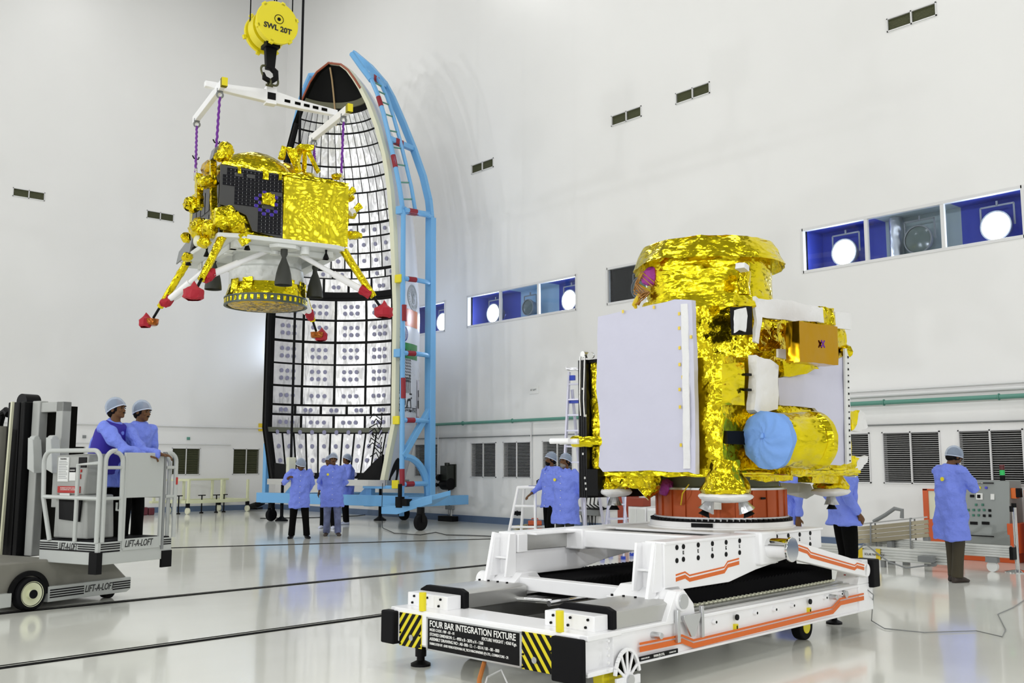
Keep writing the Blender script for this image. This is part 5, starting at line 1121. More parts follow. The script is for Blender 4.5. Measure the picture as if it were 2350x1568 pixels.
# harness at the upper left
b = MB(); random.seed(5)
for i in range(9):
    pts = [(1500, 640 + i * 3), (1480 - i * 2, 622 + i * 2), (1462 - i, 640 + i * 4), (1470 + i, 660 + i * 3), (1485 + i, 672), (1472, 676 + i * 2), (1462, 690 + i)]
    b.tube([op(px + random.uniform(-4, 4), py + random.uniform(-4, 4), 0, -.62 + .03 * math.sin(i + k)) for k, (px, py) in enumerate(pts)], .006, 5)
P_('wire_harness', b, mat('tan_wire', (.45, .22, .06), .5)); b = MB()
for i in range(4): b.tube([op(px + random.uniform(-6, 6), py + random.uniform(-5, 5), 0, -.6) for px, py in ((1500, 620), (1472, 630), (1460, 650), (1495, 672))], .005, 5)
P_('wire_harness', b, M_tape)
P_('purple_cap', MB().sph(op(1492, 634, 0, -.60), (.05, .09, .10), 12), mat('magenta_cloth', (.35, .04, .30), .7), crinkle=(.04, .02, 14), smooth=20)
P_('purple_cap', MB().sph(op(1527, 1118, 0, -.55), (.08, .08, .07), 12), MATS['magenta_cloth'], crinkle=(.04, .02, 14), smooth=20)
P_('harness_plug', MB().tube([op(1468, 676, 0, -.62), op(1461, 692, 0, -.62), op(1456, 700, 0, -.62), op(1461, 712, 0, -.62)], [.02, .03, .025, .006], 8), MATS['yellow_tape'])
# engine bay cylinder
P_('engine_bay', MB().lathe([(.53, 1.41), (.53, 1.31), (.555, 1.30), (0, 1.30)], (0, 0, 0), n=56), mat('olive_grey', (.16, .17, .13), .45, .3), smooth=30)
# adapter ring (own thing)
ad = Asm('adapter_ring', OF, (0, 0, 1.012), 'orange anodised adapter ring between the gold spacecraft and the white turntable', 'adapter ring')
ad.part('ring_shell', MB().lathe([(.56, 1.285), (.585, 1.285), (.585, 1.14), (.585, 1.04), (.56, 1.04)], (0, 0, 0), n=72), M_copper, smooth=30)
rb = MB()
for i in range(24):
    a_ = 2 * PI * i / 24 + .1; rb.bc((math.cos(a_) * .588, math.sin(a_) * .588, 1.16), (.016, .02, .235), (0, 0, a_))
ad.part('stiffener', rb, M_copper, smooth=0); ad.objs = 1
ad.part('top_flange', MB().lathe([(.54, 1.28), (.598, 1.28), (.598, 1.298), (.54, 1.298)], (0, 0, 0), n=72), M_alu, smooth=30); ad.part('bottom_flange', MB().lathe([(.54, 1.013), (.61, 1.013), (.61, 1.045), (.54, 1.045)], (0, 0, 0), n=72), M_alu, smooth=30)
def onring(deg, z, r_=.592):
    a_ = R(deg); return Vector((math.cos(a_) * r_, math.sin(a_) * r_, z))
a_ = -150; ad.part('blank_plate', MB().bc(onring(a_, 1.17, .60), (.008, .17, .11), (0, 0, R(a_))), M_offw, smooth=0)
a_ = -105; ad.part('number_plate', MB().bc(onring(a_, 1.21, .60), (.008, .05, .018), (0, 0, R(a_))), M_black, smooth=0)
ad.part('yellow_ties', MB().tube([onring(-168, 1.33, .62), onring(-172, 1.25, .66), onring(-176, 1.15, .62)], .006, 6), M_tape)
# ================================================================ people
def V(*a): return Vector(a)
def ellip(c, a, b, n, rot, tilt=0):
    """ring of an upright garment: half width a, half depth b"""
    out = []
    for i in range(n):
        t = 2 * PI * i / n; x = a * math.copysign(abs(math.cos(t)) ** .8, math.cos(t)); y = b * math.copysign(abs(math.sin(t)) ** .8, math.sin(t))
        out.append(c + rot @ V(x, y, tilt * y))
    return out
def hand(mb, w, d, n, s=1.0, curl=.5, side=1):
    """palm, four fingers and a thumb; w wrist, d pointing direction, n back of the hand"""
    d = d.normalized(); n = (n - d * n.dot(d)).normalized(); x = d.cross(n) * side
    mb.loft([[w + d * t + x * (a * math.cos(q)) + n * (b * math.sin(q)) for q in [2 * PI * i / 10 for i in range(10)]] for t, a, b in ((-.02, .028, .022), (.02, .033, .018), (.06, .042, .016), (.09, .040, .013))])
    for i, (o, L) in enumerate(((-.032, .068), (-.011, .078), (.011, .073), (.031, .058))):
        p = w + d * .085 + x * o; a1 = curl * .9 + i * .08; p1 = p + (d * math.cos(a1 * .5) - n * math.sin(a1 * .5)) * L * .45; p2 = p1 + (d * math.cos(a1 * 1.4) - n * math.sin(a1 * 1.4)) * L * .32; p3 = p2 + (d * math.cos(a1 * 2.1) - n * math.sin(a1 * 2.1)) * L * .25
        mb.tube([p, p1, p2, p3], [.0092, .009, .0085, .007], 7)
    p = w + d * .03 - x * .032; mb.tube([p, p - x * .025 + d * .025 - n * .005, p - x * .034 + d * .052 - n * .015], [.012, .011, .008], 7)
def remesh(o, vox, sm=2, fac=.5):
    m = o.modifiers.new('fuse', 'REMESH'); m.mode = 'VOXEL'; m.voxel_size = vox; m.use_smooth_shade = True
    if sm:
        s_ = o.modifiers.new('smooth', 'SMOOTH'); s_.factor = fac; s_.iterations = sm
def person(label, x, d, face, h=1.70, z0=0.0, lean=0.0, side=0.0, hip=(0, 0), feet=((-.11, 0), (.11, 0)), toe=(0, 0), arms=None, head=(0, 0, 0), coat_len=.62, trousers=None, beard=None, shoes=None, vest=False, glasses=False, coat_m=None, vox=.011, girth=1.0, badge=None, group='people in blue lab coats', bend=None, collar=True, hem_flare=0, spread=1.0):
    """face = direction faced, degrees: 0 towards the camera, positive turns to the picture's right; local -Y is forward"""
    k = h / 1.72; fr = Fr(x, d, face); M = fr.M @ Matrix.Translation((0, 0, z0)); t = empty('person', M, label, 'person', group)
    spine = lambda z: V(hip[0] - math.sin(side) * max(0, z - .92), hip[1] - math.sin(lean) * max(0, z - .92), .92 + (z - .92) * math.cos(lean) * math.cos(side) if z > .92 else z)
    Rm = Euler((lean, -side, 0)).to_matrix()
    S = lambda p: p * k
    nb = spine(1.46); hc = nb + Euler((lean * .3 + head[0], head[1] * 0, 0)).to_matrix() @ V(0, -.02, .145)
    Hr = Euler((lean * .3 + head[0], head[1], head[2]), 'XYZ').to_matrix(); Hr = Matrix.Rotation(head[2], 3, 'Z') @ Euler((lean * .3 + head[0], head[1], 0)).to_matrix()
    hp = lambda a, b, c: hc + Hr @ V(a, b, c)
    # body: one fused surface
    b = MB(); sc3 = lambda q: [S(v) for v in q]
    b.loft([sc3(ellip(spine(z), a * girth, c * girth, 16, Rm)) for z, a, c in ((.86, .15, .105), (.96, .155, .11), (1.08, .135, .10), (1.22, .155, .11), (1.36, .14, .09), (1.43, .085, .06), (1.47, .06, .055))])
    b.tube([S(spine(1.42)), S(hp(0, .01, -.06))], [.058 * k, .052 * k], 12)
    b.sph(S(hc + Hr @ V(0, .012, .015)), (.074 * k, .092 * k, .098 * k), 18, Hr.to_euler()); b.sph(S(hp(0, -.022, -.05)), (.056 * k, .066 * k, .062 * k), 14, Hr.to_euler()); b.sph(S(hp(0, -.062, -.088)), (.028 * k, .024 * k, .022 * k), 10)
    b.loft([[S(hp(sx * w_, y_, z_)) for sx, y_ in ((-1, y0), (0, y0 - dep), (1, y0), (0, y0 + .02))] for z_, w_, y0, dep in ((.012, .008, -.078, .008), (-.012, .012, -.080, .018), (-.034, .017, -.078, .026), (-.042, .012, -.076, .012))])
    for s_ in (-1, 1):
        b.sph(S(hp(s_ * .076, .012, -.012)), (.012 * k, .020 * k, .032 * k), 10, Hr.to_euler()); b.sph(S(hp(s_ * .03, -.074, .024)), (.024 * k, .014 * k, .008 * k), 8); b.sph(S(hp(s_ * .034, -.062, -.025)), (.024 * k, .022 * k, .022 * k), 8)
    b.sph(S(hp(0, -.080, -.062)), (.024 * k, .011 * k, .006 * k), 8); b.sph(S(hp(0, -.077, -.072)), (.020 * k, .011 * k, .007 * k), 8)
    hipJ = [V(hip[0] + s_ * .09, hip[1], .90) for s_ in (-1, 1)]; ft = [V(f_[0], f_[1], .08) for f_ in feet]
    kn = []
    for i in range(2):
        m_ = hipJ[i].lerp(ft[i], .52) + V(0, -.035, 0); kn.append(m_); b.tube([S(hipJ[i]), S(hipJ[i].lerp(m_, .5)), S(m_), S(m_.lerp(ft[i], .4)), S(ft[i])], [.085 * k, .078 * k, .055 * k, .055 * k, .038 * k], 12)
    shJ = [spine(1.40) + Rm @ V(s_ * .175 * spread, .0, 0) for s_ in (-1, 1)]
    A = arms or (((-.24, .02, 1.13), (-.25, -.05, .88), .3), ((.24, .02, 1.13), (.25, -.05, .88), .3))
    for i, (el, wr, cu) in enumerate(A):
        el, wr = V(*el), V(*wr); s_ = -1 if i == 0 else 1; b.tube([S(shJ[i]), S(shJ[i].lerp(el, .5)), S(el), S(el.lerp(wr, .45)), S(wr)], [.052 * k, .047 * k, .038 * k, .036 * k, .025 * k], 10)
        dd = (wr - el).normalized(); nn = V(s_ * .9, -.2, .3) if abs(dd.z) > .6 else V(0, 0, 1); hand(b, S(wr), dd, nn, k, cu, s_)
    bo = b.build('body', M_skin, t); remesh(bo, .0065, 1)
    # face details
    for s_ in (-1, 1):
        MB().sph(S(hp(s_ * .031, -.083, .002)), (.011 * k, .006 * k, .006 * k), 10).build('eye', M_eye, t)
        MB().sph(S(hp(s_ * .031, -.087, .022)), (.019 * k, .006 * k, .005 * k), 8).build('eyebrow', M_hair, t)
    hb_ = MB().sph(S(hp(0, .024, .018)), (.083 * k, .096 * k, .098 * k), 18, Hr.to_euler()); 
    hb_.v = [v if (Hr.transposed() @ (v / k - hc)).y > -.045 or (Hr.transposed() @ (v / k - hc)).z > .045 else v.lerp(S(hc), .35) for v in hb_.v]
    hb_.sph(S(hp(0, .06, -.045)), (.066 * k, .05 * k, .055 * k), 14); hb_.build('hair', M_hair, t)
    if beard:
        MB().sph(S(hp(0, -.045, -.082)), (.052 * k, .052 * k, .042 * k), 14).sph(S(hp(0, -.088, -.054)), (.028 * k, .012 * k, .009 * k), 8).build('beard', beard, t, crinkle=(.02, .003, 60))
    elif beard is not False: MB().sph(S(hp(0, -.090, -.052)), (.026 * k, .009 * k, .006 * k), 10).build('moustache', M_hair, t)
    if glasses:
        g = MB()
        for s_ in (-1, 1): g.torus(S(hp(s_ * .032, -.095, .004)), .022, .002, Hr @ V(0, 1, 0), 16, 5).tube([S(hp(s_ * .055, -.09, .008)), S(hp(s_ * .08, .0, .004))], .002, 5)
        g.build('glasses', M_grey, t)
    # hair net
    cp = MB(); vs = []; n1, n2 = 28, 9
    for j in range(n2 + 1):
        ph = j / n2 * PI * .60
        for i in range(n1):
            tt = 2 * PI * i / n1; u = 1 + .03 * math.sin(tt * 9 + j * .6) * (j / n2) + (.04 if j > n2 - 2 else 0)
            q = V(.096 * math.sin(ph) * math.cos(tt) * u, .115 * math.sin(ph) * math.sin(tt) * u, .112 * math.cos(ph)); q = Euler((-.42, 0, 0)).to_matrix() @ q
            vs.append(S(hp(q.x, q.y + .026, q.z + .026)))
    cp.add(vs, [(j * n1 + i, j * n1 + (i + 1) % n1, (j + 1) * n1 + (i + 1) % n1, (j + 1) * n1 + i) for j in range(n2) for i in range(n1)])
    cpo = cp.build('hair_net', M_cap, t); MB().tube([vs[n2 * n1 + i] for i in range(n1)] + [vs[n2 * n1]], .006, 6).build('elastic_hem', mat('hair_net_hem', (.55, .62, .75), .6), cpo)
    # coat: one fused garment
    zh = 1.40 - coat_len - .08; cm = coat_m or M_coat; b = MB(); hp2 = lambda z: spine(z) if z > .92 else V(hip[0], hip[1], z)
    rings = [(zh, .235 + hem_flare, .155 + hem_flare * .6), ((zh + .92) / 2, .22 + hem_flare * .5, .15), (.92, .205, .145), (1.06, .19, .14), (1.20, .20, .142), (1.33, .215, .135), (1.405, .19, .11), (1.445, .11, .085), (1.475, .072, .07)]
    b.loft([sc3(ellip(hp2(z), a * girth, c * girth, 28, Rm if z > .95 else Matrix.Identity(3))) for z, a, c in rings])
    for i, (el, wr, cu) in enumerate(A):
        el, wr = V(*el), V(*wr); b.tube([S(shJ[i] + V(0, 0, -.015)), S(shJ[i].lerp(el, .35)), S(el), S(el.lerp(wr, .5)), S(wr - (wr - el).normalized() * .015)], [.082 * k, .079 * k, .068 * k, .060 * k, .052 * k], 14)
        b.sph(S(shJ[i] + V(0, 0, -.02)), .088 * k, 14)
    # broad folds
    off = V(random.random() * 20, random.random() * 20, 0)
    co = b.build('lab_coat', cm, t); remesh(co, vox, 2)
    tex = bpy.data.textures.new('cloth_folds', 'CLOUDS'); tex.noise_scale = .16; tex.noise_depth = 1
    dm = co.modifiers.new('folds', 'DISPLACE'); dm.texture = tex; dm.strength = .07; dm.mid_level = .5; dm.texture_coords = 'OBJECT'; 
    eo = t; dm.texture_coords = 'GLOBAL'
    if collar:
        for s_ in (-1, 1): MB().prism([S(hp2(1.475) + Rm @ V(s_ * .015, -.085, -.03)), S(hp2(1.475) + Rm @ V(s_ * .055, -.085, .01)), S(hp2(1.475) + Rm @ V(s_ * .105, -.05, -.035)), S(hp2(1.44) + Rm @ V(s_ * .05, -.115, -.05))], S(Rm @ V(0, -.012, 0))).build('collar', cm, co, bevel=.003)
        bt = MB()
        for z in (1.34, 1.22, 1.10, .98, .86, .76):
            if z < zh + .04: continue
            q = hp2(z); c_ = [r_ for r_ in rings if r_[0] <= z][-1][2]; bt.sph(S(q + (Rm if z > .95 else Matrix.Identity(3)) @ V(.0, -c_ * girth - .004, 0)), .008, 8)
        bt.build('buttons', M_offw, co)
    if badge:
        q = hp2(1.28) + Rm @ V(badge[0], badge[1], 0); MB().cyl(S(q), S(q + V(0, math.copysign(.012, badge[1]), 0)), .026 * k, n=18).build('round_badge', M_yellow, co)
    if vest:
        b = MB(); b.loft([sc3(ellip(spine(z), a, c, 24, Rm)) for z, a, c in ((.88, .205, .15), (1.02, .20, .148), (1.2, .212, .15), (1.33, .215, .142), (1.41, .185, .118), (1.455, .105, .09))]); v_ = b.build('navy_vest', M_navy, t); remesh(v_, .012, 1)
    # trousers and shoes
    tm = trousers or M_trou; b = MB(); b.loft([sc3(ellip(V(hip[0], hip[1], z), a, c, 16, Matrix.Identity(3))) for z, a, c in ((.80, .155, .115), (.90, .165, .12), (1.0, .15, .11))])
    for i in range(2): b.tube([S(hipJ[i]), S(hipJ[i].lerp(kn[i], .5)), S(kn[i]), S(kn[i].lerp(ft[i], .5)), S(ft[i] + V(0, 0, -.02))], [.098 * k, .092 * k, .076 * k, .070 * k, .072 * k], 14)
    remesh(b.build('trousers', tm, t), .012, 2)
    for i in range(2):
        a_ = toe[i]; rt = Matrix.Rotation(a_, 3, 'Z'); f_ = ft[i]; b = MB()
        b.loft([[S(V(f_.x, f_.y, 0) + rt @ V(w_ * math.cos(q), y_, max(.0, hz * .5 + hz * .5 * math.sin(q)))) for q in [2 * PI * j / 12 for j in range(12)]] for y_, w_, hz in ((.075, .022, .05), (.06, .036, .085), (.0, .040, .10), (-.06, .043, .075), (-.13, .047, .055), (-.175, .034, .04), (-.19, .012, .02))])
        b.build('shoe', shoes or M_black, t)
    return t
M_eye = mat('dark_eye', (.01, .008, .006), .2); M_shoecov = mat('shoe_cover', (.55, .58, .72), .6)
back = (((-.27, .08, 1.12), (-.06, .17, .98), .7), ((.27, .08, 1.12), (.06, .17, .95), .7))
random.seed(11)
# three and one half hidden in front of the fairing
w = on_z(685, 1236); w1 = (w.dot(RT), w.dot(FH))
person('person in blue lab coat with bowed head holding up the cream pendant box', w1[0], w1[1], 12, 1.66, head=(.75, -.1, .75), feet=((-.15, .02), (.17, -.02)), toe=(-.3, .3), arms=(((-.36, -.06, 1.16), (-.24, -.22, 1.27), 1.1), ((.25, .10, 1.13), (.14, .17, .92), .6)), coat_len=.68, lean=.05, side=-.03)
w = on_z(761, 1230)
person('person in blue lab coat and washed jeans standing with hands behind the back', w.dot(RT), w.dot(FH), 8, 1.74, feet=((-.11, .0), (.13, .0)), toe=(-.12, .25), arms=back, trousers=M_jeans, coat_len=.72, head=(.05, 0, .1), badge=(-.10, -.15), shoes=mat('brown_shoe', (.04, .025, .015), .5), girth=1.06)
w = on_z(752, 1213)
person('person almost hidden behind the one in washed jeans, with white shoe covers', w.dot(RT), w.dot(FH), -30, 1.70, feet=((-.16, .0), (.20, -.02)), toe=(.2, .5), coat_len=.62, shoes=M_shoecov, head=(0, 0, .3), girth=.95)
w = on_z(794, 1204)
person('person in blue lab coat in profile facing left, right of the one in jeans', w.dot(RT), w.dot(FH), -62, 1.76, feet=((-.09, .03), (.09, -.02)), arms=(((-.26, -.05, 1.14), (-.20, -.22, 1.02), .5), ((.25, -.05, 1.13), (.18, -.22, 1.0), .5)), coat_len=.66, shoes=M_shoecov, girth=1.12)
# two beside the tall ladder
def at_px(px, D): return (px - CX) / FPX * D
person('person with white beard and blue lab coat, hands behind back, near the tall ladder', at_px(1297, 17) , 17, -38, 1.68, arms=back, trousers=mat('olive_trousers', (.02, .02, .012), .8), coat_len=.78, beard=M_hair2, head=(0, 0, -.15), girth=1.08, badge=(-.12, -.15), hem_flare=.01)
person('person with black beard and glasses in blue lab coat, left of the white bearded one', at_px(1264, 18.6), 18.6, -55, 1.72, feet=((-.1, .05), (.12, -.12)), arms=(((-.27, -.02, 1.12), (-.32, -.22, .97), .4), ((.25, .06, 1.12), (.22, .05, .88), .4)), coat_len=.60, beard=M_hair, glasses=True, head=(.0, 0, -.2))
# behind the spacecraft
person('person mostly hidden behind the orange adapter ring, a strip of blue coat showing', at_px(1797, 13.2), 13.2, -75, 1.66, coat_len=.66, arms=(((-.24, -.1, 1.15), (-.12, -.25, 1.05), .5), ((.28, .02, 1.12), (.26, .02, .86), .5)))
person('person behind the gold spacecraft right side, lower coat and black trousers visible', at_px(1927, 12.0), 12.0, 102, 1.72, feet=((-.09, .02), (.10, -.02)), arms=(((-.25, .10, 1.14), (-.22, -.06, .93), .5), ((.24, .05, 1.13), (.2, -.12, .95), .5)), coat_len=.52, hem_flare=.03)
# at the control cabinet
w = on_z(2190, 1336)
person('person in long blue lab coat and brown trousers seen from behind at the control cabinet', w.dot(RT), w.dot(FH), 112, 1.76, feet=((-.08, .03), (.06, -.06)), toe=(0, -.1), arms=(((-.24, -.16, 1.16), (-.08, -.26, 1.32), .9), ((.24, -.12, 1.14), (.10, -.26, 1.28), .9)), trousers=M_brown, coat_len=.80, head=(.6, 0, -.1), badge=(-.04, .16), beard=M_hair, shoes=mat('sandal_brown', (.03, .02, .015), .6), hem_flare=.02, lean=.04)
# ================================================================ personnel lift with basket
LN = Fr(-.4065 * 10.5, 10.5, -29)
lf = Asm('personnel_lift', LN, (-1.3, .3, 0), 'grey vertical mast personnel lift with an occupied basket and a white wheel', 'lift')
def lpx(px, py, k, v): return LN.pl(px, py, k, v)
Q = lf.part
xs = -.706
# base
b = MB().prism([(xs - .06, -.7, .12), (xs - .06, .95, .05), (xs - .06, 1.06, .20), (xs - .06, .84, .40), (xs - .06, .1, .50), (xs - .06, -.7, .50)], (-1.5, 0, 0)); Q('base_body', b, M_liftd, bevel=.02)
b = MB().prism([(xs, -.02, .06), (xs, 1.0, .06), (xs, 1.05, .09), (xs, 1.05, .22), (xs, -.02, .22)], (-.08, 0, 0)); sk = Q('side_skirt', b, M_liftl, bevel=.006)
Q('side_skirt', MB().box((xs - .08, -1.2, .06), (xs, -.44, .20)), M_liftl, bevel=.006)
st = MB()
for z in (.10, .125, .15, .175): st.box((xs, 0, z), (xs + .004, .42, z + .013)).box((xs, .80, z), (xs + .004, 1.04, z + .013))
Q('skirt_stripes', st, M_black, sk, smooth=0)
lf.text('LIFT-A-LOFT', .105, M_btext, sk, (xs + .002, .43, .115), (0, 1, 0), (0, 0, 1), bold=.001, sx=.66, shear=.3)
wc = Vector((xs - .04, -.233, .17)); wh = Q('wheel', MB().lathe([(.0, -.05), (.13, -.05), (.155, -.05), (.17, -.03), (.17, .06), (.155, .075), (.12, .075), (.10, .05), (.0, .05)], wc, (1, 0, 0), 48), M_rubber)
Q('wheel_rim', MB().lathe([(0, .045), (.125, .06), (.13, .078), (.115, .07), (.05, .05), (.05, .09), (0, .09)], wc, (1, 0, 0), 48), mat('cream_rim', (.72, .74, .52), .4), wh)
Q('wheel_hub', MB().cyl(wc + Vector((.06, 0, 0)), wc + Vector((.10, 0, 0)), .045, n=24), M_black, wh)
Q('wheel_arch', MB().lathe([(.185, .03), (.235, .03), (.235, .0), (.185, .0)], wc, (1, 0, 0), 24, R(-5), R(185), (0, 1, 0)), M_black)
Q('wheel', MB().cyl((xs - .2, .85, .07), (xs - .1, .85, .07), .07, n=28), M_rubber); Q('wheel', MB().cyl((xs - 1.4, -.23, .17), (xs - 1.3, -.23, .17), .17, n=32), M_rubber)
# mast: black channels, grey beams, rear drum
ym = .75
Q('rear_cowl', MB().lathe([(.0, .50), (.36, .50), (.38, .55), (.38, 1.92), (.36, 1.97), (0, 1.97)], (-2.95, .65, 0), n=36), M_liftd)
b = MB()
for x, w_ in ((-2.44, .11), (-2.27, .04)): b.box((x - w_, ym - .1, .40), (x + w_, ym + .25, 2.26))
Q('mast_channel', b, M_black, bevel=.01)
Q('mast_rail', MB().beam((-2.44, ym - .16, .42), (-2.38, ym - .16, 2.26), .03, .03), mat('cream_rail', (.62, .62, .45), .4), smooth=0)
Q('mast_column', MB().box((-2.20, ym - .02, .42), (-2.06, ym + .10, 2.27)), M_liftg, bevel=.01)
Q('mast_head', MB().box((-2.08, ym, 2.13), (-1.66, ym + .12, 2.25)).box((-1.78, ym, 1.0), (-1.66, ym + .12, 2.25)), M_liftg, bevel=.008)
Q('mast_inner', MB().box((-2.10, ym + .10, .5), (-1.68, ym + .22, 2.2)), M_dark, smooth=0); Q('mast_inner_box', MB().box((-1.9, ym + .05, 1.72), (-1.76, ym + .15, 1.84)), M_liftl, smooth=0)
Q('chain_wheel', MB().cyl((-2.44, ym + .0, 2.27), (-2.44, ym + .2, 2.27), .10, n=24).tube([(-2.8, ym - .05, 1.3), (-2.78, ym - .05, 2.0), (-2.74, ym - .05, 2.12), (-2.66, ym - .05, 2.16), (-2.6, ym - .05, 2.12)], .05, 10), M_black)
for x in (-1.95, -1.62): Q('carriage_arm', MB().prism([(x - .03, ym - .2, 1.45), (x + .10, ym - .2, 1.40), (x + .07, ym - .2, 1.62), (x + .04, ym - .2, 1.80), (x - .05, ym - .2, 1.82)], (0, .12, 0)).cyl((x - .05, ym - .14, 1.80), (x + .04, ym - .14, 1.80), .045), M_liftl, bevel=.008)
# basket
fl_ = Q('basket_floor', MB().box((-.92, .0, .47), (.0, .98, .70)), M_liftl, bevel=.006)
Q('floor_mat', MB().box((-.90, .03, .70), (-.02, .96, .712)), M_rubber, fl_, smooth=0)
Q('skid', MB().box((-.10, -.02, .38), (.02, .05, .60)), M_black, fl_, smooth=0); Q('skid', MB().box((-.02, .84, .38), (.01, .98, .56)), M_black, fl_, smooth=0)
st = MB()
for z in (.625, .648, .671): st.box((-.91, -.004, z), (-.62, 0, z + .012)).box((-.30, -.004, z), (-.04, 0, z + .012)).box((0, .04, z), (.004, .28, z + .012)).box((0, .82, z), (.004, .97, z + .012))
st.box((-.91, -.004, .60), (-.04, 0, .615)).box((0, .04, .595), (.004, .28, .61)); Q('floor_stripes', st, M_black, fl_, smooth=0)
lf.text('LIFT-A-LOFT', .10, M_btext, fl_, (-.60, -.003, .615), (1, 0, 0), (0, 0, 1), bold=.001, sx=.52, shear=.3)
T = lambda nme, pts, r_=.022, m_=M_liftl: Q(nme, MB().tube(pts, r_, 10), m_)
def arc(c, u, v, r_, a0, a1, n=6): return [Vector(c) + (Vector(u) * math.cos(R(a0 + (a1 - a0) * i / n)) + Vector(v) * math.sin(R(a0 + (a1 - a0) * i / n))) * r_ for i in range(n + 1)]
zt_ = 1.65
T('guard_rail', [(-.76, 0, .70), (-.90, 0, 1.15), (-.92, 0, 1.5)] + arc((-.80, 0, 1.53), (-1, 0, 0), (0, 0, 1), .12, 0, 90) + [(-.12, 0, zt_)] + arc((-.12, 0, 1.55), (0, 0, 1), (1, 0, 0), .10, 0, 90) + [(-.02, 0, .70)], .024)
T('guard_rail', [(-.90, 0, 1.16), (-.02, 0, 1.15)], .022); T('guard_rail', [(-.36, 0, .70), (-.36, 0, 1.50), (-.02, 0, 1.52)], .022)
T('guard_rail', [(0, .05, .70), (0, .05, 1.53)] + arc((0, .17, 1.53), (0, -1, 0), (0, 0, 1), .12, 0, 90) + arc((0, .17, 1.53), (0, 0, 1), (0, 1, 0), .10, 0, 90) + [(0, .28, .70)], .024)
T('guard_rail', [(0, .05, 1.15), (0, .28, 1.15)], .018); T('guard_rail', [(0, .05, 1.47), (0, .28, 1.47)], .018)
gt = Q('gate', MB().box((-.01, .31, 1.15), (.012, .80, 1.63)), M_liftl, bevel=.005)
Q('gate_frame', MB().beam((0, .31, .62), (0, .31, 1.63), .03, .03, (1, 0, 0)).beam((0, .80, .62), (0, .80, 1.63), .03, .03, (1, 0, 0)).box((-.012, .31, .60), (.012, .80, .72)), M_liftl, gt, bevel=.003)
Q('gate_edge', MB().beam((.0, .835, .58), (0, .835, 1.64), .03, .035, (1, 0, 0)), M_grey, gt, smooth=0)
lf.text('LIFT-A-LOFT', .10, M_btext, gt, (.013, .33, .635), (0, 1, 0), (0, 0, 1), bold=.001, sx=.66, shear=.3)
T('guard_rail', [(0, .86, 1.62), (0, .90, 1.63)] + arc((0, .90, 1.53), (0, 0, 1), (0, 1, 0), .10, 0, 90) + [(0, 1.0, .70)], .024); T('guard_rail', [(0, .86, 1.15), (0, 1.0, 1.15)], .018); T('guard_rail', [(0, .86, 1.47), (0, 1.0, 1.47)], .018)
T('guard_rail', [(-.08, .98, .70), (-.08, .98, 1.50)] + arc((-.18, .98, 1.50), (1, 0, 0), (0, 0, 1), .10, 0, 90) + [(-.80, .98, 1.60), (-.9, .98, 1.5), (-.9, .98, .7)], .022); T('guard_rail', [(-.08, .98, 1.15), (-.9, .98, 1.15)], .02)
# control console at the mast side of the basket
cs = Q('console', MB().prism([(-.86, .12, 1.18), (-.40, .12, 1.18), (-.36, .12, 1.62), (-.88, .12, 1.60)], (0, .25, 0)).prism([(-.84, .10, .72), (-.3, .10, .72), (-.36, .12, 1.18), (-.86, .12, 1.18)], (0, .35, 0)), M_liftg, bevel=.015)
Q('toe_opening', MB().prism([(-.74, .085, .92), (-.42, .085, .90), (-.40, .085, 1.14), (-.76, .085, 1.16)], (0, .02, 0)), M_black, cs, smooth=0)
for (x0, z0, x1, z1, m_) in ((-.83, 1.32, -.66, 1.58, M_offw), (-.64, 1.33, -.54, 1.42, M_offw), (-.64, 1.42, -.54, 1.47, M_black), (-.52, 1.35, -.46, 1.40, M_redp), (-.53, 1.42, -.45, 1.45, M_redp), (-.82, 1.20, -.46, 1.27, M_redp), (-.78, 1.17, -.62, 1.195, M_offw), (-.50, 1.47, -.38, 1.58, M_black)):
    Q('warning_label' if m_ != M_black else 'control_panel', MB().box((x0, .108, z0), (x1, .119, z1)), m_, cs, smooth=0)
lw = cs; lf.text('WARNING', .022, M_btext, lw, (-.745, .107, 1.555), (1, 0, 0), (0, 0, 1), align='CENTER'); 
ln_ = MB()
for i in range(11): ln_.box((-.815, .106, 1.535 - i * .018), (-.675 - (.02 if i % 3 == 0 else 0), .108, 1.540 - i * .018))
Q('label_lines', ln_, M_grey, cs, smooth=0)
lf.text('MAXIMUM PLATFORM CAPACITY\n2 OCCUPANTS OR 1 OCCUPANT', .018, M_wtext, lw, (-.64, .107, 1.245), (1, 0, 0), (0, 0, 1), align='CENTER'); lf.text('DANGER', .02, M_wtext, lw, (-.59, .107, 1.435), (1, 0, 0), (0, 0, 1), align='CENTER')
Q('warning_label', MB().box((.024, .985, 1.28), (.028, 1.01, 1.36)), M_redp, smooth=0)
Q('toe_hook', MB().tube([(-.10, .3, 1.10), (-.10, .3, 1.02), (-.04, .3, 1.02)], .012, 8), M_liftl)
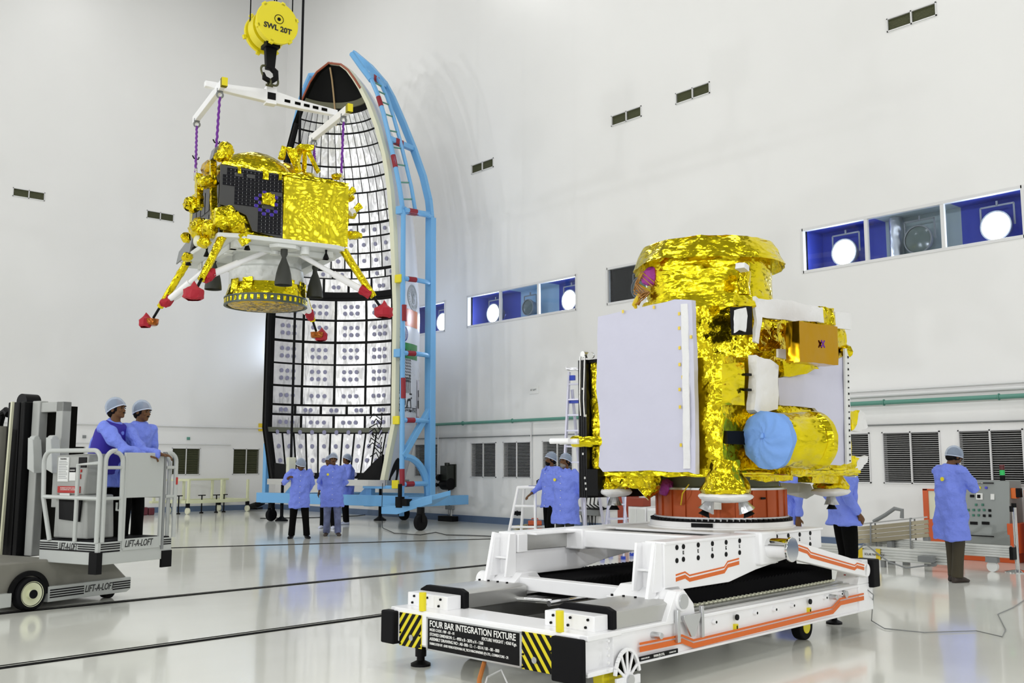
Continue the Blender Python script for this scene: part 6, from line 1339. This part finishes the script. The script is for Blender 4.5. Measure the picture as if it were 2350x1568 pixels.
# the two people in the basket (they face the hanging lander)
q = LN.M @ Vector((-.47, .50, 0)); fz = .712
person('person in blue lab coat with navy vest leaning on the lift basket gate', q.dot(RT), q.dot(FH), 72, 1.68, z0=fz - .14, lean=.30, hip=(0, .12), feet=((-.12, .1), (.12, .02)), arms=(((-.20, -.36, 1.10), (.02, -.46, 1.05), .6), ((.30, .02, 1.10), (.26, -.16, .92), .5)), coat_len=.62, head=(-.15, 0, .12), vest=True, group='people in the lift basket', vox=.010, collar=False)
q = LN.M @ Vector((-.46, .84, 0))
person('person in blue lab coat half hidden behind the vest wearer in the lift basket', q.dot(RT), q.dot(FH), 66, 1.66, z0=fz - .14, lean=.24, hip=(0, .1), feet=((-.1, .08), (.1, .05)), arms=(((-.24, -.28, 1.12), (-.12, -.48, 1.08), .7), ((.28, .0, 1.10), (.26, -.1, .9), .5)), coat_len=.62, head=(.05, 0, .05), group='people in the lift basket', vox=.010, collar=False)
# ================================================================ things along the walls
def wM(p): return Matrix.Translation(p)
# cream trolley by the far wall
a = on_z(430, 1181); b_ = on_z(567, 1174); Lx = (b_ - a); Lx.z = 0; L_ = Lx.length; ang = math.atan2(Lx.y, Lx.x)
Tm = Matrix.Translation(a) @ Matrix.Rotation(ang, 4, 'Z'); tr = empty('equipment_trolley', Tm, 'pale yellow low trolley with posts and four castors by the far wall', 'trolley')
M_py = mat('pale_yellow_paint', (.70, .72, .48), .45)
MB().box((-.05, -.04, .32), (L_ + .05, .06, .42)).box((-.05, 1.0, .32), (L_ + .05, 1.1, .42)).box((-.05, 0, .32), (.05, 1.1, .42)).box((L_ - .05, 0, .32), (L_ + .05, 1.1, .42)).box((-.6, .9, .33), (.0, 1.05, .40)).build('deck_frame', M_py, tr, bevel=.01)
MB().box((-.1, .95, 1.0), (L_ + .05, 1.05, 1.06)).box((0, -.03, 1.0), (.05, 1.05, 1.06)).build('top_rail', M_py, tr, bevel=.008)
for x, y in ((.02, 0), (L_, 0), (L_ * .55, 0), (.3, 1.0), (.65, 1.0), (L_ * .75, 1.0), (L_ - .1, 1.0), (-.5, .95)): MB().box((x - .035, y - .03, .4), (x + .035, y + .04, 1.03)).build('post', M_py, tr, bevel=.005)
for x, y in ((0, 0), (L_, 0), (L_ - .3, 1.0), (.1, 1.0)):
    c_ = MB().cyl((x - .03, y, .10), (x + .03, y, .10), .10, n=20).build('castor', M_cream, tr, bevel=.008); MB().box((x - .05, y - .04, .2), (x + .05, y + .04, .33)).box((x + .035, y - .02, .1), (x + .05, y + .02, .25)).build('fork', M_black, c_)
for x, y in ((-.1, .3), (.7, .2), (L_ * .5, .1), (L_ - .8, .2)): MB().cyl((x, y, 0), (x, y, .55), .02, n=8).box((x - .14, y - .01, .54), (x + .14, y + .01, .57)).cyl((x, y, 0), (x, y, .04), .06, n=12).build('clamp_jack', M_black, tr)
tag(MB().tube([on_z(553, 1166, .02), on_z(575, 1163, .12), on_z(592, 1158, .22), on_z(606, 1152, .3)], [.05, .09, .10, .08], 8).tube([on_z(545, 1168, .02), on_z(590, 1168, .04), on_z(615, 1164, .05)], .03, 6).build('cable_bundle', M_rubber), 'heap of black cables on the floor left of the blue cradle', 'cables')
# wall reel and sockets on the right wall
def wx(px, py, off=0.0): p = on_x(px, py, XW - off); return p
p = wx(1037, 1122); re = empty('cable_reel', wM(Vector((XW, p.y, p.z))), 'black spring cable reel with gearbox mounted on the right wall', 'cable reel')
MB().box((-.30, -.16, .22), (-.04, .14, .62)).box((-.04, -.2, .05), (0, .18, .66)).cyl((-.17, .0, .62), (-.17, 0, .70), .07).build('gearbox', mat('dark_green_black', (.012, .015, .010), .4), re, bevel=.01)
MB().cyl((-.16, -.17, .13), (-.16, .17, .13), .16, n=28).build('drum', M_black, re, bevel=.01); MB().cyl((-.33, .08, .30), (-.33, .18, .30), .09, n=20).build('crank_wheel', M_black, re)
MB().tube([(-.1, 0, 0), (-.08, .02, -.25), (-.08, 0, -.45)], .025, 8).build('lead', M_black, re); MB().box((-.10, -.14, -.55), (-.02, .16, -.45)).tube([(-.08, .05, -.55), (-.09, .02, -.70), (-.08, -.04, -.72), (-.08, -.05, -.55)], .012, 6).build('junction_box', M_grey, re)
MB().cyl((-.05, -.05, -.55), (-.05, -.05, -1.05), .02).box((-.12, -.1, -1.02), (-.02, .02, -.82)).build('riser_pipe', M_offw, re)
p = on_z(1045, 1196); tag(MB().box((p.x - .35, p.y - .28, 0), (p.x - .12, p.y + .32, .14)).build('floor_box', M_black, bevel=.01), 'flat black box on the floor under the wall reel', 'box')
for (px, py, w_, h_, m_, nme, lab) in ((997, 1115, .08, .30, M_black, 'air_regulator', 'small black air regulator on the wall right of the blue cradle'), (1006, 1113, .16, .08, M_black, 'wall_valve', 'small black valve block at the foot of the white drop pipe beside the cradle'), (1240, 1108, .08, .12, M_black, 'air_regulator', 'small black regulator on the wall behind the person with black beard'), (1191, 1178, .30, .09, M_black, 'wall_box', 'small black box low on the wall behind the white step stool')):
    p = wx(px, py); tag(MB().box((XW - .10, p.y - w_ / 2, p.z - h_ / 2), (XW - .01, p.y + w_ / 2, p.z + h_ / 2)).cyl((XW - .06, p.y, p.z - h_ * .7), (XW - .06, p.y, p.z + h_ * .7), .02).build(nme, m_, bevel=.01), lab, 'wall fitting')
# white step stool
D_ = 19.0; ST_ = Fr((1222 - CX) / FPX * D_, D_, -12); ss = rootf('step_stool', ST_, 'white tubular steel step stool left of the two people by the ladder', 'step stool')
for i, (x, s_) in enumerate(((-.26, -1), (.02, 1))):
    pass
TT = lambda n_, pts, r_=.028: MB().tube(pts, r_, 10).build(n_, M_white, ss)
for x0, x1, y0, y1 in ((-.24, -.44, -.2, -.34), (.08, .12, -.2, -.34), (-.2, -.3, .2, .3), (.3, .42, .2, .3)): TT('leg', [(x0, y0, 1.08), (x1, y1, 0)])
TT('top_frame', [(-.24, -.2, 1.08), (.08, -.2, 1.08), (.34, .2, 1.08), (-.2, .2, 1.08), (-.24, -.2, 1.08)]); MB().box((-.22, -.18, 1.08), (.10, .18, 1.10)).build('tread', M_white, ss)
for z, e in ((.74, .07), (.36, .14)): TT('cross_rail', [(-.24 - e, -.2 - e * .6, z), (.09 + e * .1, -.2 - e * .6, z)], .024); TT('cross_rail', [(.09, -.2 - e * .6, z), (.33 + e * .4, .2 + e * .4, z)], .022)
tag(MB().box(ST_.M @ Vector((-.06, -.1, 1.10)), ST_.M @ Vector((.22, .0, 1.115))).build('clipboard', mat('clipboard_blue', (.1, .12, .3), .5)), 'thin dark board lying on the white step stool', 'board')
# tall aluminium ladder
M_lad = mat('ladder_aluminium', (.62, .62, .74), .4, .4); M_lblue = mat('ladder_blue_plastic', (.02, .06, .5), .4)
D_ = 20.0; LD = Fr((1322 - CX) / FPX * D_, D_, -25); la = rootf('tall_ladder', LD, 'tall aluminium extension ladder with blue fittings left of the gold spacecraft', 'ladder')
for x0, x1, y0, y1, nme in ((-.14, -.20, 0, -.35, 'stile'), (.10, .30, 0, -.3, 'stile'), (-.10, -.05, .05, .6, 'rear_stile'), (.12, .38, .05, .6, 'rear_stile')): MB().beam((x0, y0, 3.35 if nme == 'stile' else 3.0), (x1, y1, .03), .035, .09, (0, 1, 0)).build(nme, M_lad, la, bevel=.004); MB().box((x1 - .04, y1 - .05, 0), (x1 + .04, y1 + .05, .05)).build('foot', M_lblue, la)
for i in range(10):
    z = 3.1 - i * .31; t = (3.35 - z) / 3.35; MB().beam((-.14 - .06 * t, -.35 * t, z), (.10 + .2 * t, -.3 * t, z), .07, .03, (0, 0, 1)).build('rung', M_lad, la)
MB().box((-.16, -.03, 2.72), (.14, .06, 2.80)).box((-.14, -.03, 3.18), (-.02, .04, 3.28)).build('blue_clamp', M_lblue, la, bevel=.005)
MB().beam((-.2, 0, 3.42), (.32, .1, 3.38), .14, .05).build('top_cap', mat('foil_wrapped_cap', (.6, .6, .62), .3, .8), la, crinkle=(.06, .01, 10)); MB().box((-.24, -.34, 1.12), (.30, -.2, 1.20)).build('wide_rail', M_lad, la)
# small step ladder
D_ = 16.5; SL = Fr((1413 - CX) / FPX * D_, D_, 8); sl2 = rootf('step_ladder', SL, 'small aluminium step ladder with blue feet behind the left thruster pod', 'step ladder')
for x0, x1, y0, y1 in ((-.12, -.30, 0, -.2), (.14, .04, 0, -.2), (.10, .34, .05, .4), (-.14, -.02, .05, .4)): MB().beam((x0, y0, 1.05), (x1, y1, .02), .03, .06, (0, 1, 0)).cyl((x1, y1 - .04, .35), (x1, y1 + .02, .35), .022).build('stile', M_lad, sl2, bevel=.003); MB().box((x1 - .03, y1 - .04, 0), (x1 + .03, y1 + .04, .05)).build('foot', M_lblue, sl2)
for z in (.85, .62, .40): t = 1 - z / 1.05; MB().box((-.13 - .18 * t, -.2 * t - .05, z), (.13 - .1 * t, -.2 * t + .05, z + .02)).build('tread', M_lad, sl2); MB().box((-.12, .3 * t, z), (.12 + .24 * t, .3 * t + .02, z + .02)).build('brace', M_lad, sl2)
# white cabinets with red brown cases on top
p = on_x(1490, 1215, XW - .8)
for i, (px0, px1, z1, lab) in enumerate(((1441, 1483, .62, 'low white storage cabinet left of its pair by the orange ring'), (1484, 1512, .60, 'low white storage cabinet right of its pair behind the orange ring'))):
    y1, y0 = on_x(px0, 1180, 16.2).y, on_x(px1, 1180, 16.2).y
    cb_ = empty('storage_cabinet', wM(Vector((16.5, (y0 + y1) / 2, 0))), lab, 'cabinet', 'white storage cabinets'); h_ = (y1 - y0) / 2
    MB().box((-.3, -h_ + .01, .02), (.3, h_ - .01, z1)).build('cabinet_body', M_white, cb_, bevel=.008); MB().box((-.312, -h_ + .04, .06), (-.3, -.01, z1 - .05)).build('cabinet_door', M_offw, cb_, bevel=.003); MB().box((-.312, .01, .06), (-.3, h_ - .04, z1 - .05)).build('cabinet_door', M_offw, cb_, bevel=.003)
for px0, px1, z0, z1, xo, lab in ((1443, 1484, .625, .80, 16.3, 'red brown case lying on the left white cabinet'), (1425, 1457, .72, .92, 16.75, 'darker red brown case further back beside the white cabinets')):
    y1, y0 = on_x(px0, 1160, xo).y, on_x(px1, 1160, xo).y
    tag(MB().box((xo - .12, y0, z0 if xo < 16.5 else 0), (xo + .14, y1, z1)).build('carrying_case', M_brownbox, bevel=.01), lab, 'case')
for px0, px1, py, h_, lab in ((1212, 1243, 1214, .19, 'flat orange toolbox on the floor behind the white step stool'), (1251, 1263, 1212, .32, 'taller orange toolbox on the floor behind the bearded people')):
    a = on_z(px0, py); b_ = on_z(px1, py); c_ = (a + b_) / 2; w_ = (b_ - a).length
    M_tb = mat('orange_toolbox', (.50, .08, .02), .45); tb = empty('toolbox', Matrix.Translation(c_) @ Matrix.Rotation(-AZ, 4, 'Z'), lab, 'toolbox'); MB().box((-w_ / 2, -.12, 0), (w_ / 2, .12, h_)).build('box_body', M_tb, tb, bevel=.01)
    MB().box((-w_ / 2 - .01, -.13, h_ * .45), (w_ / 2 + .01, .13, h_ * .5)).build('lid_seam', M_dark, tb, smooth=0); MB().tube([(-.08, 0, h_), (-.07, 0, h_ + .05), (.07, 0, h_ + .05), (.08, 0, h_)], .012, 6).build('handle', M_tb, tb)
tag(MB().tube([on_z(1180, 1208, .03), on_z(1192, 1211, .05), on_z(1205, 1209, .05), on_z(1211, 1206, .04)], [.02, .06, .06, .03], 8).build('hose_bundle', mat('cream_hose', (.55, .48, .22), .5)), 'pale yellow coiled hose on the floor beside the orange toolboxes', 'hose')
# wall socket boxes with leads behind the stowed array
p = wx(1358, 1178); jb = empty('junction_panel', wM(Vector((XW, p.y, p.z))), 'grey junction panel with black leads on the wall left of the step ladder', 'junction box')
MB().box((-.12, -.32, -.05), (-.01, .32, .14)).build('panel_body', M_grey, jb, bevel=.01)
for i in range(4): MB().tube([(-.08, -.2 + i * .13, -.05), (-.1, -.2 + i * .13, -.25), (-.1, -.12 + i * .1, -.28), (-.08, -.1 + i * .12, -.05)], .012, 6).build('lead', M_black, jb)
MB().cyl((-.05, .22, -.05), (-.05, .22, -.78), .02).build('riser_pipe', M_offw, jb)
tg_ = MB()
for i in range(5): tg_.tube([wx(1338 + i * 9, 1140, .2), wx(1336 + i * 9, 1158, .25), wx(1345 + i * 11, 1168, .3), wx(1385 + i * 3, 1170 - i, .3)], .016, 6)
o_ = tg_.build('hanging_leads', M_black); bpy.context.view_layer.update(); o_.data.transform(jb.matrix_world.inverted()); o_.parent = jb
# ---------------------------------------------------------------- aluminium panel rails on the right
def ribbed(name, x, y0, y1, z0, z1, M=None, parent=None, m_=M_alu):
    b = MB(); n = 5; h = (z1 - z0) / n
    for i in range(n): b.box((x - .05, y0, z0 + i * h + .006), (x + .05, y1, z0 + (i + 1) * h - .006))
    b.box((x - .035, y0, z0), (x + .035, y1, z1)); return b.build(name, m_, parent, smooth=0, bevel=.003)
p = on_z(2028, 1302); XA = p.x; M_ral = mat('rail_aluminium', (.62, .63, .60), .35, .6)
fz0, fz1 = on_x(2168, 1297, XA).z, on_x(2174, 1265.6, XA).z
ya, yb = on_x(1870, 1250, XA).y, on_x(2196, 1270, XA).y
r1_ = empty('panel_rail', wM(Vector((XA, (ya + yb) / 2, 0))), 'front ribbed aluminium rail with a white paper label, low across the floor', 'rail', 'ribbed aluminium solar panel rails'); W1 = Matrix.Translation((-XA, -(ya + yb) / 2, 0))
def put(o, root): o.data.transform(Matrix.Translation(-root.matrix_world.translation)); o.parent = root; return o
bpy.context.view_layer.update()
put(ribbed('rail_body', XA, yb, ya, fz0, fz1, m_=M_ral), r1_)
lb0, lb1 = on_x(1975, 1262, XA - .06), on_x(2015, 1282, XA - .06)
lo = put(MB().box((XA - .06, lb1.y, lb1.z), (XA - .052, lb0.y, lb0.z)).build('paper_label', M_offw, smooth=0), r1_); put(MB().box((XA - .063, lb1.y - .04, lb1.z - .02), (XA - .058, lb1.y + .03, lb0.z + .03)).box((XA - .063, lb0.y - .03, lb1.z - .02), (XA - .058, lb0.y + .04, lb0.z + .03)).build('yellow_tape', M_tape, smooth=0), r1_)
tx = text('SOLAR PANEL GDE', .05, M_btext, None, (XA - .062, lb0.y - .06, (lb0.z + lb1.z) / 2 - .02), (0, -1, 0), (0, 0, 1), sx=.75); put(tx, r1_)
for px, py in ((2028, 1302), (2004, 1298)): q = on_x(px, py, XA); put(MB().box((XA - .03, q.y - .03, 0), (XA + .03, q.y + .03, fz0)).build('support_leg', M_grey), r1_)
q = on_x(2125, 1290, XA - .1); put(MB().box((XA - .14, q.y - .12, q.z), (XA - .05, q.y + .1, q.z + .08)).cyl((XA - .1, q.y - .1, q.z - .03), (XA - .04, q.y - .1, q.z - .03), .03).build('end_bracket', M_grey), r1_)
XB = XA + .55; gz0, gz1 = on_x(2316, 1281, XB).z, on_x(2316, 1253, XB).z; ya, yb = on_x(1990, 1240, XB).y, on_x(2320, 1262, XB).y
r2_ = empty('panel_rail', wM(Vector((XB, (ya + yb) / 2, 0))), 'rear ribbed aluminium rail on a white castor in front of the cabinet', 'rail', 'ribbed aluminium solar panel rails'); bpy.context.view_layer.update()
put(ribbed('rail_body', XB, yb, ya, gz0, gz1, m_=M_ral), r2_)
put(MB().box((XB - .06, yb - .05, gz0 - .02), (XB + .06, yb, gz1 - .02)).build('end_cap', M_black), r2_)
q = on_x(2278, 1290, XB); put(MB().cyl((XB - .03, q.y, .075), (XB + .03, q.y, .075), .075, n=24).build('castor', M_offw), r2_); put(MB().box((XB - .05, q.y - .08, .13), (XB + .05, q.y + .08, gz0)).build('castor_fork', M_grey), r2_)
q = on_x(2080, 1290, XB); put(MB().box((XB - .04, q.y - .04, 0), (XB + .04, q.y + .04, gz0)).build('support_leg', M_grey), r2_)
P0, P1 = on_x(1957, 1231, XA + .25), on_x(2131, 1210, XB + .1); r3_ = empty('panel_rail', wM(Vector((XA + .4, (P0.y + P1.y) / 2, .0))), 'raised brownish aluminium rail with grey straps, lying across the other rails', 'rail', 'ribbed aluminium solar panel rails'); bpy.context.view_layer.update()
b = MB(); 
for i in range(4): b.beam(P0 + Vector((0, 0, .105 - i * .065)), P1 + Vector((0, 0, .08 - i * .065)), .10, .055)
put(b.build('rail_body', mat('warm_aluminium', (.45, .40, .28), .35, .7), smooth=0), r3_)
put(MB().beam(P0 + Vector((-.02, 0, .17)), P1 + Vector((-.02, 0, .15)), .02, .02).build('top_rod', M_steel), r3_)
for t in (.28, .80): c_ = P0.lerp(P1, t); put(MB().tube([c_ + Vector((-.1, 0, -.4)), c_ + Vector((-.09, 0, .0)), c_ + Vector((-.07, 0, .16)), c_ + Vector((.06, 0, .16)), c_ + Vector((.08, 0, -.3))], .012, 6).build('strap', M_grey), r3_)
c_ = P0.lerp(P1, .45); put(MB().tube([c_ + Vector((0, .2, .15)), c_ + Vector((0, 0, .26)), c_ + Vector((0, -.15, .36)), c_ + Vector((0, -.27, .34)), c_ + Vector((0, -.26, .22))], .03, 8).build('handle_hose', M_grey), r3_)
for t in (.02, .5, .97): c_ = P0.lerp(P1, t); put(MB().box(c_ + Vector((-.04, -.04, -c_.z)), c_ + Vector((.04, .04, -.14))).build('support_leg', M_grey), r3_)
tag(MB().tube([on_x(1950, 1278, XA - .2), on_x(1985, 1248, XA - .1), on_x(2010, 1268, XA - .2), on_x(2040, 1290, XA - .3), on_x(2080, 1304, XA - .35), on_x(2128, 1298, XA - .2)], .012, 6).build('grey_strap', M_grey), 'long grey lashing strap draped over the front aluminium rail', 'strap')
# ---------------------------------------------------------------- control cabinet
XC = 16.05
def cx_(px, py, x=XC): return on_x(px, py, x)
y1c, y0c = cx_(2195, 1105).y, cx_(2309, 1105).y; zt_c, zb_c = cx_(2300, 1104).z, cx_(2300, 1252).z
cc = empty('control_cabinet', wM(Vector((XC + .3, (y0c + y1c) / 2, 0))), 'grey control cabinet with buttons and a signal light, on an orange stand', 'control cabinet'); bpy.context.view_layer.update()
cP = lambda o: put(o, cc)
body = cP(MB().prism([(XC, y0c, zb_c), (XC + .55, y0c, zb_c), (XC + .55, y0c, zt_c), (XC + .12, y0c, zt_c)], (0, y1c - y0c, 0)).build('cabinet_body', mat('hammered_grey', (.24, .26, .25), .4, .2), bevel=.008))
def onf(y, z, off=.0):  # point on the sloping front
    t = (z - zb_c) / (zt_c - zb_c); return Vector((XC + .12 * t - off, y, z))
def face_box(px, py, w_, h_, m_, nme, d_=.02, par=None):
    p = cx_(px, py, XC + .05); q = onf(p.y, p.z); return cP(MB().bc(q, (d_ * 2, w_, h_), (0, R(7), 0)).build(nme, m_, smooth=0))
for px, py, c_ in ((2229, 1119, M_redp), (2245, 1120, M_yellow), (2260, 1120, mat('blue_lamp', (.02, .02, .5), .3))): face_box(px, py, .035, .035, c_, 'indicator_lamp')
M_gbtn = mat('green_button', (.02, .16, .10), .4)
for px, py in ((2239, 1159), (2254, 1159), (2222, 1171), (2234, 1171), (2246, 1171), (2258, 1171), (2234, 1183), (2246, 1183)): face_box(px, py, .03, .035, M_gbtn, 'push_button')
face_box(2222, 1183, .03, .035, M_redp, 'push_button')
for px, py in ((2271, 1172), (2259, 1184), (2272, 1184)): face_box(px, py, .035, .04, M_black, 'selector_switch')
face_box(2246, 1140, .10, .10, M_offw, 'display_frame'); face_box(2245, 1140, .05, .055, M_black, 'display_screen', .024); face_box(2229, 1139, .06, .04, M_black, 'small_display'); face_box(2276, 1141, .055, .09, M_offw, 'socket_outlet')
for px in (2236, 2263): face_box(px, 1201, .11, .045, M_black, 'plate_label')
face_box(2252, 1230, .42, .014, M_black, 'maker_strip'); face_box(2248, 1109, .38, .022, M_btext, 'title_strip', .021)
p = cx_(2217, 1112, XC + .08); q = onf(y1c - .06, zt_c - .05, .03); 
t_ = text('FOUR BAR INTEGRATION FIXTURE', .026, M_wtext, None, (XC + .085, cx_(2290, 1109, XC + .08).y + .60, cx_(2290, 1109, XC + .08).z - .010), (0, -1, 0), (.15, 0, 1), sx=.9); cP(t_)
p = cx_(2298, 1104, XC + .2)
for i, m_ in enumerate((M_black, mat('green_signal', (.02, .55, .12), .3), mat('dark_red_signal', (.10, .008, .01), .3))): cP(MB().cyl((XC + .25, p.y, zt_c + i * .085), (XC + .25, p.y, zt_c + .08 + i * .085), .038, n=20).build('signal_light', m_))
M_ost = mat('orange_stand', (.62, .10, .02), .45)
ye1, ye0 = cx_(2126, 1250, 16.1).y, cx_(2345, 1270, 16.1).y
zs_ = cx_(2310, 1202).z; zf_ = on_x(2150, 1192, 16.1).z
b = MB().box((XC + .02, ye0 + .05, .15), (XC + .6, y0c + .04, zs_)).box((XC - .0, y1c - .02, .15), (XC + .08, ye1, zf_)).box((XC, ye1 - .09, zf_), (XC + .06, ye1, on_x(2130, 1122, 16.1).z)).box((XC, y1c, on_x(2150, 1127, 16.1).z), (XC + .06, ye1, on_x(2130, 1122, 16.1).z)).box((XC + .06, ye0 + .1, 0), (XC + .56, ye1 - .1, .15))
cP(b.build('orange_stand', M_ost, bevel=.008)); cP(MB().box((XC + .02, y1c, zf_), (XC + .04, ye1 - .09, on_x(2150, 1127, 16.1).z)).build('cream_panel', M_cream, smooth=0))
p = cx_(2320, 1130); cP(MB().box((XC + .14, p.y - .02, p.z - .10), (XC + .26, y0c, p.z + .06)).build('side_socket', M_orange, bevel=.005)); cP(MB().box((XC + .12, p.y - .09, p.z - .08), (XC + .2, p.y - .02, p.z + .06)).build('side_plug', M_black, bevel=.005))
q = on_z(2350, 1290); of = tag(MB().box((XC + .1, ye0 - .5, 0), (XC + .5, ye0 - .06, on_x(2346, 1125, 16.2).z)).build('orange_stand', M_ost, bevel=.008), 'orange steel stand cut by the right edge of the picture', 'stand')
# stanchion
q = on_z(2336, 1314); sn = empty('stanchion', wM(Vector((q.x, q.y, 0))), 'polished steel barrier post on a round base at the right edge', 'barrier post')
MB().lathe([(0, 0), (.17, 0), (.17, .012), (.05, .035), (.03, .04), (0, .04)], n=36).build('base', M_chrome, sn); MB().cyl((0, 0, .04), (0, 0, .93), .03, n=24).build('pole', M_chrome, sn); MB().cyl((0, 0, .90), (0, 0, .96), .034, n=24).bc((-.045, .02, .88), (.03, .04, .08)).build('belt_head', M_black, sn)
# phone in the hand of the person at the cabinet is hidden; visitor shoes under the lift
q = on_z(330, 1183); tag(MB().box((q.x - .1, q.y - .08, 0), (q.x + .1, q.y + .08, .24)).box((q.x + .12, q.y - .08, 0), (q.x + .3, q.y + .08, .22)).build('fire_bucket', mat('maroon_plastic', (.10, .01, .02), .5), bevel=.03), 'small maroon bucket on the floor seen through the lift basket', 'bucket')
q = on_z(112, 1290)
